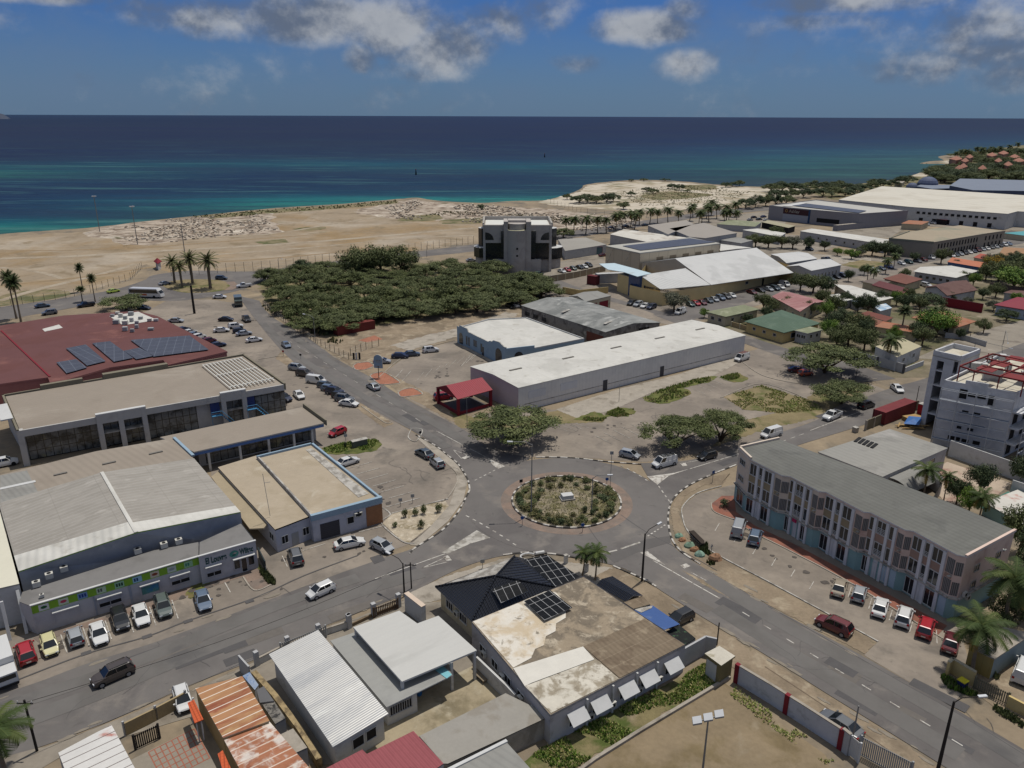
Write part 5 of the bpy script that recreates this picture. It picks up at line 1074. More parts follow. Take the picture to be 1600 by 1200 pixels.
mb=MB();pz=[P(420,1022,3.3),P(520,1167,3.3),P(607,1115,4.1),P(497,984,4.1)];mb.slab(pz,.1,M_shiny,M_frame,ud=pz[1]-pz[0]);mb.build('roof',b.t)
L1=b.len(1);b.win(1,.45*L1,.22*L1,1.2,1.2,panes=1,gl=M_dark);b.win(1,.72*L1,.2*L1,1.2,1.2,panes=1,gl=M_dark);mb=MB();mb.poly([b.W(1,0,3.0,-.01),b.W(1,L1,3.0,-.01),b.W(1,L1,3.9,-.01)],M_wall_w);mb.build('gable_wall',b.t)
M_flatg=mat('smooth_grey_roof',(150,150,146),.7,.03,.1,c2=[((140,140,137),.58,.15)],corr=1.1)
M_cano=mat('pale_canopy_roof',(190,189,184),.7,.03,.1,c2=[((180,179,174),.58,.2)],st=(1,.3),corr=1.1)
b=Bd('rear_house','lower grey roofed house section beside the bright zinc roof','house',[(497,990),(517,1002),(604,1104),(707,1055),(690,1040),(612,960)],2.9)
b.p=[v.to_2d() for v in Ps([(520,1004),(604,1100),(651,1078),(590,975)],2.9)];b.walls(M_wall_w,0,2.7)
g=MB();p_=Ps([(516,1001),(604,1105),(707,1055),(698,1040),(600,972)],2.9);g.slab(p_,.12,M_flatg,M_frame,ud=p_[1]-p_[0]);g.build('roof',b.t)
b.win(1,.45*b.len(1),.7*b.len(1),1.2,1.1,panes=9,gl=M_dark,fr=M_wall_g)
g=MB();g.slab(Ps([(680,1047),(692,1040),(706,1054),(698,1060)],2.96),.03,mat('turquoise_sheet',(120,180,190),.6,.05,.5));g.build('turquoise_corner',b.t)
b=Bd('big_canopy','pale grey carport canopy with white edges raised over the driveway','canopy',[(552,980),(628,1065),(745,1016),(685,962),(652,974),(624,954)],4.0)
b.flat(M_cano,None,0,.22,M_frame,ud=(P(628,1065,4)-P(552,980,4)))
for x,y in ((628,1062),(705,1032),(741,1016),(685,965),(624,957),(556,982)):c=P(x,y,4);g=MB();g.box(c,.3,.3,0,3.8,M_wall_w,R(35));g.build('pillar',b.t)
b=Bd('red_roof_shed','corrugated red roof shed at the bottom edge','shed',[(500,1205),(566,1171),(573,1178),(646,1142),(693,1193),(640,1230)],3)
b.walls(M_wall_w);b.flat(mat('dusty_red_roof',(146,80,84),.7,.06,.3,c2=[((132,72,76),.6,.3)],corr=.5,stripes=[('u',.5,.05,(116,60,66),.5)]),None,0,.12,M_redw,ud=(P(693,1193,3)-P(646,1142,3)).cross(Vector((0,0,1))))
b=Bd('flat_roof_shed','low pale concrete roofed outbuilding with a wire guard edge at the bottom','shed',[(655,1150),(790,1083),(861,1118),(700,1193),(693,1193)],2.6)
b.walls(M_conc);b.flat(mat('concrete_roof',(150,146,138),.92,.06,.3,c2=[((138,132,122),.56,.3)]),None,0,.15)
b=Bd('grey_gutter_shed','grey ribbed shed roof with white gutter at the very bottom','shed',[(700,1203),(790,1158),(828,1200),(780,1250)],2.8)
b.walls(M_wall_g);b.flat(M_groof,None,0,.12);b.parapet(M_frame,2.81,2.95,.25,.1,name='gutter',edges=[0])
b=Bd('block_wall','grey block garden wall running from stained roof building to the bottom edge','wall',[(755,1188),(861,1142),(863,1146),(757,1192)],0)
b.walls(mat('grey_blocks',(118,112,104),.92,.12,.5,stripes=[('v',.4,.03,(90,86,80),.6)]),0,2.4);b.flat(M_conc,2.45,.02,.06)
M_rust=mat('rusty_ribbed_roof',(172,128,92),.85,.1,.3,c2=[((142,84,62),.52,.4),((182,146,104),.6,.6)],st=(1,.3),stripes=[('u',1.05,.12,(226,214,198),.9)],corr=.5)
M_rust2=mat('peeling_rusty_roof',(164,110,82),.85,.12,.4,c2=[((206,196,186),.53,.55),((132,72,54),.62,.6)],stripes=[('u',1.05,.14,(216,200,184),.8)],corr=.5)
b=Bd('rusty_roof_house','house with rusty ribbed roof striped by white battens near the parked white car','house',[(306,1076),(349,1152),(420,1126),(378,1057)],3.2)
b.walls(mat('ochre_wall',(162,138,92),.9,.1,.3),0,3.1);b.flat(M_rust,None,.05,.1,M_pale,ud=(P(349,1152)-P(306,1076)))
b=Bd('peeling_roof_house','house with peeling rust and white metal roof at the bottom left','house',[(349,1153),(393,1235),(490,1208),(421,1128)],2.9)
b.walls(mat('ochre_wall',(0,0,0)),0,2.8);b.flat(M_rust2,None,.03,.1,M_pale,ud=(P(393,1235)-P(349,1153)))
b=Bd('striped_white_shed','white ribbed shed roof with rust stains and dark seams at the bottom left corner','shed',[(91,1176),(174,1132),(215,1208),(120,1250)],2.8)
b.walls(M_wall_g);b.flat(mat('white_ribbed_rusty',(204,202,198),.75,.06,.3,c2=[((168,84,66),.66,.25)],stripes=[('u',1.1,.1,(96,82,78),.9)],corr=1.1),None,0,.1,ud=(P(120,1250)-P(91,1176)))
for lab,pts,z,m_ in (('orange tiled porch roof beside the rusty roof house',[(293,1098),(303,1093),(318,1124),(304,1130)],2.7,0),('orange tiled porch roof lower down by the peeling roof',[(340,1178),(348,1172),(366,1212),(352,1216)],2.6,0)):
 M_or=mat('orange_tiles',(196,92,54),.8,.08,.5,stripes=[('u',.35,.06,(150,66,40),.7),('v',.4,.05,(150,66,40),.6)],corr=.35)
 b=Bd('tiled_porch',lab,'porch',pts,z);b.flat(M_or,None,0,.1)
 g=MB();
 for c in b.off(b.p,-.2):g.tube([Vector((c.x,c.y,0)),Vector((c.x,c.y,z-.1))],.07,M_wall_w,6)
 g.build('post',b.t)
for lab,pts,z,wm,rm in (('small slate grey tin shed wedged beside the rusty roof',[(401,1078),(406,1098),(428,1095),(412,1072)],2.4,M_wall_g,mat('slate_sheet',(98,98,100),.8,.05,.5)),('tiny grey shed with cluttered top next to the rusty roofs',[(408,1098),(428,1095),(446,1122),(430,1131)],2.2,M_navy,mat('clutter_grey',(120,116,110),.9,.3,1,c2=[((50,50,50),.55,1.5)])),('pale concrete roof between the peeling roof and stone wall',[(437,1148),(458,1138),(480,1168),(458,1178)],2.4,M_navy,M_conc),('cluttered blue sheeted lean-to at the top of the rusty roof',[(379,1056),(390,1050),(404,1070),(398,1078)],2.3,M_wall_g,mat('blue_grey_sheet',(140,152,170),.8,.2,1,c2=[((70,110,160),.55,.8)]))):
 house('tin_shed',lab,'shed',pts,z,wm,rm,over=0)
b=house('utility_hut','small olive utility hut with white slab roof at the corner of the vacant lot','hut',[(1101,1021),(1127,1040),(1149,1025),(1124,1009)],2.9,mat('olive_wall',(126,116,82),.9,.08,.4),mat('hut_slab',(196,190,176),.9,.08,.5,c2=[((160,152,130),.58,.6)]),over=.18,t=.2)
b.panel(0,.1,b.len(0)*.75,.1,2.3,M_wall_w,.06,'door')
b=Bd('yellow_store','yellow store with flat grey roof under the palms','shed',[(1515,1010),(1554,1029),(1612,990),(1570,980)],2.9)
b.walls(mat('yellow_store_wall',(164,144,88),.9,.06,.4,stripes=[('u',.8,.04,(130,112,66),.5)]),edges=[0,3]);b.walls(mat('teal_grey_wall',(132,146,148),.9,.06,.4),edges=[1,2]);b.flat(M_conc,None,.05,.15)
b=house('teal_court','walled court with white sheeting over a teal floor behind the shop building','shed',[(1538,785),(1600,820),(1660,800),(1590,765)],2.2,M_teal,mat('stained_white_sheet',(198,194,186),.85,.08,.3,c2=[((176,130,120),.62,.4)]),over=0)
sheet('teal_floor',[(1530,792),(1575,768),(1620,788),(1570,815)],9,mat('teal_floor_paint',(76,120,108),.85,.12,.5))
sheet('paved_yard',[(1440,740),(1480,722),(1580,755),(1540,790),(1480,790)],6,mat('terrazzo_yard',(176,160,142),.9,.12,.5,c2=[((150,118,106),.56,.25)]))
# ================= RESIDENTIAL AND FAR BUILDINGS =================
M_grnr=mat('green_sheet_roof',(80,100,84),.8,.06,.2,c2=[((90,108,92),.58,.3)],corr=1)
M_olr=mat('faded_olive_roof',(128,132,106),.85,.1,.3,c2=[((150,152,128),.58,.4)])
M_pkr=mat('faded_pink_striped_roof',(156,112,110),.8,.1,.2,c2=[((176,140,136),.56,.3)],st=(1,.2),stripes=[('u',1.4,.3,(134,76,78),.5)])
M_orr=mat('orange_roof',(156,110,86),.85,.08,.2,c2=[((156,96,70),.57,.3)])
M_rst=mat('rust_striped_roof',(126,86,70),.85,.1,.3,c2=[((116,66,54),.55,.3)],stripes=[('u',1.3,.2,(186,150,124),.5)])
M_brr=mat('brown_roof',(104,78,72),.85,.1,.3,c2=[((88,62,58),.55,.3)],corr=.8)
M_mar=mat('maroon_roof',(104,62,64),.85,.1,.3,c2=[((92,48,52),.57,.3)])
M_crs=mat('crimson_roof',(132,52,64),.75,.06,.3)
M_terr=mat('terracotta_resort_roof',(158,112,94),.85,.08,.1,c2=[((152,96,76),.57,.1)])
H=house
H('green_roof_house','yellow house with big dark green hipped roof beside the long white warehouse','house',[(1163,502),(1225,520),(1283,505),(1221,484)],3.3,M_wall_y,M_grnr,'hip',4.8,over=.6,wins=[(0,3,1,1.4,.7),(1,2,2.4,.9,1.4)],ridge=0)
H('gate_hut','small grey hut with flat olive roof next to the green roofed house','hut',[(1241,516),(1262,521),(1286,515),(1266,510)],3.4,M_wall_g,M_olr,over=.3,wins=[(0,2,1.2,1.6,.9,2),(1,2,1,1.6,1)])
H('pink_roof_house','cream house with faded pink striped metal roof behind the green roofed house','house',[(1206,463),(1250,487),(1289,471),(1236,457)],3.8,M_wall_c,M_pkr,'gable',4.9,over=.4,wins=[(1,3,1.6,1,1.4,2),(0,3,1.2,1.2,1)],ridge=0)
H('olive_roof_house','small house with faded olive roof and low tan walls by the side street','house',[(1103,487),(1134,495),(1187,483),(1162,476)],3.2,M_wall_c,M_olr,'hip',4.3,over=.5,wins=[(0,2,1.2,1.1,1),(1,3,1.2,1.1,1)],ridge=1)
H('white_roof_house','long house with wide flat white roof among the dark trees','house',[(1303,444),(1338,465),(1373,471),(1396,465),(1330,446)],3.4,M_wall_c,M_wroof,over=.4)
H('white_porch','smaller white roof lying in front of the wide white roofed house','house',[(1294,461),(1318,471),(1336,467),(1310,459)],2.9,M_wall_g,M_wroof,over=.3)
H('blue_patch_shed','tiny shed with pale blue sheet roof left of the white roofed house','shed',[(1330,470),(1342,474),(1350,471),(1340,467)],2.6,M_wall_g,mat('pale_blue_sheets',(150,176,200),.7,.1,.5,c2=[((206,210,212),.5,.4)]),over=.1)
H('patchwork_shed','shed with blue and white patchwork roof below the wide white roof','shed',[(1364,478),(1376,486),(1394,481),(1384,474)],2.8,M_wall_g,mat('pale_blue_sheets',(0,0,0)),over=.1)
H('rust_roof_house','low house with rust striped roof left of the fan palm','house',[(1327,495),(1366,509),(1380,502),(1342,490)],3,M_wall_c,M_rst,over=.3)
H('dark_rust_house','low house with dark rust roof just behind the rust striped one','house',[(1344,490),(1384,502),(1396,496),(1356,486)],3,M_wall_c,mat('dark_rust_roof',(112,66,56),.85,.1,.3),over=.3)
H('orange_porch_house','house with low orange roof in front of the fan palm','house',[(1366,510),(1432,520),(1438,512),(1380,502)],3,M_wall_c,M_orr,over=.4)
H('orange_hip_house','house with wide orange hipped roof on posts behind the bushy tree','house',[(1424,496),(1495,512),(1526,502),(1455,485)],3.2,M_wall_c,M_orr,'hip',5.2,over=1.2,wins=[(0,4,1.4,1,1.3)])
def wall(label,pts,h,m,t=.2,name='boundary_wall',cap=None,posts=None,pm=None,cat='wall',ph=.25,pw=.4):
 w_=Ps(pts);c=w_[0];tt=thing(name,label,cat,(c.x,c.y,0));mb=MB()
 for a,b in zip(w_,w_[1:]):mb.beam(a+Vector((0,0,h/2)),b+Vector((0,0,h/2)),t,h,m)
 mb.build('wall_panel',tt)
 if cap:
  mb=MB()
  for a,b in zip(w_,w_[1:]):mb.beam(a+Vector((0,0,h+.05)),b+Vector((0,0,h+.05)),t+.08,.1,cap)
  mb.build('coping',tt)
 if posts:
  tot=sum((b-a).length for a,b in zip(w_,w_[1:]));n=max(1,round(tot/posts))
  for k in range(n+1):
   d=tot*k/n;i=0
   while i < len(w_)-2 and d > (w_[i+1]-w_[i]).length:d -= (w_[i+1]-w_[i]).length;i += 1
   dr=(w_[i+1]-w_[i]).normalized();p=w_[i]+dr*d;g=MB();g.box(p,pw,pw,0,h+ph,pm or m,math.atan2(dr.y,dr.x));g.build('post',tt)
 return tt
wall('long dark red boundary wall beyond the orange hipped roof',[(1471,478),(1534,489)],3,M_redw,cap=M_mar)
wall('olive grey yard wall behind the white roofed house',[(1392,462),(1432,470),(1471,476)],2.6,mat('olive_yard_wall',(120,116,100),.9,.08,.3))
wall('grey brown wall running right from the brown gabled roof',[(1545,452),(1640,466)],2.6,mat('brown_wall',(112,96,90),.9,.08,.3))
wall('tan low wall with piers along the side street',[(1143,510),(1185,522),(1226,534)],1.5,mat('tan_wall',(158,140,106),.9,.08,.3),posts=3.3,pm=M_wall_c,ph=.1)
wall('pale grey street wall with dark piers in front of the small white house',[(1331,561),(1372,572),(1411,583)],2.4,M_wall_g,posts=6,pm=mat('dark_pier',(84,84,84),.9),ph=.02,pw=.45)
wall('short white picket wall beside the small white house',[(1413,582),(1442,571)],1.3,M_wall_w)
wall('low grey wall at the far side of the vacant corner lot',[(1476,528),(1500,530),(1540,542)],1.6,M_wall_g)
wall('beige compound wall beside the office block car park',[(846,443),(900,434),(945,424)],2.4,mat('beige_compound',(150,134,110),.9,.08,.3),cap=M_conc,posts=4,pm=M_wall_c,ph=.15)
wall('ochre yard wall in front of the yellow depot',[(879,458),(905,463),(950,458)],2.3,M_wall_y)
H('small_white_house','small white house with flat cream roof and a bare coconut palm in front','house',[(1368,541),(1402,558),(1440,541),(1410,528)],3.8,M_wall_w,mat('cream_flat_roof',(176,168,140),.9,.06,.3),over=.05,wins=[(1,2,1.2,1.7,1,2)],doors=[(0,.7,1,2.1)])
H('brown_gable_house','white walled house with dark brown gabled roof and garage','house',[(1443,449),(1480,462),(1528,453),(1490,439)],3.3,M_wall_w,M_brr,'gable',5.2,over=.6,ridge=1,wins=[(0,2,1.6,1.2,1.2,2)])
H('brown_hip_house','house with reddish brown hipped roof behind the maroon roof','house',[(1380,435),(1416,444),(1442,436),(1408,427)],3.2,M_wall_c,mat('reddish_brown_roof',(118,78,68),.85,.1,.3),'hip',4.6,over=.5)
H('maroon_roof_house','long low house with maroon roof in front of the brown hipped one','house',[(1362,445),(1412,459),(1426,453),(1384,441)],3,M_wall_c,M_mar,'gable',4,over=.4)
H('grey_brown_house','low building with grey-brown roof at the lane beside the maroon roof','house',[(1347,440),(1376,446),(1392,440),(1362,435)],2.8,M_wall_c,mat('grey_brown_sheet',(110,98,92),.85,.1,.3),over=.3)
H('butterfly_roof_house','house with bright white folded roof by the distant car park','house',[(1427,424),(1494,434),(1530,423),(1486,415),(1438,417)],3.4,M_wall_g,M_wroof,over=.6,wins=[(0,5,1.2,1.2,1)])
H('long_orange_house','long blue walled house with bright orange tiled roof','house',[(1480,409),(1533,418),(1538,410),(1488,402)],3.4,mat('blue_wall',(84,104,136),.85,.06,.3),mat('bright_orange_roof',(176,110,82),.8,.08,.3),over=.3)
H('red_orange_house','house with red-orange roof right of the long orange tiled one','house',[(1521,402),(1574,412),(1582,404),(1532,396)],3.2,M_wall_c,mat('red_orange_roof',(160,82,66),.8,.08,.3),over=.3)
H('tan_hip_house','house with tan hipped roof near the right edge below the parked row','house',[(1560,398),(1625,404),(1640,390),(1568,386)],3.2,M_wall_c,mat('tan_tile_roof',(156,122,92),.85,.08,.3),'hip',4.8,over=.5)
H('crimson_roof_house','white house with crimson hipped roof cut by the right edge','house',[(1553,476),(1640,490),(1680,474),(1590,464)],3.4,mat('pale_blue_wall',(170,180,196),.85,.06,.3),M_crs,'hip',5.2,over=.6,wins=[(0,4,1.2,1.2,1)])
H('brown_lean_house','low brown roofed outbuilding left of the crimson roof','house',[(1568,457),(1640,466),(1660,458),(1580,453)],3,M_wall_g,M_brr,over=.3)
H('pale_hall','pale roofed hall directly behind the yellow depot, left of a twin','building',[(1204,397),(1229,411),(1277,404),(1248,393)],5,M_wall_g,M_yr,'gable',5.8,over=.2,ridge=1)
H('pale_hall','pale roofed hall with windowed end wall near the lane of dark cars','building',[(1228,416),(1268,423),(1315,414),(1280,405)],4.8,M_wall_g,M_yr,'gable',6,over=.2,ridge=1,wins=[(1,7,.7,1.4,1.6)])
sheet('concrete_pad',[(1225,402),(1290,398),(1360,402),(1362,410),(1300,412)],5,M_conc)
sheet('weedy_plot',[(1316,414),(1345,406),(1400,412),(1350,422)],6,M_dry,jit=1)
b=H('long_office','long grey-beige office with narrow windows and flat roof behind a row of parked cars','office',[(1389,373),(1459,379),(1536,366),(1571,361),(1500,352),(1420,362)],7.5,mat('beige_grey_wall',(146,138,126),.9,.05,.2),mat('beige_membrane',(158,146,126),.9,.06,.1,c2=[((136,134,116),.56,.05)]),over=.1,par=None)
b.parapet(mat('green_grey_trim',(124,124,112),.9),7.0,7.9,.3,.12,edges=[0,5]);b.parapet(mat('beige_grey_wall',(0,0,0)),7.0,7.7,.3,.1,edges=[1,2])
for i in (1,2):
 for z in (1.2,4.4):b.wins(i,14 if i == 1 else 5,.9,z,1.9,panes=1,fr=M_dark,gl=M_dark)
H('white_strip_building','long low building with narrow bright white roof left of the beige-grey office','building',[(1250,361),(1384,382),(1389,374),(1268,357)],4.2,M_wall_g,M_wroof,over=.2,wins=[(0,8,1,1.5,1)])
b=H('big_white_warehouse','huge warehouse with pale banded roof at the right edge near the sea','warehouse',[(1310,312),(1420,323),(1575,334),(1590,330),(1700,336),(1720,312),(1600,305),(1378,291)],9,M_wall_w,mat('banded_pale_roof',(200,195,182),.85,.04,.03,c2=[((188,182,168),.55,.03)],stripes=[('v',12,.8,(170,162,146),.6)]),over=.2)
b.wins(1,14,1.8,5.2,1.4,panes=1,fr=M_wall_w,gl=M_dark);b.wins(1,6,2.2,.4,2.6,panes=1,fr=M_wall_w,gl=M_dark)
b=Bd('furniture_store','grey furniture store with maroon sign board and solar panels on its pale roof','store',[(1202,321),(1267,327.5),(1343,334),(1419,329),(1275,312)],8.5)
b.walls(mat('store_grey',(140,138,142),.85,.04,.1,stripes=[('u',3,.1,(126,124,128),.6)]));b.flat(mat('store_roof',(176,174,168),.85,.05,.05),8.2,-.2,.2)
b.parapet(mat('store_grey',(0,0,0)),8,8.6,.3,.05)
pvq(b.t,[(1238,321,8.6),(1262,318,8.6),(1354,329,8.6),(1342,332.5,8.6)],m=M_pvf)
g=MB();g.slab(Ps([(1222,322),(1250,316),(1262,317),(1237,322)],8.5),.03,M_frame);g.build('white_roof_strip',b.t)
L0=b.len(0);b.panel(0,.36*L0,.96*L0,4.6,7.9,mat('maroon_sign_board',(66,40,44),.7,.05,1),.15,'sign_board');b.panel(0,.96*L0,L0,.5,8.3,mat('deep_blue_panel',(40,66,100),.7,.05,1),.2,'blue_panel');b.panel(0,.36*L0,.96*L0,.3,4.5,mat('grey_louvres',(150,154,164),.8,.05,1,stripes=[('v',.5,.08,(120,124,134),.7)]),.1,'shutter')
dr=(b.W(0,1,0)-b.W(0,0,0)).normalized();text('Ashley',b.W(0,.5*L0,5.6,.2),dr,(0,0,1),2.6,M_pale,b.t,bold=.02)
g=MB();c=b.W(0,.44*L0,6.4,.22)
g.poly([c+dr*.9*math.cos(a)+Vector((0,0,.9*math.sin(a))) for a in [math.pi*2*k/10 for k in range(10)]],mat('emblem_gold',(176,140,80),.7,.04,1));c2_=b.W(0,.44*L0,6.4,.24);g.poly([c2_+dr*.6*math.cos(a)+Vector((0,0,.6*math.sin(a))) for a in [math.pi*2*k/10 for k in range(10)]],mat('maroon_sign_board',(0,0,0)));g.build('emblem',b.t)
b.panel(1,.15*b.len(1),.62*b.len(1),1.6,4,M_dark,.1,'window_band')
g=MB();A,B_=P(1344,334,8.5),P(1419,329,8.5);pts=[A];q0=P(1308,361);q1=P(1396,352)
g.prism([(q0.x,q0.y),(q1.x,q1.y),(q1.x-2,q1.y+1.5),(q0.x-2,q0.y+1.5)],0,3.2,mat('store_grey',(0,0,0)),M_conc);g.build('ramp_wall',b.t)
H('parking_canopy','pale flat canopy roof below the grey furniture store','canopy',[(1190,347),(1232,356),(1243,353),(1200,344)],3.2,M_dark,mat('pale_olive_roof',(160,154,130),.9,.05,.1),over=.2)
H('olive_building','low building with olive green flat roof left of the parking canopy','building',[(1120,350),(1180,354),(1190,347),(1140,343)],3.4,M_wall_g,M_olr,over=.2)
H('grey_saw_roof','wide workshop with grey sloping roof near the coast palms, left half','workshop',[(1012,352),(1044,366),(1084,350),(1072,344)],6,M_wall_g,mat('far_grey_roof',(152,146,138),.85,.04,.1),over=.2)
H('grey_saw_roof','wide workshop with grey sloping roof near the coast palms, right half','workshop',[(1046,357),(1078,370),(1102,372),(1152,364),(1100,348)],6,M_wall_g,mat('far_grey_roof',(0,0,0)),over=.2)
H('far_white_shed','white roofed shed right of the grey sloping workshops','shed',[(1160,359),(1219,370),(1228,364),(1184,357)],4,M_wall_g,M_wroof,over=.2)
H('far_grey_shed','small grey roofed shed between white shed and solar warehouse','shed',[(1126,375),(1158,380),(1178,375),(1150,370)],4,M_wall_g,M_groof,over=.2)
H('far_pale_gable','small pale gabled roof touching the yellow depot','shed',[(1125,392),(1150,389),(1175,387),(1126,381)],5,M_wall_g,M_wroof,over=.1)
H('tan_pavilion','small orange roofed pavilion in the yard of the huge warehouse','pavilion',[(1408,349),(1440,351),(1452,346),(1420,344)],3.4,M_wall_c,M_orr,over=.3)
H('orange_tarp_shed','bright orange tarpaulin shelter against the huge warehouse','shelter',[(1462,342),(1480,344),(1484,337),(1466,336)],3,M_dark,mat('orange_tarp',(196,96,52),.8,.05,1),over=0)
H('turquoise_shed','low turquoise roofed shed at the right edge by the long office','shed',[(1568,364),(1600,368),(1640,365),(1600,361)],3,M_wall_c,mat('turquoise_roof',(84,150,156),.8,.1,.5),over=0)
M_dbl_=mat('slate_blue_cladding',(74,84,108),.85,.05,.1)
H('blue_hall','long slate blue hall behind the huge pale roofed warehouse','hall',[(1484,290),(1520,297),(1700,300),(1700,284),(1500,279)],10,M_dbl_,mat('blue_grey_roof',(118,126,140),.8,.05,.1),over=0)
b=H('dome_pavilion','slate blue pavilion crowned by two ribbed domes on the shore','pavilion',[(1432,291),(1456,295),(1490,294),(1490,289),(1440,288)],7,M_dbl_,mat('blue_grey_roof',(0,0,0)),over=0,wins=[(0,6,3,2,3.4),(1,8,3,2,3.4)])
for (x,y,rad) in ((1449,290,15),(1425,294,10)):
 g=MB();c=P(x,y,6 if rad > 12 else 1);d0_=P(x+rad,y,6);rr_=(d0_-P(x,y,6)).length;n=16
 for k in range(n):
  for j in range(5):
   def sp_(k_,j_):a,e_=2*math.pi*k_/n,math.pi/2*j_/5;return c+Vector((rr_*math.cos(a)*math.cos(e_),rr_*math.sin(a)*math.cos(e_),rr_*.9*math.sin(e_)))
   g.poly([sp_(k,j),sp_(k+1,j),sp_(k+1,j+1),sp_(k,j+1)],mat('dome_panels',(84,94,120),.7,.08,.3,stripes=[('u',4,.4,(60,68,92),.6)]))
 g.build('dome',b.t)
rj=random.Random(11)
for k,(x,y,wd) in enumerate(((1494,247,14),(1508,250,8),(1505,259,9),(1498,262,8),(1550,241,11),(1568,238,11),(1585,244,12),(1592,250,14),(1575,256,10),(1535,262,9),(1560,250,8),(1515,244,8))):
 H('resort_house','terracotta roofed holiday house among the trees on the far point','house',[(x-wd*.8,y+1),(x,y+3.4),(x+wd*.8,y+1.2),(x,y-1)],10,mat('salmon_wall',(150,112,96),.9),M_terr,'hip',13.5,over=.5,group='holiday houses on the far point')
H('beach_cabin','small pale cabin on the shore between dark trees','hut',[(1398,284),(1410,286),(1414,283),(1404,282)],4,M_wall_c,M_conc,over=.2)
b=H('gatehouse','small gatehouse with red pyramid roof at the sand field entrance','hut',[(240,408),(246,412),(253,408),(247,405)],3,M_wall_w,M_redw,'hip',4.4,over=.6,wins=[(0,1,1.2,1.1,1)])
# ================= CONTAINERS AND SMALL STRUCTURES =================
def container(label,a,b_,wd,m,z=2.6,top=None,name='shipping_container'):
 A,B_=P(*a),P(*b_);A.z=B_.z=0;d=(B_-A).normalized();n=Vector((-d.y,d.x,0));bb=Bd(name,label,'container',[A,B_,B_+n*wd,A+n*wd],z,world=True)
 bb.walls(m);g=MB();g.slab([Vector((q_.x,q_.y,z)) for q_ in bb.p],.12,top or m);g.build('roof',bb.t)
 for q_ in bb.p:g=MB();g.box(q_,.16,.16,0,z+.02,top or m);g.build('corner_post',bb.t)
 bb.door(3,bb.len(3)*.27,bb.len(3)*.42,z-.3,top or m,.12);bb.door(3,bb.len(3)*.73,bb.len(3)*.42,z-.3,top or m,.12);return bb
def cm(n_,c):return mat(n_,c,.8,.12,.4,stripes=[('u',.5,.12,tuple(int(x*.75) for x in c),.6)])
container('open rusty red container at the edge of the thicket',(528,525),(586,514),2.6,cm('rust_red_steel',(116,52,46)))
container('maroon container beside the building site',(1384,645,2.8),(1432,627,2.8),2.6,cm('maroon_steel',(118,50,52)),2.8)
container('white office container with dark windows on wheels near the yellow depot',(933,443),(975,441),2.6,cm('white_steel',(190,190,188)),3.6)
container('dark red container left of the white one',(917,444),(931,446),2.6,cm('dark_red_steel',(104,44,46)),3.4)
container('teal container with red roof beside the office block',(907,400),(941,397),2.6,cm('teal_steel',(84,106,112)),3.4,M_mar)
wall('grey and tan hoarding around the building site',[(1352,672),(1412,648),(1432,640)],2.2,mat('site_hoarding',(120,112,94),.9,.15,.5),name='hoarding',posts=3,pm=M_conc,ph=0)
wall('long pale wall behind the grey warehouse and yard',[(1481,712),(1575,746),(1605,757)],3.2,M_wall_w)
wall('white garden wall at the right edge beyond the teal floor',[(1576,778),(1625,795)],3.4,M_wall_w)
c=P(1428,655);t_=thing('tarpaulin','blue tarpaulin over building materials beside the unfinished block','tarpaulin',(c.x,c.y,0));g=MB();A=[P(1412,662,1.0),P(1436,664,1.2),P(1442,652,1.6),P(1420,650,1.3)]
g.slab([A[0],A[1],lp(A[0],A[2],.5)+Vector((0,0,.5))],.05,mat('blue_tarp',(60,104,164),.6,.15,1));g.slab([A[1],A[2],lp(A[0],A[2],.5)+Vector((0,0,.5))],.05,mat('blue_tarp',(0,0,0)));g.slab([A[2],A[3],lp(A[0],A[2],.5)+Vector((0,0,.5))],.05,mat('blue_tarp',(0,0,0)));g.slab([A[3],A[0],lp(A[0],A[2],.5)+Vector((0,0,.5))],.05,mat('blue_tarp',(0,0,0)));g.build('sheet',t_);g=MB();g.box(P(1427,657),4.0,2.4,0,.9,mat('stacked_planks',(168,140,96),.9,.2,1),R(20));g.build('stack',t_)
c=P(1415,668);t_=thing('timber_pile','pile of yellow timber planks next to the blue tarpaulin','timber',(c.x,c.y,0));rj=random.Random(8)
g=MB()
for k in range(14):p_=c+Vector((rj.uniform(-2.4,2.4),rj.uniform(-1,1),.1+k*.04));a=rj.uniform(-.4,1);g.beam(p_,p_+Vector((math.cos(a)*2.6,math.sin(a)*2.6,0)),.3,.1,mat('stacked_planks',(0,0,0)))
g.build('planks',t_)
wall('white boundary wall with dark red piers along the main road',[(1150,1066),(1202,1098),(1256,1133),(1312,1170)],2.4,mat('white_block_wall',(184,186,192),.9,.06,.3,c2=[((160,162,166),.6,.5)]),t=.25,posts=6.4,pm=M_redw,ph=.12,pw=.5,cap=M_conc)
wall('short grey wall end joining the gate',[(1312,1170),(1324,1180)],2.6,M_wall_g,t=.3,cap=M_conc)
wall('grey block wall between stained roof building and utility hut',[(1052,1050),(1100,1022),(1117,1026)],2.6,M_wall_g,t=.25)
wall('long low concrete kerb wall across the vacant lot',[(1140,1060),(1080,1096),(1000,1144),(930,1188),(900,1210)],.35,M_conc,t=.35,name='low_wall')
wall('white street wall with dark stone piers in front of the grey canopy house',[(402,1040),(437,1022),(510,992),(546,980)],.9,M_wall_w,posts=4.2,pm=M_wall_g,ph=1.1,pw=.5,cap=M_conc)
wall('low stone wall along the grey canopy house driveway',[(546,981),(582,964),(623,948)],.5,mat('brown_stone',(116,100,80),.95,.2,.8),posts=4.6,pm=M_wall_g,ph=1.5,pw=.55)
g_=wall('thick white wall panel with pale coping beside the black pole',[(636,954),(663,976)],2.7,M_wall_w,t=.6,cap=mat('cream_coping',(204,186,168),.85,.05,1))
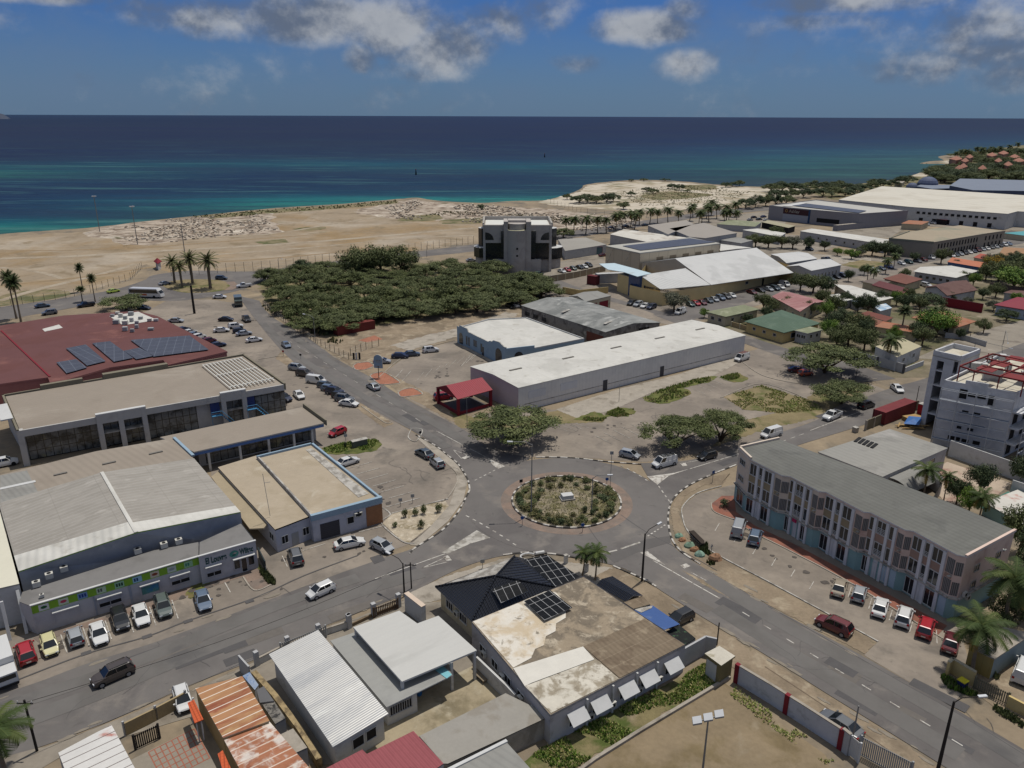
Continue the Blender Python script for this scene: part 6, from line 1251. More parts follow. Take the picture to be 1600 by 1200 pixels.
wall('stone rubble wall between zinc roof house and rusty roofs',[(398,1062),(430,1098),(470,1152),(500,1200)],1.2,mat('rubble',(156,138,104),.95,.25,1.2,c2=[((110,96,74),.55,1)]),t=.6,name='rubble_wall')
wall('grey wall along the driveway right of the canopy house',[(745,1048),(792,1094),(805,1108)],2.0,M_wall_w,t=.25)
wall('small grey wall stub at the street by the rusty roof',[(376,1048),(392,1066)],2.2,M_wall_g)
wall('ochre gate wall with pale coping by the blue bin',[(1478,1056),(1484,1050),(1520,1072)],1.9,M_wall_y,t=.3,cap=M_wall_c)
wall('low ochre wall running off the right edge',[(1572,1104),(1640,1140)],1.5,M_wall_y,t=.3)
wall('brown wall with barbed posts at the bottom left yard',[(196,1150),(240,1128),(292,1100)],1.6,mat('tan_wall',(0,0,0)),t=.2,posts=3,pm=M_wall_g,ph=.3,pw=.2)
# ================= VEHICLES =================
M_tyre=mat('tyre_rubber',(26,26,28),.9,.05,2);M_rim=mat('wheel_rim',(150,152,156),.4,.05,1,metal=.5)
M_cg=mat('car_glass',(24,28,32),.06,.05,1,spec=.8);M_hl=mat('headlamp',(210,214,218),.2,.02,1);M_tl=mat('tail_lamp',(150,20,24),.3,.02,1);M_pl=mat('number_plate',(210,208,196),.6,.02,1)
M_trim=mat('black_trim',(30,30,32),.7,.03,1)
PAINT={}
def paint(n_,c):
 m=mat('paint_'+n_,c,.32,.02,1,spec=.6);b=m.node_tree.nodes['Principled BSDF'];b.inputs['Coat Weight'].default_value=.5;b.inputs['Coat Roughness'].default_value=.08;return m
COL=dict(white=(206,206,204),silver=(150,154,158),grey=(96,98,100),black=(28,29,32),red=(160,24,38),darkred=(88,26,34),maroon=(100,34,36),blue=(44,62,110),navy=(30,36,60),green=(40,70,64),cream=(202,196,150),brown=(66,58,54),bluegrey=(92,108,128),slate=(62,74,84),orange=(190,84,44),lime=(170,190,70),greengrey=(86,96,92),tan=(150,140,124))
for k_,c_ in COL.items():PAINT[k_]=paint(k_,c_)
KIND={'sedan':(4.6,1.8,1.45,.95,-1.75,-1.05,.35,1.15,.78,.95),'hatch':(3.9,1.7,1.5,.98,-1.9,-1.55,.35,1.15,.8,1.0),'suv':(4.5,1.85,1.7,1.08,-2.18,-1.8,.45,1.1,.95,1.1),
  'van':(4.9,1.9,2.0,1.15,-2.42,-2.3,1.0,1.75,.95,1.2),'pickup':(5.4,1.9,1.85,1.1,-.55,-.4,.7,1.3,1.05,1.1),'covered':(4.6,1.85,1.5,1.0,-1.9,-1.3,.4,1.3,.8,.95)}
PROTO={}
def car_proto(kind,far=False):
 key=(kind,far)
 if key in PROTO:return PROTO[key]
 L_,W_,H_,bt,br,rr1,rf,bf,nh,th_=KIND[kind];PB=PAINT['white'];gb=.22;body=MB();parts=[]
 hw=W_/2
 st=[(-L_/2,gb+.15,th_*.82,hw*.80),(-L_/2+.12,gb,th_*.97,hw*.92),(br+.05,gb,th_ if kind != 'pickup' else bt,hw),(rr1,gb,bt,hw),(rf,gb,bt,hw),(bf,gb,bt*.985,hw),(L_/2-.55,gb,nh+.02,hw*.96),(L_/2-.12,gb,nh*.86,hw*.84),(L_/2,gb+.12,nh*.66,hw*.66)]
 if kind == 'pickup':st=[(-L_/2,gb+.2,1.08,hw*.95),(-L_/2+.06,gb+.15,1.1,hw),(br,gb,1.1,hw)]+st[3:]
 if kind == 'van':st=[(-L_/2,gb+.1,bt,hw*.95),(-L_/2+.08,gb,bt,hw)]+st[3:]
 rings=[]
 for x,zb,zt,h in st:
  zt=max(zt,zb+.2);mid=zb+(zt-zb)*.55
  rings.append([Vector((x,y,z)) for y,z in ((-h*.9,zb),(-h,zb+.14),(-h,mid),(-h*.93,zt-.03),(-h*.80,zt),(h*.80,zt),(h*.93,zt-.03),(h,mid),(h,zb+.14),(h*.9,zb))])
 for a,b in zip(rings,rings[1:]):
  for k in range(10):j=(k+1) % 10;body.poly([a[k],a[j],b[j],b[k]],PB)
 body.poly(rings[0][::-1],PB);body.poly(rings[-1],PB)
 wb,wr=hw*.88,hw*.70;e=.0
 def cab(x,z):  # half width by height
  t_=(z-bt)/(H_-bt);return wb+(wr-wb)*t_
 zr_=H_-.05
 roof=[Vector((rr1,-wr,zr_)),Vector((rf,-wr,zr_)),Vector((rf,wr,zr_)),Vector((rr1,wr,zr_))];mid_=[Vector(((rr1+rf)/2,0,H_))]
 rt_=[Vector((rr1+.12,-wr+.12,H_)),Vector((rf-.15,-wr+.12,H_)),Vector((rf-.15,wr-.12,H_)),Vector((rr1+.12,wr-.12,H_))]
 body.poly(rt_,PB)
 for k in range(4):j=(k+1) % 4;body.poly([roof[k],roof[j],rt_[j],rt_[k]],PB)
 base=[Vector((br,-wb,bt-.02)),Vector((bf,-wb,bt-.02)),Vector((bf,wb,bt-.02)),Vector((br,wb,bt-.02))]
 gl=MB()
 if kind == 'covered':
  for k in range(4):j=(k+1) % 4;body.poly([base[k],base[j],roof[j],roof[k]],PB)
 else:
  van=kind == 'van'
  for k in range(4):
   j=(k+1) % 4
   if van and k != 1:
    if k == 3:body.poly([base[k],base[j],roof[j],roof[k]],PB);continue
    A,B_,C,D=base[k],base[j],roof[j],roof[k];s0=.30
    if k == 0: # -y side: front part glass
     a2,d2=A.lerp(B_,.72),D.lerp(C,.70);body.poly([A,a2,d2,D],PB);gl.poly([a2,B_,C,d2],M_cg)
    else:
     a2,d2=A.lerp(B_,.28),D.lerp(C,.30);gl.poly([A,a2,d2,D],M_cg);body.poly([a2,B_,C,d2],PB)
    continue
   gl.poly([base[k],base[j],roof[j],roof[k]],M_cg)
  for k in range(4):   # corner pillars
   out=Vector((0,math.copysign(.012,base[k].y),.01));body.beam(base[k]+out,roof[k]+out,.09,.05,PB)
  for s_ in (-1,1):
   xs=(-.3,) if not far else (-.3,)
   for x in xs:body.beam(Vector((x,s_*(wb+.015),bt)),Vector((x+.04,s_*(wr+.012),zr_)),.08,.03,PB)
   body.beam(Vector((br+.1,s_*(wb+.01),bt+.01)),Vector((bf,s_*(wb+.01),bt+.01)),.05,.05,PB)
  if kind == 'hatch' or kind == 'suv':
   for s_ in (-1,1):body.poly([Vector((br,s_*(wb+.012),bt)),Vector((br+.75,s_*(wb+.012),bt)),Vector((rr1+.45,s_*(wr+.012),zr_)),Vector((rr1,s_*(wr+.012),zr_))][::s_],PB)
 if kind == 'pickup':
  bed=MB();bed.box((-L_/2+1.06,0),1.95,1.5,1.0,1.112,M_trim);parts.append(('truck_bed',bed))
  for s_ in (-1,1):body.box((-L_/2+1.06,s_*.88),2.1,.14,1.05,1.28,PB)
  body.box((-L_/2+.07,0),.12,1.8,1.05,1.28,PB)
 for s_ in (-1,1):body.box((bf-.12,s_*(hw+.09)),.16,.2,bt-.02,bt+.14,PB)
 wx=(L_/2-.82,-L_/2+.85);wr_=.33 if kind in ('sedan','hatch','covered') else .37;whs=[]
 for x in wx:
  for s_ in (-1,1):
   g=MB();n=14;y0,y1=s_*(hw-.2),s_*(hw+.02)
   r0_=[Vector((x+wr_*math.cos(2*math.pi*k/n),y0,wr_+wr_*math.sin(2*math.pi*k/n))) for k in range(n)];r1_=[Vector((v.x,y1,v.z)) for v in r0_]
   for k in range(n):j=(k+1) % n;g.poly([r0_[k],r0_[j],r1_[j],r1_[k]],M_tyre)
   g.poly(r1_,M_tyre);h=MB();h.poly([Vector((x+wr_*.62*math.cos(2*math.pi*k/n),y1+s_*.008,wr_+wr_*.62*math.sin(2*math.pi*k/n))) for k in range(n)],M_rim);whs.append((g,h))
 lights=[]
 if kind != 'covered':
  for s_ in (-1,1):
   g=MB();g.box((L_/2-.13,s_*hw*.62),.22,.34,nh*.62,nh*.80,M_hl);lights.append(('headlight',g));g=MB();g.box((-L_/2+.06,s_*hw*.74),.14,.26,th_*.66,th_*.90,M_tl);lights.append(('tail_light',g))
  g=MB();g.box((-L_/2+.0,0),.06,.5,.52,.66,M_pl);parts.append(('number_plate',g));g=MB();g.box((L_/2-.02,0),.1,1.0,.36,.56,M_trim);parts.append(('grille',g));g=MB();g.box((-L_/2+.02,0),.1,1.3,.3,.42,M_trim);parts.append(('bumper',g))
  g=MB();g.box((.0,0),L_*.9,W_*.8,.16,.25,M_trim);parts.append(('underbody',g))
  if kind == 'suv':
   g=MB();g.beam(Vector((rr1+.2,wr*.92,H_+.05)),Vector((rf-.1,wr*.92,H_+.05)),.05,.05,M_trim);parts.append(('roof_rail',g));g=MB();g.beam(Vector((rr1+.2,-wr*.92,H_+.05)),Vector((rf-.1,-wr*.92,H_+.05)),.05,.05,M_trim);parts.append(('roof_rail',g))
 root=bpy.data.objects.new('proto',None);root['_o']=(0,0,0)
 ob=body.build('body',root,smooth=False);
 for p_ in ob.data.polygons:p_.use_smooth=False
 if gl.v:gl.build('windows',root)
 if far:
  g=MB()
  for a,h in whs:
   for k,f in enumerate(a.f):g.poly([a.v[i] for i in f],M_tyre)
  g.build('wheels',root)
  g=MB();[g.poly([q_.v[i] for i in f],q_.ms[0]) for nm,q_ in lights for f in q_.f];g.v and g.build('lights',root)
 else:
  for a,h in whs:w_=a.build('wheel',root);h.build('rim',w_)
  for nm,q_ in lights:q_.build(nm,root)
  for nm,q_ in parts:q_.build(nm,root)
 def hide(o):
  for c in o.children:hide(c)
  if o.users_collection:col.objects.unlink(o)
 hide(root);PROTO[key]=root;return root
def place(root,name,label,cat,loc,rz,group=None,pm=None,scale=1,bodyname='body'):
 t=bpy.data.objects.new(name,None);col.objects.link(t);t.location=loc;t.rotation_euler=(0,0,rz);t.scale=(scale,)*3;tag(t,label,cat,group)
 def rec(src,par):
  for c in src.children:
   o=c.copy();col.objects.link(o);o.parent=par
   if pm is not None and c.name.split('.')[0] in ('body','cargo_box'):
    for k,s_ in enumerate(o.material_slots):
     if s_.material == PAINT['white']:s_.link='OBJECT';s_.material=pm
   rec(c,o)
 rec(root,t);return t
NAMES={'sedan':('sedan','car'),'hatch':('hatchback','car'),'suv':('suv','car'),'van':('van','van'),'pickup':('pickup_truck','pickup truck'),'covered':('covered_car','car')}
def car(kind,color,px,py,dx,dy,label,far=False,z=.05,group=None):
 c=P(px,py,.75);q_=P(px+dx,py+dy,.75);rz=math.atan2(q_.y-c.y,q_.x-c.x)
 nm,ct=NAMES[kind];return place(car_proto(kind,far),nm,label,ct,(c.x,c.y,z),rz,group,PAINT[color])
g1='cars parked below the green fronted shop'
car('suv','red',40,1018,-9,-29,'red suv parked nose-in, leftmost below the lime sign band',group=g1)
car('hatch','cream',77,1007,9,29,'pale yellow hatchback parked facing the street beside the red suv',group=g1)
car('hatch','silver',117,993,-9,-29,'silver grey hatchback parked nose-in between pale yellow and white cars',group=g1)
car('sedan','white',154,988,9,29,'white sedan with glaring windscreen left of the boxy black suv',group=g1)
car('suv','black',188,967,9,29,'boxy black suv parked facing the street',group=g1)
car('sedan','white',220,959,9,29,'white sedan right of the boxy black suv',group=g1)
car('suv','greengrey',255,947,9,29,'grey-green suv with pale roof parked facing the street',group=g1)
car('sedan','bluegrey',317,936,9,29,'dark blue-grey sedan parked alone below the corner shop',group=g1)
car('suv','brown',176,1052,-69,30,'dark brown suv driving on the street at the lower left')
car('hatch','white',285,1091,8,30,'white hatchback parked beside the rusty ribbed roof')
car('hatch','white',501,921,-40,18,'small white hatchback driving on the street toward the left')
car('suv','grey',462,868,-8,-25,'dark grey suv parked nose-in at the pale lilac wall')
car('sedan','white',546,847,50,-11,'white sedan with dark windows in front of the grey roller door')
car('hatch','silver',597,852,40,19,'silver estate car with sunroof next to the gravel bed')
car('sedan','white',543,720,40,-13,'white sedan in the marked bays beside the sandy roof')
car('hatch','red',527,674,-36,14,'red hatchback parked at the end of the long narrow wing')
car('sedan','slate',663,707,-26,-14,'dark slate sedan parked on the inside of the side lot curve')
car('hatch','silver',683,722,-20,-18,'silver hatchback parked right behind the dark slate sedan')
g2='cars parked in a slanting row beside the avenue'
for k,(kd,c_,x,y,lb) in enumerate([('suv','silver',464,574,'silver suv heading the slanting row by the avenue'),('suv','brown',476,583,'dark brown car second in the slanting row by the avenue'),('van','white',494,594,'white panel van in the slanting row by the avenue'),('hatch','slate',508,601,'slate hatchback right after the white panel van'),
  ('hatch','bluegrey',514,606,'blue-grey hatchback in the middle of the slanting row'),('suv','navy',523,611,'navy suv in the slanting row after the blue-grey hatchback'),('hatch','black',531,617,'black hatchback in the slanting row, third from its near end'),('suv','grey',538,622,'dark grey suv next to last in the slanting row'),('sedan','white',545,629,'white sedan at the near end of the slanting row')]):
 car(kd,c_,x,y,30,4,lb,group=g2)
car('sedan','white',467,616,12,12,'white sedan driving in the lot behind the slanting row')
car('suv','navy',443,621,20,6,'navy suv half hidden by the corner of the car showroom')
car('sedan','bluegrey',447,538,15,13,'pale blue-grey sedan driving down the avenue')
car('sedan','silver',583,603,-24,-13,'silver sedan with black roof driving up the avenue')
car('sedan','silver',597,563,30,0,'silver sedan parked behind the light blue arched sign')
car('covered','navy',625,555,30,0,'car under a dark blue cover in the side lot')
car('sedan','slate',643,552,30,-2,'dark slate sedan touching the covered car')
car('suv','white',673,546,30,-3,'white suv parked alone along the dirt yard edge')
car('suv','red',693,619,30,-4,'red car under the red gabled portico')
g3='cars in the upper car park'
for kd,c_,x,y,dx,dy,lb in [('sedan','silver',275,500,30,0,'silver sedan alone behind the supermarket roof corner'),('sedan','black',353,498,30,0,'black sedan at the top of the upper car park'),('pickup','black',385,498,14,14,'black pickup leaving the upper car park'),('suv','white',368,509,30,-3,'white suv beside the black pickup'),
  ('hatch','black',374,516,30,-3,'black hatchback tucked between two pale cars'),('sedan','white',346,515,30,-2,'white sedan left of the black hatchback'),('sedan','silver',381,520,30,-4,'silver sedan below the black hatchback'),('sedan','white',397,530,30,-4,'white sedan nearest the avenue in the upper car park'),
  ('sedan','navy',286,514,30,-8,'navy sedan at the upper end of the supermarket row'),('sedan','white',296,518,30,-8,'white sedan second in the supermarket row'),('sedan','bluegrey',303,522,30,-8,'blue-grey sedan third in the supermarket row'),('suv','white',310,526,30,-8,'white suv fourth in the supermarket row'),
  ('hatch','darkred',327,531,30,-5,'dark red hatchback near the supermarket corner'),('sedan','navy',340,538,30,-5,'navy sedan last in the supermarket row')]:
 car(kd,c_,x,y,dx,dy,lb,far=True,group=g3)
for kd,c_,x,y,dx,dy,lb in [('sedan','slate',66,477,30,-4,'dark sedan on the far lane of the coast road'),('suv','grey',77,488,-30,4,'grey suv on the near lane of the coast road'),('pickup','black',134,476,-30,4,'black pickup between the tall palms on the coast road'),('sedan','navy',225,480,30,2,'navy car behind the spreading tree near the coach'),('sedan','lime',177,454,30,-6,'yellow-green taxi behind the spreading tree'),
  ('sedan','silver',257,442,30,-6,'silver sedan entering the palm roundabout'),('suv','slate',346,434,30,0,'slate suv behind the date palms'),('pickup','white',381,446,-30,3,'white pickup at the right of the palm roundabout'),('sedan','white',343,463,30,-1,'white sedan in front of the date palms'),('suv','white',6,722,30,-6,'white suv half cut by the left edge beside the showroom')]:
 car(kd,c_,x,y,dx,dy,lb,far=True)
car('hatch','silver',984,709,30,7,'silver hatchback parked on the verge above the roundabout')
vn=car('van','white',1038,722,-30,8,'white service van with roof rack entering the roundabout')
car('hatch','black',1105,711,-26,7,'black hatchback following the white service van')
car('van','white',1205,677,-30,9,'white minibus behind the corner of the shop building')
car('pickup','white',1300,649,-30,13,'white double cab pickup on the street')
car('suv','black',1354,632,26,-8,'black suv on the street between pickup and building site')
car('sedan','white',1402,606,18,14,'white sedan at the bend near the building site')
vl=car('van','white',1159,559,-28,9,'white van with ladders parked at the corner of the long warehouse')
car('sedan','darkred',1246,577,30,2,'dark red car in the shade of the big umbrella tree')
car('hatch','orange',1259,582,26,-3,'orange hatchback in the shade of the big umbrella tree')
g4='cars parked nose-in below the pink shop building'
for kd,c_,x,y,lb in [('van','silver',1154,825,'silver people carrier, first from the left below the shop building'),('suv','bluegrey',1180,838,'pale blue-grey car, second from the left below the shop building'),('sedan','tan',1312,916,'grey-beige sedan, third from the left below the shop building'),('hatch','silver',1343,926,'silver hatchback right of the grey-beige sedan'),
  ('sedan','white',1376,947,'white sedan below the shop building'),('suv','white',1413,962,'white suv with roof rails below the shop building'),('suv','red',1447,979,'bright red suv below the shop building'),('sedan','darkred',1487,1002,'dark red car half covered by the coconut palm')]:
 car(kd,c_,x,y,8,-27,lb,group=g4)
car('suv','maroon',1303,976,-48,-22,'maroon suv with black roof parked on the dirt verge')
car('sedan','grey',1314,1130,-46,-30,'grey sedan parked on the verge behind the white wall')
car('hatch','black',1063,964,-20,10,'black hatchback parked behind the blue awning')
car('van','white',1600,1048,10,-26,'white van cut by the right edge in the yard')
for kd,c_,x,y,lb in [('suv','black',987,473,'black suv beside the blue glass bay'),('suv','silver',997,475,'silver suv right of the black suv at the depot sign'),('sedan','white',1008,477,'white car under the depot sign'),('suv','navy',1018,479,'navy suv under the right end of the depot sign')]:car(kd,c_,x,y,-22,8,lb,far=True)
car('van','white',1063,487,-24,8,'small white van on the street in front of the yellow depot',far=True)
rowd=[('hatch','green',1079,475,'dark green'),('sedan','red',1087,473,'bright red'),('sedan','darkred',1097,472,'dark red'),('sedan','slate',1107,469,'slate grey'),('sedan','silver',1116,467,'silver'),('suv','bluegrey',1126,465,'blue-grey'),('suv','grey',1135,463,'dark grey'),('sedan','white',1143,461,'white')]
ORD=['first','second','third','fourth','fifth','sixth','seventh','eighth','ninth','tenth','eleventh','twelfth','thirteenth','fourteenth','fifteenth','sixteenth']
for k,(kd,c_,x,y,cn) in enumerate(rowd):car(kd,c_,x,y,24,9,'%s car, %s from the left along the yellow depot wall' % (cn,ORD[k]),far=True,group='cars along the yellow depot')
for kd,c_,x,y,lb in [('sedan','darkred',1175,456,'dark red car far along the yellow depot wall'),('sedan','black',1188,453,'black car right of the far dark red one'),('sedan','silver',1201,451,'silver car near the depot end'),('suv','slate',1211,450,'slate suv near the depot end'),('sedan','white',1219,448,'white car next to the minibus'),('van','white',1226,444,'white minibus at the end of the yellow depot')]:car(kd,c_,x,y,24,7,lb,far=True)
for k,(kd,c_,x,y) in enumerate([('sedan','white',878,423),('sedan','red',886,421),('hatch','greengrey',896,419),('sedan','black',906,417),('sedan','white',913,416),('suv','black',920,414)]):car(kd,c_,x,y,20,6,'%s car, %s from the left beside the office block' % (c_,ORD[k]),far=True,group='cars beside the office block')
car('hatch','green',842,427,26,-2,'green car at the foot of the office block',far=True);car('sedan','silver',736,406,26,-2,'silver car left of the office block',far=True);car('sedan','darkred',942,398,20,-3,'dark red car by the teal container',far=True)
car('suv','white',805,476,16,8,'white suv at the right end of the dirt yard',far=True);car('sedan','black',797,477,16,8,'black sedan left of the white suv at the dirt yard',far=True)
pool=['white','slate','silver','black','white','navy','darkred','silver','white','grey','silver','black','white','bluegrey']
for k in range(14):x=1487+k*6.9;car('sedan' if k % 3 else 'suv',pool[k],x,399-k*1.42,16,5,'%s car, %s from the left in the row below the long office' % (pool[k],ORD[k]),far=True,group='cars in the row below the long office')
for k,(kd,c_,x,y) in enumerate([('sedan','white',1366,421),('sedan','slate',1377,419),('sedan','blue',1389,416),('hatch','white',1409,411),('suv','green',1420,409),('sedan','grey',1434,407),('sedan','darkred',1443,405),('van','white',1454,402),('suv','silver',1449,400),('suv','black',1441,398)]):car(kd,c_,x,y,20,5,'%s %s, %s along the lane to the long office' % (c_,NAMES[kd][1],ORD[k]),far=True,group='cars along the lane to the long office')
for kd,c_,x,y,lb in [('suv','white',1447,445,'white suv in the yard of the brown hipped house'),('suv','slate',1265,389,'slate suv on the yard behind the halls'),('sedan','black',1253,397,'black car beside the left pale hall'),('pickup','slate',1292,405,'slate pickup on the concrete pad'),('suv','black',1335,399,'black suv at the edge of the concrete pad'),('suv','navy',1316,430,'navy suv at the windowed end of the pale hall'),('sedan','black',1306,432,'black car left of the navy suv'),('sedan','slate',1297,435,'slate car behind the leafy trees'),
  ('suv','white',1458,348,'white suv in the yard of the huge warehouse'),('suv','silver',1448,350,'silver suv by the small orange pavilion'),('van','white',1126,377,'white van by the grey sloping workshops')]:car(kd,c_,x,y,24,5,lb,far=True)
for k,(x,y,c_) in enumerate([(1178,339,'navy'),(1186,342,'slate'),(1193,338,'blue'),(1197,343,'white'),(1172,343,'silver'),(955,356,'navy'),(978,353,'black'),(1008,351,'slate'),(536,417,'white')]):
 car('sedan',c_,x,y,20,-2,'%s car %s' % (c_,['at the back of the coast palm car park','in front of the rear navy car by the coast palms','beside the palms nearest the furniture store','closest to the furniture store corner','at the left of the coast palm car park','on the coast road right of the office block','on the coast road above the pale warehouse','on the coast road left of the sloping workshops','on the coast road behind the thicket'][k]),far=True)
def bigv(name,label,cat,px,py,dx,dy,L_,W_,H_,pm,kind):
 c=P(px,py,1.5);q_=P(px+dx,py+dy,1.5);rz=math.atan2(q_.y-c.y,q_.x-c.x);root=bpy.data.objects.new('p',None);root['_o']=(0,0,0);g=MB();hw=W_/2
 if kind == 'coach':
  prof=[(-L_/2,.5),(-L_/2,H_-.3),(-L_/2+.4,H_),(L_/2-1.4,H_),(L_/2-.2,1.6),(L_/2,.5)]
  a=[Vector((x,-hw,z)) for x,z in prof];b=[Vector((x,hw,z)) for x,z in prof];g.poly(a,pm);g.poly(b[::-1],pm)
  for k in range(len(prof)):j=(k+1) % len(prof);g.poly([a[k],b[k],b[j],a[j]],pm)
  g.build('body',root);g=MB()
  for s_ in (-1,1):g.poly([Vector((-L_/2+.3,s_*(hw+.01),1.7)),Vector((L_/2-.9,s_*(hw+.01),1.7)),Vector((L_/2-1.5,s_*(hw+.01),H_-.4)),Vector((-L_/2+.4,s_*(hw+.01),H_-.4))][::s_],M_cg)
  g.poly([Vector((L_/2-.2,-hw*.9,1.7)),Vector((L_/2-.2,hw*.9,1.7)),Vector((L_/2-1.35,hw*.85,H_-.2)),Vector((L_/2-1.35,-hw*.85,H_-.2))],M_cg)
  for v in g.v[-4:]:v.x += .03
  g.build('windows',root);g=MB();g.box((-1,0),3.5,W_+.04,.9,1.5,mat('coach_stripe',(180,96,60),.5,.3,.3,c2=[((80,60,70),.55,.5)]));g.build('stripe',root);xs=(-L_/2+2.6,L_/2-2.6)
 else:
  g.box((L_/2-1.0,0),2.0,W_,.7,H_*.72,pm);g.build('cab',root);g=MB();g.box((L_/2+.0,0),.03,W_*.85,1.35,H_*.66,M_cg);g.box((L_/2-.7,0),.9,W_+.02,1.35,H_*.66,M_cg);g.build('windows',root)
  g=MB();g.box((-.95,0),L_-2.3,W_+.1,.9,H_,PAINT['white'] if kind == 'box' else pm);g.build('cargo_box',root);g=MB();g.box((0,0),L_*.95,.9,.5,.85,M_trim);g.build('chassis',root);xs=(-L_/2+1.2,L_/2-1.1)
  g=MB();g.box((L_/2+.05,0),.12,W_*.95,.5,.8,M_trim);g.build('bumper',root)
 for x in xs:
  for s_ in (-1,1):
   g=MB();n=14;r_=.48;r0_=[Vector((x+r_*math.cos(2*math.pi*k/n),s_*(hw-.3),r_+r_*math.sin(2*math.pi*k/n))) for k in range(n)];r1_=[Vector((v.x,s_*(hw+.03),v.z)) for v in r0_]
   for k in range(n):j=(k+1) % n;g.poly([r0_[k],r0_[j],r1_[j],r1_[k]],M_tyre)
   g.poly(r1_,M_tyre);g.build('wheel',root)
 ch=list(root.children);t=place(root,name,label,cat,(c.x,c.y,.05),rz)
 for o in ch:col.objects.unlink(o)
 return t
bigv('coach','white coach passing behind the spreading tree on the coast road','bus',229,458,30,1,12,2.5,3.3,PAINT['white'],'coach')
bigv('garbage_truck','dark green truck with pale tarpaulin heading to the palm roundabout','truck',372,470,3,12,7,2.4,3.0,PAINT['greengrey'],'truck')
bigv('box_truck','white box truck cut by the left edge at the street','truck',2,1036,8,28,7.2,2.3,2.9,PAINT['white'],'box')
# ================= VEGETATION =================
def leafm(n_,c):return mat(n_,c,.7,.18,.5,spec=.2,k=1.0)
LV={'thorn':[leafm('thorn_leaf_a',(80,88,50)),leafm('thorn_leaf_b',(64,72,40)),leafm('thorn_leaf_c',(96,102,62))],
  'dense':[leafm('dense_leaf_a',(82,90,54)),leafm('dense_leaf_b',(68,76,45)),leafm('dense_leaf_c',(98,104,67))],
  'dark':[leafm('dark_leaf_a',(66,78,52)),leafm('dark_leaf_b',(54,66,44)),leafm('dark_leaf_c',(84,94,64))],
  'bright':[leafm('bright_leaf_a',(92,118,44)),leafm('bright_leaf_b',(64,92,34)),leafm('bright_leaf_c',(116,134,62))],
  'grey':[leafm('grey_leaf_a',(92,94,78)),leafm('grey_leaf_b',(74,78,62)),leafm('grey_leaf_c',(108,108,90))],
  'yellow':[leafm('yellow_leaf_a',(164,128,44)),leafm('yellow_leaf_b',(126,116,48)),leafm('yellow_leaf_c',(98,104,44))],
  'weed':[leafm('weed_a',(150,154,92)),leafm('weed_b',(126,138,74)),leafm('weed_c',(172,160,116))],
  'heath':[leafm('heath_a',(96,96,60)),leafm('heath_b',(70,78,48)),leafm('heath_c',(124,112,78))]}
M_bark=mat('bark',(92,78,64),.95,.2,2);M_palmb=mat('palm_bark',(124,112,96),.95,.2,3,stripes=[])
def leaves(g,c,r,n,size,ms,rd,shell=.55,up=.3):
 """n leaf sprays inside an ellipsoid, mostly near its skin"""
 m=rd.choices(ms,[5,3,3])[0]
 for _ in range(n):
  while True:
   v=Vector((rd.uniform(-1,1),rd.uniform(-1,1),rd.uniform(-1,1)))
   if .05 < v.length < 1:break
  v=v.normalized()*(shell+(1-shell)*rd.random());p=Vector((c.x+v.x*r.x,c.y+v.y*r.y,c.z+v.z*r.z))
  nn=Vector((v.x+rd.gauss(0,.5),v.y+rd.gauss(0,.5),v.z+up+rd.gauss(0,.5))).normalized();a=nn.orthogonal().normalized();a.rotate(__import__('mathutils').Quaternion(nn,rd.uniform(0,6.28)));b=nn.cross(a);s_=size*rd.uniform(.6,1.3)
  g.poly([p-a*s_,p-b*s_*.45,p+a*s_,p+b*s_*.45],m if rd.random() < .6 else rd.choice(ms))
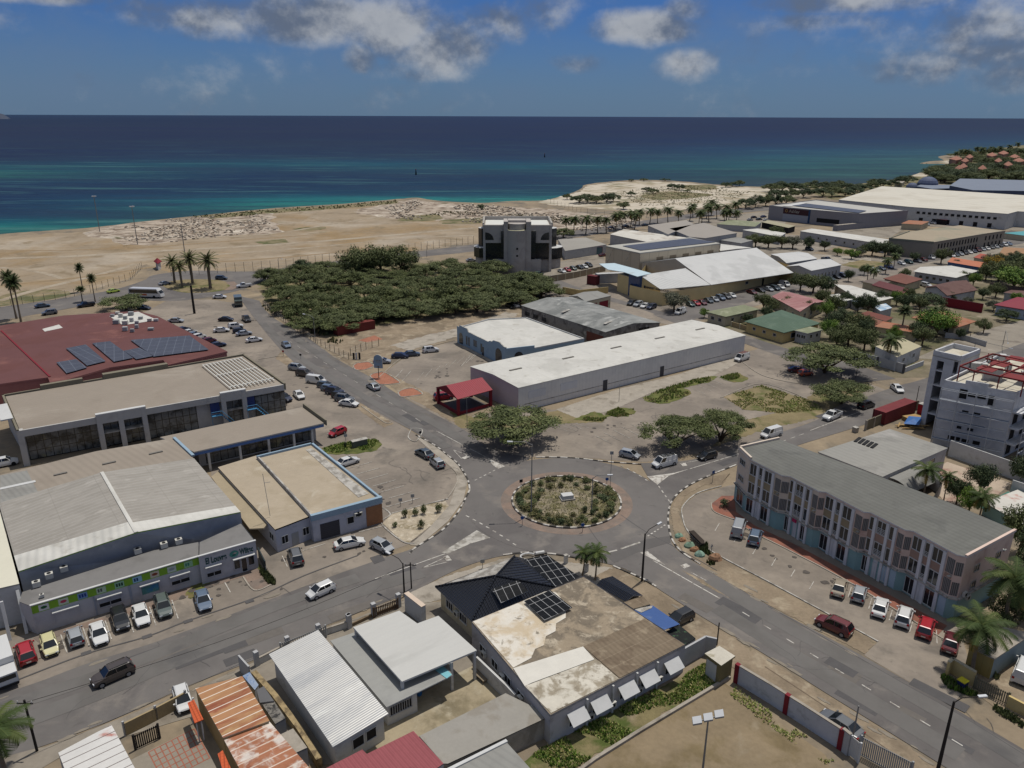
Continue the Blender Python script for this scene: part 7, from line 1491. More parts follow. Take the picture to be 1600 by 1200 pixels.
def tree_proto(seed,kind,style):
 """unit-ish tree: crown radius 1, height 1 (scaled on placing separately in xy and z)"""
 rd=random.Random(seed);root=bpy.data.objects.new('p',None);root['_o']=(0,0,0);g=MB();tr=MB();ms=LV[kind]
 if style == 'umbrella':
  for k in range(6):
   a=2*math.pi*k/6+rd.uniform(-.4,.4);rr_=rd.uniform(.35,.72);e=Vector((rr_*math.cos(a),rr_*math.sin(a),rd.uniform(.55,.72)))
   tr.tube([Vector((0,0,0)),Vector((e.x*.16,e.y*.16,.22)),Vector((e.x*.55,e.y*.55,.42)),e],[.035,.03,.018,.006],M_bark,5)
  for k in range(46):
   a=rd.uniform(0,6.28);q_=math.sqrt(rd.random())*.85;c=Vector((q_*math.cos(a),q_*math.sin(a),.80-.30*q_*q_+rd.uniform(-.09,.07)));s_=rd.uniform(.17,.30)
   leaves(g,c,Vector((s_,s_,s_*.36)),330,.029,ms,rd,.2,.9)
 elif style == 'thick':
  tr.tube([Vector((0,0,0)),Vector((.03,.02,.3)),Vector((-.02,.03,.6))],[.05,.04,.015],M_bark,5)
  for k in range(4):a=k*1.6+rd.random();tr.tube([Vector((0,0,.15)),Vector((.3*math.cos(a),.3*math.sin(a),.4)),Vector((.6*math.cos(a),.6*math.sin(a),.55))],[.03,.02,.006],M_bark,4)
  for k in range(36):
   a=rd.uniform(0,6.28);q_=math.sqrt(rd.random())*.85;c=Vector((q_*math.cos(a),q_*math.sin(a),.78-.42*q_*q_+rd.uniform(-.16,.1)));s_=rd.uniform(.18,.32)
   leaves(g,c,Vector((s_,s_,s_*.5)),260,.035,ms,rd,.2,.8)
 elif style == 'round':
  tr.tube([Vector((0,0,0)),Vector((.02,.02,.35)),Vector((0,0,.7))],[.06,.045,.02],M_bark,6)
  for k in range(5):a=k*1.3+rd.random();tr.tube([Vector((0,0,.25)),Vector((.25*math.cos(a),.25*math.sin(a),.48)),Vector((.5*math.cos(a),.5*math.sin(a),.66))],[.035,.02,.006],M_bark,4)
  for k in range(30):
   v=Vector((rd.gauss(0,1),rd.gauss(0,1),rd.gauss(0,1))).normalized()*rd.uniform(.3,.75);c=Vector((v.x,v.y,.60+v.z*.36));s_=rd.uniform(.2,.34)
   leaves(g,c,Vector((s_,s_,s_*.62)),170,.038,ms,rd,.4,.6)
 elif style == 'shrub':
  for k in range(5):a=k*1.25+rd.random();tr.tube([Vector((0,0,0)),Vector((.3*math.cos(a),.3*math.sin(a),.5))],[.03,.008],M_bark,4)
  for k in range(9):
   a=rd.uniform(0,6.28);q_=rd.uniform(0,.6);c=Vector((q_*math.cos(a),q_*math.sin(a),.35+rd.uniform(0,.3)*(1-q_)));s_=rd.uniform(.3,.45)
   leaves(g,c,Vector((s_,s_,s_*.8)),45,.10,ms,rd,.5,.6)
 tr.build('trunk' if style != 'shrub' else 'stems',root);g.build('crown' if style != 'shrub' else 'foliage',root)
 for o in root.children:col.objects.unlink(o)
 return root
TP={}
def tp(kind,style,v):
 k=(kind,style,v)
 if k not in TP:TP[k]=tree_proto(hash_(kind+style)+v*17,kind,style)
 return TP[k]
def hash_(s_):return sum(ord(c)*(i+3) for i,c in enumerate(s_))
rT=random.Random(21)
def tree(label,bx,by,rpx,h,kind='dense',style='round',name='tree',group=None,v=None,cat='tree',asp=1):
 if style == 'round':rpx *= 1.2;h *= 1.12
 c=P(bx,by);e=P(bx+rpx,by);r_=(e-c).length;src=tp(kind,style,rT.randrange(3 if style != 'shrub' else 2) if v is None else v)
 t=bpy.data.objects.new(name,None);col.objects.link(t);t.location=(c.x,c.y,0);t.rotation_euler=(0,0,rT.uniform(0,6.28));t.scale=(r_,r_*asp,h);tag(t,label,cat,group)
 for ch in src.children:o=ch.copy();col.objects.link(o);o.parent=t
 return t
U='umbrella'
tree('wide umbrella tree left above the roundabout, beside the red portico',808,690,80,6.6,'thorn',U,'umbrella_tree',v=0)
tree('umbrella tree right of centre above the white service van',1054,700,62,6.4,'thorn',U,'umbrella_tree',v=1)
tree('smaller umbrella tree overlapping on the right above the black hatchback',1126,690,52,6.6,'thorn',U,'umbrella_tree',v=2)
tree('largest umbrella tree shading the dark red and orange cars',1288,583,70,7.4,'thorn',U,'umbrella_tree',v=0)
tree('umbrella tree on the dry verge at the street bend',1314,631,52,5.6,'thorn',U,'umbrella_tree',v=1)
tree('broad low spreading tree by the coach at the supermarket',197,484,42,5.4,'dense','thick','spreading_tree')
gt='thorn trees of the thicket'
tk=[(448,470),(436,452),(470,452),(455,490),(482,470),(500,448),(478,505),(502,488),(515,510),(520,468),(540,488),(535,515),(548,450),(560,505),(570,475),(575,495),(590,455),(598,500),(604,478),(620,495),(625,460),(640,480),(650,498),(655,455),(665,475),(680,492),(690,460),(700,478),(712,490),(722,455),(735,475),(745,488),(752,450),
  (765,468),(780,480),(785,455),(800,465),(812,478),(818,458),(832,468),(530,440),(575,436),(620,440),(665,438),(710,440),(755,440),(795,445),(835,455),(466,436),(495,432),(424,440),(640,430),(700,428),(740,430),(490,520),(462,478),(556,430),(585,425),(775,432),(820,447),(846,464),(512,430)]
for k,(x,y) in enumerate(tk):tree('thorn tree with low dark green crown in the dense thicket',x,y,rT.uniform(31,41)*(.8+(y-420)/300),rT.uniform(4.6,7.6),'dense' if k % 3 else 'thorn','thick','thorn_tree',gt,v=k % 3)
for k,(x,y,r_,h,lb) in enumerate([(560,432,34,11,'tallest bright crowned tree at the back left of the thicket'),(595,430,32,11.5,'tall rounded tree in the middle of the thicket back row'),(628,430,30,11,'tall tree at the right of the thicket back row'),(476,428,20,6.5,'dark tree standing on the left back edge of the thicket'),(418,440,18,4.5,'small dark tree by the palm roundabout end of the thicket')]):
 tree(lb,x,y,r_,h,'dense' if k < 3 else 'dark','round' if k < 3 else 'thick')
for x,y,r_,h,kd,st_,lb in [(1053,487,23,6.4,'grey','round','greyish tree in front of the yellow depot corner'),(1192,486,15,6,'dense','round','dark tree left of the pink striped roof'),(1205,489,13,4.5,'dense','round','round tree right behind the green roof tip'),(1230,486,15,4.5,'dense','round','round tree between green and pink roofs'),
  (1250,455,18,6.5,'dense','round','leafy tree at the depot end, leftmost of three'),(1270,458,22,6.5,'dense','round','leafy tree at the depot end, middle of three'),(1290,460,16,6,'dark','round','leafy tree at the depot end, rightmost of three'),(1303,492,17,6.5,'dense','round','tree right of the pink striped roof'),(1312,512,20,5.5,'dark','round','dark tree above the gate hut'),
  (1296,530,17,5.5,'bright','round','light green tree behind the largest umbrella tree'),(1325,540,24,6,'dense','round','bushy tree between umbrella tree and small white house'),(1350,548,22,6,'dense','round','bushy tree left of the small white house'),(1355,492,16,7,'dark','round','dark tree by the patchwork shed'),(1340,488,12,5,'dark','round','small dark tree left of the patchwork shed'),
  (1462,527,32,7.5,'bright','round','bushy light green tree in front of the orange hipped roof'),(1440,541,20,5.5,'dense','round','dense tree right of the small white house'),(1448,482,26,6,'dark','thick','wide dark tree between brown gabled and orange roofs'),(1536,521,13,4.2,'dense','round','round bush right of the orange hipped roof'),(1552,486,13,4,'grey','thick','low grey scrub tree by the crimson roof'),(1572,502,17,4.5,'dark','thick','low dark tree beneath the crimson roof'),
  (1582,455,34,8.5,'bright','round','big bright green tree at the right edge'),(1560,440,24,8,'dense','round','green tree left of the big bright one'),(1548,432,17,8,'yellow','round','yellow flowering tree beside the orange roofs'),(1590,415,17,6,'dark','round','dark tree in front of the tan hipped roof'),(1470,412,14,6.5,'dense','round','tree standing in the lane by the long office'),(1428,409,9,4,'dark','round','small tree at the blank wall of the long office'),
  (1362,400,15,6.5,'dark','round','dark tree left of three at the long office'),(1382,402,18,7,'dark','round','dark tree in the middle of three at the long office'),(1398,404,13,6,'dark','round','dark tree right of three at the long office'),(1345,400,9,4.5,'dense','round','small green tree left of the dark three'),
  (1180,386,16,6,'dense','round','tree by the far white shed, first from the left'),(1200,388,17,6.5,'dense','round','tree by the far white shed, second from the left'),(1221,388,14,6,'dense','round','tree by the far white shed, third from the left'),(1238,389,16,6,'grey','round','greyish tree under the narrow white roof, left one'),(1262,391,10,6,'dark','round','dark narrow tree under the narrow white roof'),(1288,392,9,5,'dark','round','small dark tree under the narrow white roof, right one'),
  (880,372,20,6,'dense','thick','round dark bush tree beside the office block roofs'),(1308,400,9,3.5,'bright','round','small light tree on the concrete pad edge'),
  (1529,774,24,5.6,'dark','round','clipped round dark tree in the yard behind the shop building'),(1494,789,20,5,'dark','round','smaller clipped round tree behind the shop roof'),(1512,806,20,4.6,'bright','round','light green tree behind the shop roof'),(1600,762,26,6.5,'dark','round','dark tree at the right edge below the white block'),(1592,868,38,7.2,'dense','round','big tree behind the end of the shop building'),(1610,900,30,6.5,'dark','round','dark tree at the right edge beside the big one'),
  (1568,985,30,4.6,'dense','round','leafy tree above the yellow store'),(1594,970,26,4.8,'dark','round','dark leafy tree right of the yellow store roof'),(1534,1000,20,3.6,'dark','round','dark bush tree between coconut palm and yellow store'),(886,367,7,4,'dark','thick','small bush in the gap right of the office block'),(1283,477,14,5.5,'dense','round','tree squeezed between pink and white roofs'),(1322,478,12,5,'dark','round','dark tree in front of the white porch roof'),(1338,520,20,5.5,'dense','round','tree below the rust striped roof'),(1306,545,20,5.5,'dense','round','tree just above the crown of the largest umbrella tree'),(1368,560,12,4,'dense','round','small tree leaning on the small white house wall'),(1375,478,12,5,'dark','round','tree right behind the patchwork shed'),
  (1430,530,16,5,'dark','round','dark tree between orange porch and small white house'),(1412,436,9,4,'dense','round','little tree before the brown hipped house'),(1540,438,14,6,'dense','round','green tree at the right end of the folded white roof'),(1505,440,9,4,'dense','round','bush below the folded white roof'),(1610,430,28,8,'dense','round','large tree at the right edge above the bright one'),(1100,497,9,3,'bright','round','bush at the left end of the faded olive roof'),(1212,372,12,6,'dense','round','tree peeking over the far white shed'),(1330,405,12,4.5,'bright','round','light bush by the concrete pad, left one'),(1342,402,9,4,'grey','round','greyish bush by the concrete pad, right one')]:
 tree(lb,x,y,r_,h,kd,st_)
gy='garden trees among the houses'
for k,(x,y,r_,h) in enumerate([(1168,507,9,3.5),(1196,500,11,4.5),(1262,495,12,5),(1290,498,14,5.5),(1318,530,15,5),(1352,520,13,5),(1300,515,13,5),(1350,532,16,6),(1395,535,12,4.5),(1452,505,16,5),(1470,500,12,4.5),(1500,530,9,3),(1418,470,11,4.5),(1400,478,12,5),(1412,486,15,5.5),(1436,488,13,5),(1535,468,11,4),(1555,465,13,5),(1520,448,11,5),(1545,420,14,6.5),(1600,440,20,8),(1575,425,16,7),(1610,460,20,7),(1590,476,12,4),(1495,420,8,4),(1350,430,9,4),(1325,440,9,4.5),(1560,415,12,5),(1484,473,9,3.5),(1510,478,9,3)]):tree('garden tree',x,y,r_,h,['dense','dark','dense','bright','grey'][k % 5 if k % 7 else 1],'round','garden_tree',gy)
gc='trees on the sandy point'
for k,(x,y,r_,h) in enumerate([(886,312,8,5),(905,318,16,7),(918,316,18,7),(932,318,14,6),(948,317,14,8),(958,315,14,7),(974,327,13,6),(986,307,8,4.5),(986,284,5,3),(1006,283,7,3),(1039,283,9,3),(1010,299,9,4),(1020,303,10,5),(1050,295,9,5),(1062,297,10,5.5),(1074,300,7,2.5),(1134,293,10,5),(1144,292,10,5),(1155,291,9,6)]):
 tree('wind-shaped tree %s on the white sandy point' % ORD[k % 16] if k < 16 else 'shore tree %s at the right of the sandy point' % ORD[k-16],x,y,r_,h,'dark' if k % 3 else 'dense','thick','coast_tree',gc)
gp='park trees along the shore right of the sandy point'
pk_=[(1205,300),(1222,299),(1240,300),(1258,299),(1275,298),(1292,299),(1308,298),(1322,300),(1215,312),(1235,311),(1255,309),(1285,308),(1300,307),(1320,307),(1180,324),(1196,322),(1212,323),(1165,326),(1228,319),(1335,304),(1345,300),(1362,297),(1378,295),(1392,292),(1368,292),(1408,289),(1418,286)]
for k,(x,y) in enumerate(pk_):tree('dense dark shore tree in the wooded strip behind the furniture store',x,y,rT.uniform(13,20)*(1 if y > 297 else .8),rT.uniform(7,10),'dark' if k % 3 else 'dense','thick','coast_tree',gp)
rs=random.Random(77)
for k in range(110):
 x=rs.uniform(1446,1625);y=rs.uniform(238,289)
 y=max(y,247-(x-1476)*.05)
 if x < 1484 and y < 272:y=rs.uniform(264,286);x=rs.uniform(1484,1560)
 tree('dark tree of the wooded far point among terracotta roofs',x,y,rs.uniform(11,18)*(.75+(y-240)/90),rs.uniform(8,13),'dark' if k % 2 else 'dense','thick' if k % 3 else 'round','far_tree','trees on the far wooded point')
def palm_proto(seed,style):
 rd=random.Random(seed);root=bpy.data.objects.new('p',None);root['_o']=(0,0,0);tr=MB();g=MB()
 if style == 'coconut':nf,L_,dr_,lw,mk=24,.42,.85,.12,[leafm('palm_leaf_a',(56,70,34)),leafm('palm_leaf_b',(72,82,40)),leafm('palm_leaf_c',(132,112,54))]
 elif style == 'date':nf,L_,dr_,lw,mk=40,.36,.62,.055,[leafm('date_leaf_a',(96,98,60)),leafm('date_leaf_b',(76,80,48)),leafm('date_leaf_c',(116,110,70))]
 else:nf,L_,dr_,lw,mk=34,.24,.5,.09,[leafm('fan_leaf_a',(66,78,42)),leafm('fan_leaf_b',(52,64,34)),leafm('fan_leaf_c',(120,104,66))]
 bend=.05 if style == 'coconut' else .01;ht=1-L_*.35
 tr.tube([Vector((bend*math.sin(t*2.2),0,ht*t)) for t in (0,.25,.5,.75,1)],[.034,.024,.021,.019,.02] if style != 'date' else [.045,.04,.038,.038,.045],M_palmb,8);top=Vector((bend*math.sin(2.2),0,ht))
 for k in range(nf):
  a=2*math.pi*k*.382+rd.uniform(-.2,.2);el=math.radians(75-115*(k/nf)+rd.uniform(-8,8)) if style != 'coconut' else math.radians(62-95*(k/nf)+rd.uniform(-8,8))
  d=Vector((math.cos(a),math.sin(a),0));m_=mk[0] if rd.random() < .55 else mk[1]
  if k > nf*.86:m_=mk[2]
  pts=[];n=7;pos=top.copy();e_=el
  for q_ in range(n+1):pts.append(pos.copy());pos=pos+(d*math.cos(e_)+Vector((0,0,math.sin(e_))))*L_/n;e_ -= dr_/n*(1.6 if style == 'coconut' else 1.3)
  side=Vector((-d.y,d.x,0))
  for q_ in range(n):
   p,r_=pts[q_],pts[q_+1];fw=(r_-p)
   for u in (0,.2,.4,.6,.8):
    base=p+fw*u;t_=(q_+u)/n;w_=lw*math.sin(math.pi*min(1,.18+t_*.80))**.7
    for s_ in (-1,1):
     tip=base+side*s_*w_+fw.normalized()*w_*.55-Vector((0,0,w_*rd.uniform(.25,.6)));g.poly([base-fw*.02,base+fw*.21,tip],m_)
  for q_ in range(n):g.beam(pts[q_],pts[q_+1],.006,.006,mk[1])
 tr.build('trunk',root);g.build('crown',root)
 for o in root.children:col.objects.unlink(o)
 return root
PP={s_:[palm_proto(5+i+hash_(s_),s_) for i in range(2)] for s_ in ('coconut','date','fan')}
def palm(label,bx,by,h,style='coconut',v=None,group=None,wide=1,name=None):
 c=P(bx,by);t=bpy.data.objects.new(name or style+'_palm',None);col.objects.link(t);t.location=(c.x,c.y,0);t.rotation_euler=(0,0,rT.uniform(0,6.28));t.scale=(h*wide,h*wide,h);tag(t,label,'palm tree',group)
 for ch in PP[style][rT.randrange(2) if v is None else v].children:o=ch.copy();col.objects.link(o);o.parent=t
for x,y,h,lb in [(273,442,9.5,'date palm leftmost on the roundabout by the coast road'),(285,449,9,'date palm second from the left on the coast roundabout'),(301,443,11,'tallest date palm in the middle of the coast roundabout'),(329,451,12,'date palm rightmost on the coast roundabout')]:palm(lb,x,y,h,'date',wide=1.15)
for x,y,h,lb in [(26,498,14,'tall thin palm at the far left, left of the pair'),(33,503,13.5,'tall thin palm at the far left, right of the pair'),(130,456,9.5,'tall fan palm beside the fence by the coast road'),(149,472,9,'shorter fan palm with drooping skirt by the coast road')]:palm(lb,x,y,h,'fan',wide=.8)
palm('fan palm bush at the foot of the two coast road palms',129,472,5,'fan',wide=1.6);palm('big round fan palm among the rust roofs',1407,524,8.2,'fan',wide=1.25);palm('small bottle palm in front of the orange hipped roof',1455,508,6,'coconut')
palm('small palm left of the pair behind the black solar panels',910,899,4.4,'coconut');palm('small palm right of the pair behind the black solar panels',930,906,4.9,'coconut')
palm('bare coconut palm in front of the small white house',1385,572,8.4,'coconut');palm('coconut palm behind the shop roof beside the lean-to',1443,778,6.4,'coconut',wide=1.1);palm('slim brown palm right of the lean-to',1474,785,5.6,'coconut',wide=.7);palm('leaning coconut palm behind the shop roof end',1526,822,6.0,'coconut')
palm('large coconut palm at the end wall of the shop building',1570,992,9.6,'coconut',wide=1.05);palm('large coconut palm over the dark red car and yellow store',1518,1054,7.6,'coconut',wide=1.2);palm('big coconut palm with yellow fronds at the bottom left corner',12,1218,7,'coconut',wide=1.25)
palm('palm beside the large coconut palm at the right edge',1625,950,8,'coconut')
for k,(zx,zy) in enumerate([(340,745),(385,750),(460,750),(535,740),(590,740),(645,725),(690,715),(740,705),(765,720),(795,690),(860,685),(910,680),(975,680),(1040,690),(1110,665),(1130,640),(1165,700),(1215,650),(1245,630),(1280,650),(1340,660),(1395,640),(1350,690),(1400,690),(1185,680),(1230,670),(1325,690)]):
 palm('coconut palm %s from the left in the row along the coast road' % (ORD+['seventeenth','eighteenth','nineteenth','twentieth','twenty-first','twenty-second','twenty-third','twenty-fourth','twenty-fifth','twenty-sixth','twenty-seventh'])[k],800+zx/4,160+zy/4+19,9.2+rT.uniform(-1,1),'coconut',group='palms along the coast road',wide=1.1)
for k in range(16):palm('palm rising above the trees of the far point',1490+k*8+rT.uniform(-3,3),250+rT.uniform(-8,8)-k*.6,15+rT.uniform(-2,2),'coconut',group='palms on the far point')
for x,y,lb in [(530,395,''),(884,378,''),(1355,440,'small palm left of the maroon roof'),(1362,445,'small palm touching the maroon roof'),(1396,420,'thin palm on the lane, right one'),(1383,428,'thin palm on the lane, left one'),(1367,385,''),(1484,348,'fan palm in front of the huge warehouse'),(1430,340,'small palm at the left end of the huge warehouse front')]:
 if lb:palm(lb,x,y,6.5,'coconut')
gs='shrubs around the edge of the roundabout island'
for k in range(90):
 a=2*math.pi*k/90+rT.uniform(-.05,.05);r_=rT.uniform(7.2,8.3) if k % 3 else rT.uniform(4.6,7);x,y=RC.x+r_*math.cos(a),RC.y+r_*math.sin(a)
 if math.sin(a) > .5 and k % 2:continue
 px,py=PX((x,y,0));tree('low clump of shrubs near the kerb of the roundabout island',px,py,rT.uniform(7,12),rT.uniform(.8,1.6),rT.choice(['dark','heath','heath','dense']),'shrub','shrub',gs,cat='shrub')
g=MB();rd=random.Random(2)
for k in range(2600):
 a=rd.uniform(0,6.28);r_=8.6*math.sqrt(rd.random());c=Vector((RC.x+r_*math.cos(a),RC.y+r_*math.sin(a),.10));h=rd.uniform(.08,.3)
 b_=rd.uniform(0,6.28);w_=rd.uniform(.05,.14);d=Vector((math.cos(b_)*w_,math.sin(b_)*w_,0));g.poly([c-d,c+d,c+Vector((rd.uniform(-.15,.15),rd.uniform(-.15,.15),h))],rd.choice([mat('straw',(158,148,124),.9,.1,1),LV['heath'][0],LV['heath'][2],LV['weed'][2]]))
tag(g.build('dry_ground_cover'),'dry tufts and weeds covering the roundabout island','ground cover',kind='stuff')
def tufts(pts,n,lab,ms,hh=(.15,.5),seed=1,nm='weeds',cat='weeds',sz=.16):
 w_=Ps(pts);rd=random.Random(seed);x0,x1=min(p.x for p in w_),max(p.x for p in w_);y0,y1=min(p.y for p in w_),max(p.y for p in w_);g=MB();k=0
 def ins(x,y):
  c=False
  for i in range(len(w_)):
   a,b=w_[i],w_[i-1]
   if (a.y > y) != (b.y > y) and x < (b.x-a.x)*(y-a.y)/(b.y-a.y)+a.x:c=not c
  return c
 while k < n:
  x,y=rd.uniform(x0,x1),rd.uniform(y0,y1)
  if not ins(x,y) or noise.noise(Vector((x*.25,y*.25,seed))) < -.12:k += .2;continue
  k += 1;c=Vector((x,y,.05));m=rd.choice(ms)
  for q_ in range(3):b_=rd.uniform(0,6.28);d=Vector((math.cos(b_),math.sin(b_),0))*sz*rd.uniform(.5,1.2);g.poly([c-d,c+d,c+Vector((rd.uniform(-.2,.2),rd.uniform(-.2,.2),rd.uniform(*hh)))],m)
 tag(g.build(nm),lab,cat,kind='stuff')
tufts([(1060,1060),(1104,1035),(1130,1064),(1050,1108),(900,1200),(840,1200),(830,1180),(960,1110)],6500,'green weeds growing along the stained building and vacant lot',LV['weed']+LV['bright'],hh=(.08,.32),seed=3,sz=.12)
tufts([(1150,1075),(1200,1110),(1310,1185),(1290,1195),(1180,1120),(1140,1085)],900,'weeds along the foot of the white wall',LV['weed'],hh=(.05,.25),seed=4,sz=.1)
tufts([(505,700),(535,692),(588,686),(596,694),(590,704),(560,709),(505,707)],1100,'green plants on the kerbed strip by the utility box',LV['bright']+LV['weed'][:2],seed=5,hh=(.1,.35))
for k,pts in enumerate([[(945,648),(968,637),(990,640),(988,648),(965,652)],[(1005,622),(1030,610),(1060,605),(1078,615),(1050,628),(1020,630)],[(1036,608),(1090,592),(1120,588),(1110,596),(1060,608)],[(1125,590),(1150,583),(1168,592),(1150,598)],[(896,655),(930,643),(950,652),(940,659),(905,657)]]):
 tufts(pts,420,'weed patch %s from the left along the long white warehouse' % ['third','fifth','fourth but one','last','first'][k],LV['weed']+LV['bright'][:1],seed=9+k,hh=(.2,.6),sz=.2)
tufts([(1130,620),(1190,602),(1262,625),(1290,640),(1220,646),(1160,640)],2200,'dry and green weeds on the unpaved island in the car park',LV['weed'],seed=19,hh=(.1,.35),sz=.16)
tufts([(404,880),(414,890),(430,908),(430,914),(418,912),(402,888)],500,'clipped green strip beside the corner shop',LV['dense'],seed=23,hh=(.3,.6));tufts([(298,916),(330,906),(327,912),(300,926)],200,'small lawn strip below the corner shop',LV['bright'],seed=24,hh=(.1,.3))
tufts([(1470,1058),(1482,1062),(1515,1082),(1530,1090),(1515,1088),(1480,1075)],350,'bushy weeds in front of the ochre gate wall',LV['dense']+LV['bright'],seed=25,hh=(.3,.8),sz=.2);tufts([(1500,1048),(1540,1070),(1560,1060),(1530,1044)],300,'weeds behind the ochre gate wall',LV['dense'],seed=26,hh=(.3,.8),sz=.2);tufts([(1555,1100),(1600,1130),(1600,1140),(1550,1110)],200,'weeds along the low ochre wall',LV['dense'],seed=27)
tufts([(1085,862),(1104,850),(1108,864),(1124,880),(1110,884),(1096,872)],260,'green plants around the painted boulders',LV['dense'],seed=28,hh=(.3,.7),sz=.2)
tufts([(405,480),(450,470),(520,528),(540,535),(520,540),(470,512),(430,492)],900,'scrub undergrowth along the thicket fence',LV['heath']+LV['dense'],seed=30,hh=(.3,1.0),sz=.3)
tufts([(300,338),(430,327),(540,320),(620,313),(622,318),(540,325),(430,333),(330,342)],700,'low scrub along the shoreline left of centre',LV['heath'],(.3,.9),36,sz=.7)
def rubble(pts,n,lab,s0,s1,seed,m=None):
 w_=Ps(pts);rd=random.Random(seed);g=MB();x0,x1=min(p.x for p in w_),max(p.x for p in w_);y0,y1=min(p.y for p in w_),max(p.y for p in w_);k=0
 ms=[mat('coral_block_a',(176,164,148),.95,.1,.5),mat('coral_block_b',(156,142,126),.95,.1,.5),mat('coral_block_c',(192,182,166),.95,.1,.5)]
 while k < n:
  x,y=rd.uniform(x0,x1),rd.uniform(y0,y1);c_=False
  for i in range(len(w_)):
   a,b=w_[i],w_[i-1]
   if (a.y > y) != (b.y > y) and x < (b.x-a.x)*(y-a.y)/(b.y-a.y)+a.x:c_=not c_
  if not c_ or noise.noise(Vector((x*.03,y*.03,seed))) < -.1:k += .1;continue
  k += 1;s_=rd.uniform(s0,s1);c=Vector((x,y,s_*.25));v=[c+Vector((rd.uniform(.5,1)*sx*s_,rd.uniform(.5,1)*sy*s_,rd.uniform(.3,.8)*sz*s_)) for sz in (-1,1) for sx,sy in ((-1,-1),(1,-1),(1,1),(-1,1))];m_=rd.choice(ms)
  for f in ((4,5,6,7),(0,1,5,4),(1,2,6,5),(2,3,7,6),(3,0,4,7)):g.poly([v[i] for i in f],m_)
 tag(g.build('rubble'),lab,'rubble',kind='stuff')
rubble([(132,365),(260,344),(330,338),(400,333),(440,360),(360,368),(230,383),(195,382)],900,'broken coral rock spread over the shore left of centre',.25,.8,1)
rubble([(600,325),(650,313),(780,322),(930,335),(1000,343),(985,358),(900,362),(800,352),(620,342)],1300,'broken coral rock and bulldozed heaps behind the office block',.3,1.0,2)
tufts([(640,338),(780,336),(860,345),(980,352),(900,340),(700,330)],700,'dry scrub scattered over the rocky shore',LV['heath'],(.3,.9),33,sz=.7)
tufts([(960,300),(1060,288),(1180,300),(1110,322),(1000,322)],1500,'low green scrub scattered over the white sand',LV['heath'],(.2,.6),34,sz=.6)
for k,(x,y,r_,h) in enumerate([(634,808,8,1.9),(648,806,8,1.6),(661,803,9,2.1),(684,801,9,2),(618,823,8,1.1),(658,826,8,2.0)]):tree('dark green shrub %s on the pale gravel bed' % ['back left','second from the left at the back','centre back','at the right','front left','front centre'][k],x,y,r_,h,'dense','shrub','shrub',cat='shrub')
tree('round shrub on the red paved tip by the shop building',1131,792,12,1.9,'dark','shrub','shrub',cat='shrub');tree('small shrub on the shore left of the office block',752,328,9,5,'dark','shrub','shrub',cat='shrub');tree('small sapling by the marked strip near the utility box',539,700,4,1.6,'dark','shrub','shrub',cat='shrub')
# ================= STREET FURNITURE =================
M_pole=mat('lamp_pole_grey',(132,132,130),.6,.08,1,metal=.2);M_bpole=mat('black_wood_pole',(44,40,38),.9,.1,1);M_lampw=mat('lamp_glass',(200,202,204),.3,.02,1)
def lamp(label,bx,by,h,ax,ay,m=None,r=.1,name='street_lamp',two=False):
 c=P(bx,by);t=thing(name,label,'street lamp',(c.x,c.y,0));m=m or M_pole;e=P(ax,ay,h+.5);top=c+Vector((0,0,h));arm=Vector((e.x,e.y,h+.5))
 g=MB();g.tube([c,c+Vector((0,0,h*.5)),top],[r*1.2,r,r*.75],m,8);g.build('pole',t);g=MB();g.tube([top-Vector((0,0,.15)),top.lerp(arm,.3)+Vector((0,0,.25)),arm],[.06,.05,.05],m,6);g.build('arm',t)
 d=(arm-top);d.z=0;d.normalize();g=MB();g.beam(arm-d*.1+Vector((0,0,-.02)),arm+d*.75+Vector((0,0,.03)),.3,.14,M_lampw);g.build('lamp_head',t);return t
def topz(bx,by,ty):
 c=P(bx,by);lo_,hi_=0,50
 for _ in range(40):
  m_=(lo_+hi_)/2
  if PX((c.x,c.y,m_))[1] > ty:lo_=m_
  else:hi_=m_
 return lo_
for bx,by,ty,ax,ay,m_,r_,lb in [(1003,908,834,1028,819,M_bpole,.14,'black street lamp at the corner below the roundabout'),(1466,1200,1096,1530,1088,M_bpole,.15,'dark street lamp standing beside the main road at the lower right'),(632,932,880,609,865,M_bpole,.11,'leaning dark street lamp by the thick wall panel'),(830,804,694,800,690,M_pole,.09,'tall grey street lamp on the left of the roundabout island'),(924,803,746,950,742,M_pole,.08,'grey street lamp on the roundabout island with arm to the right'),
  (493,536,496,476,491,M_pole,.09,'street lamp by the thicket with arm over the avenue'),(1567,538,530,1575,536,M_pole,.08,'short lamp by the far lane'),(1520,556,548,1578,544,M_pole,.08,'yellow headed lamp behind the unfinished block'),(667,402,384,672,384,M_pole,.09,'thin lamp on the coast road behind the thicket'),(436,421,404,440,404,M_pole,.09,'thin lamp near the coast road fence')]:lamp(lb,bx,by,max(4,topz(bx,by,ty)),ax,ay,m_,r_)
def post(label,bx,by,ty,m=None,r=.08,name='utility_pole',cat='pole',extra=None):
 c=P(bx,by);h=max(1,topz(bx,by,ty));t=thing(name,label,cat,(c.x,c.y,0));g=MB();g.tube([c,c+Vector((0,0,h))],[r,r*.8],m or M_bpole,7);g.build('pole',t)
 if extra:g=MB();extra(g,c+Vector((0,0,h)));g.build(extra.__doc__ or 'fitting',t)
 return t
def xarm(g,p):
 'cross_arm'
 g.beam(p+Vector((-.8,0,-.4)),p+Vector((.8,0,-.4)),.1,.1,M_bpole);[g.tube([p+Vector((x,0,-.4)),p+Vector((x,0,-.1))],.05,M_wall_w,5) for x in (-.7,0,.7)]
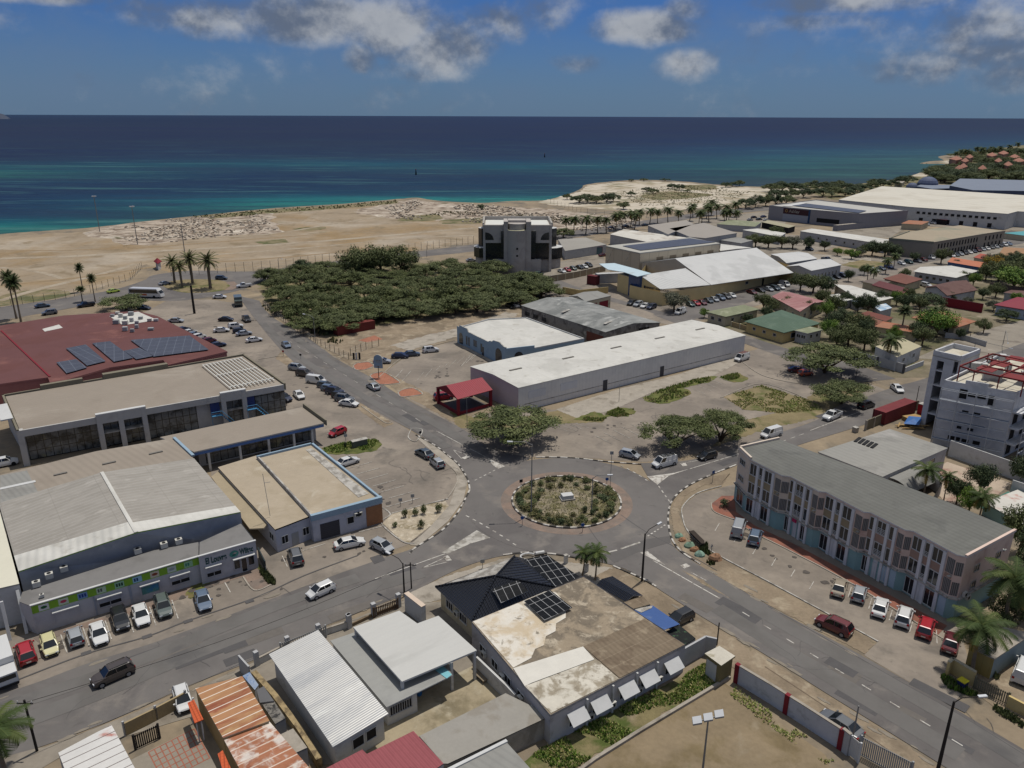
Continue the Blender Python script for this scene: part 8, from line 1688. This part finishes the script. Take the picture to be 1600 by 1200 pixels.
def masth(g,p):
 'floodlights'
 for k in range(8):a=k*.785;g.box((p.x+.9*math.cos(a),p.y+.9*math.sin(a)),.6,.4,p.z-.4,p.z,M_lampw,a)
post('black utility pole beside the leaning street lamp',643,920,879,r=.1,extra=xarm);post('dark utility pole rising through the bottom left palm',58,1174,1094,r=.14,extra=xarm);post('short brown pole by the utility hut',1120,1008,973,r=.09);post('grey pole at the white wall gate near the grey sedan',1331,1160,1103,M_pole,.09);post('tall thin mast with lamp cluster standing on the shore',156,362,306,M_pole,.22,'light_mast','mast',masth);post('thin mast with lamp cluster right of the tallest one',215,382,322,M_pole,.2,'light_mast','mast',masth)
post('slim mast behind the date palms',291,412,350,M_pole,.2,'light_mast','mast');post('dark ribbed pole in front of the coast roundabout',304,490,446,M_bpole,.4,'advert_pole','pole');post('thin post at the umbrella tree by the red portico',730,670,620,M_pole,.06);post('slim street post before the long white warehouse',967,628,600,M_pole,.05);post('slender post on the verge by the street bend',1337,590,573,M_bpole,.06);post('slender pole by the building site corner',1432,626,603,M_bpole,.08);post('pole by the far lane corner',1515,530,521,M_bpole,.1);post('thin aerial on the old grey warehouse roof',996,514,494,M_bpole,.05)
def sign(label,bx,by,ty,face,shape='rect',w_=.6,h_=.6,m=None,m2=None,name='road_sign'):
 c=P(bx,by);h=max(1.5,topz(bx,by,ty));t=thing(name,label,'sign',(c.x,c.y,0));g=MB();g.tube([c,c+Vector((0,0,h))],.045,M_pole,6);g.build('post',t)
 a=R(face);d=Vector((math.cos(a),math.sin(a),0));n=Vector((-d.y,d.x,0));o=c+Vector((0,0,h-h_/2))+n*-.06;k_=4 if shape == 'rect' else 16 if shape == 'round' else 3;g=MB()
 pts=[o+d*w_/2*math.cos(2*math.pi*q_/k_+math.pi/(4 if k_ == 4 else 2))*(1.41 if k_ == 4 else 1)+Vector((0,0,h_/2*math.sin(2*math.pi*q_/k_+math.pi/(4 if k_ == 4 else 2))*(1.41 if k_ == 4 else 1))) for q_ in range(k_)]
 bk=[p+n*.05 for p in pts];g.poly(pts,m or M_blu);g.poly(bk[::-1],M_gframe);[g.poly([pts[q_],pts[(q_+1) % k_],bk[(q_+1) % k_],bk[q_]],M_gframe) for q_ in range(k_)];g.build('sign_plate',t);return t
M_sb=mat('sign_blue',(44,84,150),.5,.03,1);M_sr=mat('sign_red',(160,34,40),.5,.03,1)
for bx,by,ty,f,sh,lb,mm in [(814,761,750,20,'rect','small dark marker sign at the left edge of the island',M_dark),(816,822,806,0,'round','small round sign at the lower left of the island',M_sb),(910,832,817,10,'round','small round sign at the bottom of the island',M_sb),(948,758,748,0,'round','small round sign at the upper right of the island',M_sb),(953,766,705,0,'rect','tall sign post with narrow plate behind the island',M_gframe),(1113,754,735,30,'rect','sign post on the verge at the right exit',M_sb),(657,684,675,30,'round','small dark sign at the avenue median',M_dark),(1111,864,850,30,'tri','triangular sign by the painted boulders',M_gframe),(443,557,547,10,'round','stop sign at the car park exit',M_sr),(754,888,875,10,'rect','sign at the corner above the tiled house',M_gframe),(470,561,553,10,'round','small sign at the avenue kerb',M_dark),(541,697,678,10,'rect','thin sign post by the utility box',M_gframe),(626,791,781,10,'rect','parking sign at the gravel bed, left',M_gframe),(645,786,772,10,'rect','parking sign at the gravel bed, right',M_gframe)]:
 sign(lb,bx,by,ty,f,sh,m=mm)
c=P(592,591);t_=thing('shop_sign','tall light blue arched shop sign on a pole at the paved island','sign',(c.x,c.y,0));g=MB();g.tube([c,c+Vector((0,0,3.2))],.09,M_bpole,6);g.build('post',t_)
d=Vector((.97,-.2,0)).normalized();n=Vector((d.y,-d.x,0));g=MB();o=c+Vector((0,0,2.6));pts=[o-d*1.1,o+d*1.1,o+d*1.1+Vector((0,0,2.2))]+[o+d*1.1*math.cos(math.pi*k/8)+Vector((0,0,2.4+1.0*math.sin(math.pi*k/8))) for k in range(1,8)]+[o-d*1.1+Vector((0,0,2.2))]
g.poly(pts,mat('light_blue_plaster',(0,0,0)));g.poly([p-n*.3 for p in pts][::-1],mat('light_blue_plaster',(0,0,0)));[g.poly([pts[k],pts[k-1],pts[k-1]-n*.3,pts[k]-n*.3],M_pale) for k in range(len(pts))];g.build('sign_board',t_)
g=MB();[g.prism([(o+d*x+n*.01).to_2d(),(o+d*(x+w_)+n*.01).to_2d(),(o+d*(x+w_)+n*.06).to_2d(),(o+d*x+n*.06).to_2d()],o.z+z,o.z+z+.18,M_pale) for x,w_,z in ((-.8,1.6,1.9),(-.6,1.2,1.5),(-.8,1.6,.4))];g.build('sign_bars',t_)
c=P(410,884);t_=thing('notice_board','dark standing notice board beside the corner shop','sign',(c.x,c.y,0));A,B_=P(405,872),P(416,894);g=MB();g.beam(A+Vector((0,0,1.0)),B_+Vector((0,0,1.0)),.15,1.6,mat('green_black_board',(40,52,54),.6,.1,1));g.build('board',t_);g=MB();[g.box(q_,.12,.12,0,1.0,M_pole) for q_ in (A,B_)];g.build('leg',t_)
c=P(562,697);t_=thing('utility_box','grey-green utility box with white top on the planted strip','cabinet',(c.x,c.y,0));g=MB();g.box(c,3.0,.9,.05,1.3,mat('grey_green_box',(92,96,86),.8,.1,1),R(33));g.build('cabinet',t_);g=MB();g.box(c,3.2,1.1,1.3,1.42,M_pale,R(33));g.build('lid',t_)
c=P(886,780);t_=thing('plinth','white empty plinth in the centre of the roundabout island','plinth',(c.x,c.y,0));g=MB();g.box(c,2.4,1.8,.08,.35,M_pale,R(15));g.box(c,1.9,1.3,.35,.95,M_wall_w,R(15));g.build('block',t_)
for x,y,s_,c_,lb in [(1061,839,1.0,(128,158,138),'pale green painted boulder, highest of the group'),(1066,845,.9,(158,116,88),'brown painted boulder behind the second green one'),(1077,854,1.25,(120,144,124),'large green painted boulder in the middle'),(1085,860,1.1,(150,112,84),'brown painted boulder right of the large green one'),(1093,868,1.2,(130,156,140),'green painted boulder nearest the kerb'),(1117,874,1.5,(140,108,84),'largest brown painted boulder by the verge')]:
 c=P(x,y);t_=thing('painted_boulder',lb,'boulder',(c.x,c.y,0),'painted boulders on the verge');g=MB();n=10;mm=mat('boulder_%d_%d' % (c_[0],c_[1]),c_,.9,.25,2)
 def bp(k,j):a,e_=2*math.pi*k/n,math.pi/2*j/4;rr_=s_*(.55+.16*noise.noise(Vector((math.cos(a)*2+x,math.sin(a)*2,j))));return c+Vector((rr_*1.25*math.cos(a)*math.cos(e_),rr_*math.sin(a)*math.cos(e_),rr_*1.1*math.sin(e_)))
 for k in range(n):
  for j in range(4):g.poly([bp(k % n,j),bp((k+1) % n,j),bp((k+1) % n,j+1),bp(k % n,j+1)],mm)
 g.build('stone',t_,True)
c=P(1092,846);t_=thing('timber_stack','dark stack of railway sleepers by the curved kerb','timber',(c.x,c.y,0));g=MB()
for k in range(5):g.beam(P(1080+k*.7,830+k,.15+.25*k),P(1096+k*.7,846+k,.15+.25*k),.9-.1*k,.22,mat('dark_timber',(58,50,44),.9,.15,1))
g.build('sleepers',t_)
for nm_,lb,x,y,sz,m_ in [('wheelie_bin','dark blue wheelie bin with yellow lid by the ochre gate wall',1502,1076,(.8,.8,1.1),mat('bin_blue',(32,38,84),.6,.05,1)),('concrete_bin','pale concrete bin beside the street near the grey warehouse',1336,675,(.9,.9,1.0),M_conc),('junction_box','white post box at the roundabout kerb behind the solar wing',884,880,(.5,.4,1.3),M_wall_w),('junction_box','small white box between the two small palms',916,893,(.5,.4,1.2),M_wall_w),('red_cabinet','red standing cabinet beside the tower of the unfinished block',1439,652,(1.4,1.4,3.0),M_sr)]:
 c=P(x,y);t_=thing(nm_,lb,'bin' if 'bin' in nm_ and nm_ != 'red_cabinet' and 'cabinet' not in nm_ else 'box',(c.x,c.y,0));g=MB();g.box(c,sz[0],sz[1],.05,sz[2],m_,R(30));g.build('body',t_);g=MB();g.box(c,sz[0]+.1,sz[1]+.1,sz[2],sz[2]+.12,mat('lid_yellow',(204,190,50),.5,.03,1) if nm_ == 'wheelie_bin' else M_pale,R(30));g.build('lid',t_)
c=P(826,873);t_=thing('pipe_loop','white pipe loop lying by the kerb at the top of the solar wing','pipe',(c.x,c.y,0));g=MB();g.tube([c+Vector((1.2*math.cos(a),.9*math.sin(a),.35)) for a in [k*.4 for k in range(2,15)]],.13,M_frame,6);g.tube([c+Vector((1.0,.9,.35)),c+Vector((2.3,1.3,.35))],.25,M_frame,8);g.build('pipe',t_)
c=P(1097,1212);t_=thing('floodlight','tall floodlight pole with three lamps in the vacant lot','floodlight',(c.x,c.y,0));h=topz(1097,1212,1124);g=MB();g.tube([c,c+Vector((0,0,h))],[.12,.08],M_pole,8);g.build('pole',t_);g=MB();g.beam(c+Vector((-1.3,-.35,h)),c+Vector((1.3,.5,h)),.1,.1,M_pole);g.build('cross_arm',t_)
for k in (-1,0,1):g=MB();q_=c+Vector((k*1.15,.1+k*.42,h+.05));g.slab([q_+Vector((-.45,-.35,0)),q_+Vector((.45,-.15,0)),q_+Vector((.45,.4,.35)),q_+Vector((-.45,.2,.35))],.2,M_lampw,M_gframe);g.build('lamp',t_)
def slat_gate(label,a,b,h,n,m,name='gate',rails=True):
 A,B_=P(*a),P(*b);t=thing(name,label,'gate' if 'gate' in name else 'fence',(A.x,A.y,0));g=MB()
 for k in range(n+1):p=A.lerp(B_,k/n);g.box(p,.12,.06,.1,h,m,math.atan2((B_-A).y,(B_-A).x))
 g.build('slats',t);g=MB();[g.beam(A+Vector((0,0,z)),B_+Vector((0,0,z)),.06,.08,m) for z in (.2,h-.15)];g.build('rails',t)
 g=MB();[g.box(p,.18,.18,0,h+.15,m) for p in (A,B_)];g.build('gate_post',t);return t
slat_gate('slatted olive grey gate beside the ochre wall',(1521,1076),(1573,1102),1.6,16,mat('olive_slats',(110,106,88),.8,.1,1));slat_gate('white pedestrian gate at the end of the white wall',(1326,1180),(1340,1192),2.4,7,M_frame);slat_gate('wire mesh gate right of the white pedestrian gate',(1341,1180),(1420,1222),2.4,26,M_gframe);slat_gate('open iron gate in the bottom left yard',(212,1172),(250,1154),1.8,12,M_bpole);slat_gate('iron fence panels between the street piers of the canopy house',(440,1024),(510,996),1.7,22,M_gframe,'fence');slat_gate('brown iron gate across the canopy house driveway',(584,966),(622,951),1.5,14,mat('brown_iron',(92,74,60),.8,.1,1))
def fence(label,pts,h,sp_,group=None,mesh=True):
 w_=Ps(pts);t=thing('fence',label,'fence',(w_[0].x,w_[0].y,0));tot=sum((b-a).length for a,b in zip(w_,w_[1:]));n=min(95,int(tot/sp_));base=None
 for k in range(n+1):
  d=tot*k/n;i=0
  while i < len(w_)-2 and d > (w_[i+1]-w_[i]).length:d -= (w_[i+1]-w_[i]).length;i += 1
  p=w_[i]+(w_[i+1]-w_[i]).normalized()*d
  if base is None:g=MB();g.tube([w_[0],w_[0]+Vector((0,0,h))],.07,M_bpole,4);g.tube([w_[0]+Vector((0,0,h)),w_[0]+Vector((.1,-.35,h+.4))],.05,M_bpole,4);base=g.build('post',t);continue
  o=base.copy();col.objects.link(o);o.parent=t;o.location=p-w_[0]
 g=MB()
 for a,b in zip(w_,w_[1:]):
  for z in (.15,h*.35,h*.68,h):g.tube([a+Vector((0,0,z)),b+Vector((0,0,z))],.022,M_gframe,3)
 g.build('wires',t);return t
fence('long wire fence with bent posts between sand field and coast road',[(268,431),(340,427),(430,421),(560,403),(740,381)],3.6,3.4);fence('wire fence along the left edge of the sand field',[(0,481),(105,466),(140,458),(205,437),(222,420)],2.6,3.2);fence('wire fence in front of the rocky ground right of the office block',[(875,350),(960,345),(1050,336)],3.6,4.5);fence('fence running back along the sandy point',[(860,318),(910,333),(1000,344)],3,7);fence('low post fence along the thicket and avenue',[(412,478),(450,508),(500,540),(545,562)],1.7,2.6);fence('mesh fence around the side lot signs',[(548,556),(575,545),(592,541)],2,2.2)
def person(label,bx,by,top,trousers,face=0):
 c=P(bx,by);t=thing('person',label,'person',(c.x,c.y,0));me=bpy.data.meshes.new('person_body');H_=1.72
 J=[(0,0,.92),(0,0,1.15),(0,0,1.42),(0,0,1.52),(0,.01,1.66),(.09,0,.88),(.11,.10,.48),(.11,.02,.08),(.11,.16,.04),(-.09,0,.88),(-.11,-.06,.48),(-.11,-.18,.08),(-.11,-.05,.04),(.19,0,1.40),(.25,-.06,1.12),(.25,.04,.88),(-.19,0,1.40),(-.25,.08,1.12),(-.24,.16,.9)]
 E_=[(0,1),(1,2),(2,3),(3,4),(0,5),(5,6),(6,7),(7,8),(0,9),(9,10),(10,11),(11,12),(2,13),(13,14),(14,15),(2,16),(16,17),(17,18)];rad_=[.14,.13,.14,.055,.105,.09,.062,.045,.04,.09,.062,.045,.04,.06,.042,.034,.06,.042,.034]
 me.from_pydata(J,E_,[]);o=bpy.data.objects.new('person_body',me);col.objects.link(o);md=o.modifiers.new('skin','SKIN');sv2=me.skin_vertices[0].data if me.skin_vertices else None
 if sv2 is None:bm_=__import__('bmesh').new();bm_.from_mesh(me);bm_.verts.layers.skin.verify();bm_.to_mesh(me);bm_.free();sv2=me.skin_vertices[0].data
 for k,r_ in enumerate(rad_):sv2[k].radius=(r_,r_)
 sv2[0].use_root=True;o.modifiers.new('sub','SUBSURF').levels=1;dg=bpy.context.evaluated_depsgraph_get();m2=bpy.data.meshes.new_from_object(o.evaluated_get(dg));bpy.data.objects.remove(o)
 for m_ in (mat('skin_tone',(120,84,64),.7,.03,1),top,trousers,M_dark):m2.materials.append(m_)
 for p_ in m2.polygons:z=p_.center.z;x=abs(p_.center.x);p_.material_index=2 if z < .95 and x < .2 else 1 if z < 1.5 and not (x > .2 and z < 1.05) else 0
 o=bpy.data.objects.new('body',m2);col.objects.link(o);o.parent=t;t.rotation_euler=(0,0,R(face));g=MB();n=8
 for j in range(3):
  for k in range(n):
   def hp(k_,j_):a,e_=2*math.pi*k_/n,math.pi/2*j_/3-.1;return c+Vector((.112*math.cos(a)*math.cos(e_),.112*math.sin(a)*math.cos(e_)-.01,1.68+.11*math.sin(e_)))
   g.poly([hp(k,j),hp(k+1,j),hp(k+1,j+1),hp(k,j+1)],M_dark)
 g.build('hair',t);return t
person('person in dark clothes walking behind the showroom corner',448,634,mat('black_shirt',(36,36,40),.9,.05,1),M_dark,40);person('person in dark clothes standing near the supermarket row',273,515,mat('black_shirt',(36,36,40),.9,.05,1),M_blu,10)
for k,(x,lb) in enumerate(((553,'narrow black and white board, left of three at the avenue'),(557,'narrow black and white board, middle of three at the avenue'),(562,'narrow black and white board, right of three at the avenue'))):
 c=P(x,562);t_=thing('advert_board',lb,'sign',(c.x,c.y,0),'advert boards at the avenue');g=MB();g.box(c,.5,.12,.15,1.9,M_dark if k % 2 == 0 else M_wall_w,R(10));g.build('board',t_);g=MB();g.box(c,.7,.4,0,.15,M_conc,R(10));g.build('foot',t_)
for x,y,lb in ((650,272,'dark channel buoy left of the middle of the bay'),(851,245,'dark channel buoy far out right of the other one')):
 c=P(x,y);t_=thing('buoy',lb,'buoy',(c.x,c.y,-.6));g=MB();g.tube([c+Vector((0,0,-.7)),c+Vector((0,0,1)),c+Vector((0,0,4.5))],[1,.8,.3],M_dark,10);g.build('float',t_);g=MB();g.tube([c+Vector((0,0,4.4)),c+Vector((0,0,5.2))],.5,M_sr,8);g.build('topmark',t_)
for v_,nm_ in ((vl,'ladder_rack'),(vn,'roof_rack')):
 g=MB();[g.beam(Vector((-2.0,y,2.12)),Vector((.9,y,2.12)),.07,.08,M_trim if nm_ == 'roof_rack' else mat('ladder_red',(140,70,60),.7,.05,1)) for y in (-.5,-.15,.2,.55)];[g.beam(Vector((x,-.6,2.06)),Vector((x,.6,2.06)),.06,.08,M_trim) for x in (-1.8,-.6,.6)];o=g.build(nm_);o.parent=v_
def wire(label,a,b,sag=.8):
 t=thing('overhead_cable',label,'cable',a);g=MB();g.tube([Vector(a).lerp(Vector(b),k/12)-Vector((0,0,sag*math.sin(math.pi*k/12))) for k in range(13)],.03,M_bpole,4);g.build('cable',t)
p1_,p2_=P(643,920),P(58,1174);wire('dark cable strung above the lower left street between two poles',(p1_.x,p1_.y,topz(643,920,881)),(p2_.x,p2_.y,topz(58,1174,1098)),1.2)
for x,y,lb in ((748,1048,'weathered wooden bench nearest the canopy pillar in the driveway yard'),(753,1062,'weathered wooden bench lower in the driveway yard')):
 c=P(x,y);t_=thing('bench',lb,'bench',(c.x,c.y,0));mw=mat('grey_timber',(132,120,102),.9,.15,1);g=MB();g.box(c,1.6,.8,.42,.5,mw,R(-50));g.build('seat',t_)
 for u in (-.6,.6):g=MB();g.box(c+Vector((u*.64,-u*.77,0)),.12,.7,.05,.42,mw,R(-50));g.build('leg',t_)
c=P(655,1086);t_=thing('barrel','blue barrel under the edge of the lower grey roof','barrel',(c.x,c.y,0));g=MB();g.tube([c+Vector((0,0,z)) for z in (.02,.3,.6,.9)],[.28,.32,.32,.28],mat('barrel_blue',(50,110,170),.6,.05,1),12);g.build('drum',t_);g=MB();g.tube([c+Vector((0,0,.9)),c+Vector((0,0,.95))],.24,M_dark,12);g.build('lid',t_)
TENS=['','','twenty','thirty','forty']
def ordw(n):return ORD[n] if n < 16 else ['seventeenth','eighteenth','nineteenth'][n-16] if n < 19 else 'twentieth' if n == 19 else 'thirtieth' if n == 29 else 'fortieth' if n == 39 else TENS[(n+1)//10]+'-'+ORD[(n+1) % 10-1]
def relabel(gr,rows,fmt):
 os_=[(PX(o.location),o) for o in col.objects if o.get('group') == gr and o.parent is None];os_.sort(key=lambda a:a[0][1]);n=len(os_);k=len(rows)
 for i,rn in enumerate(rows):
  r_=sorted(os_[i*n//k:(i+1)*n//k],key=lambda a:a[0][0])
  for j,(q_,o) in enumerate(r_):o['label']=fmt % (ordw(j),rn)
relabel(gt,['back','second','third','front'],'thorn tree in the dense thicket, %s from the left in its %s row')
relabel('trees on the far wooded point',['shoreline','second','middle','nearest'],'tree on the far wooded point, %s from the left in the %s row')
relabel(gy,['rear','second','third','front'],'garden tree among the houses at right, %s from the left in the %s row')
relabel(gp,['shoreline','middle','nearest'],'dark park tree behind the furniture store, %s from the left in the %s row')
relabel(gs,['upper','middle','lower'],'low shrub on the roundabout island, %s from the left in the %s band')
relabel('palms on the far point',['single'],'palm above the far point trees, %s from the left in a %s line')
relabel('cooling units on the supermarket roof',['rear','front'],'cooling unit on the red supermarket roof, %s from the left in the %s line')
relabel('holiday houses on the far point',['rear','front'],'terracotta roofed holiday house, %s from the left in the %s row')
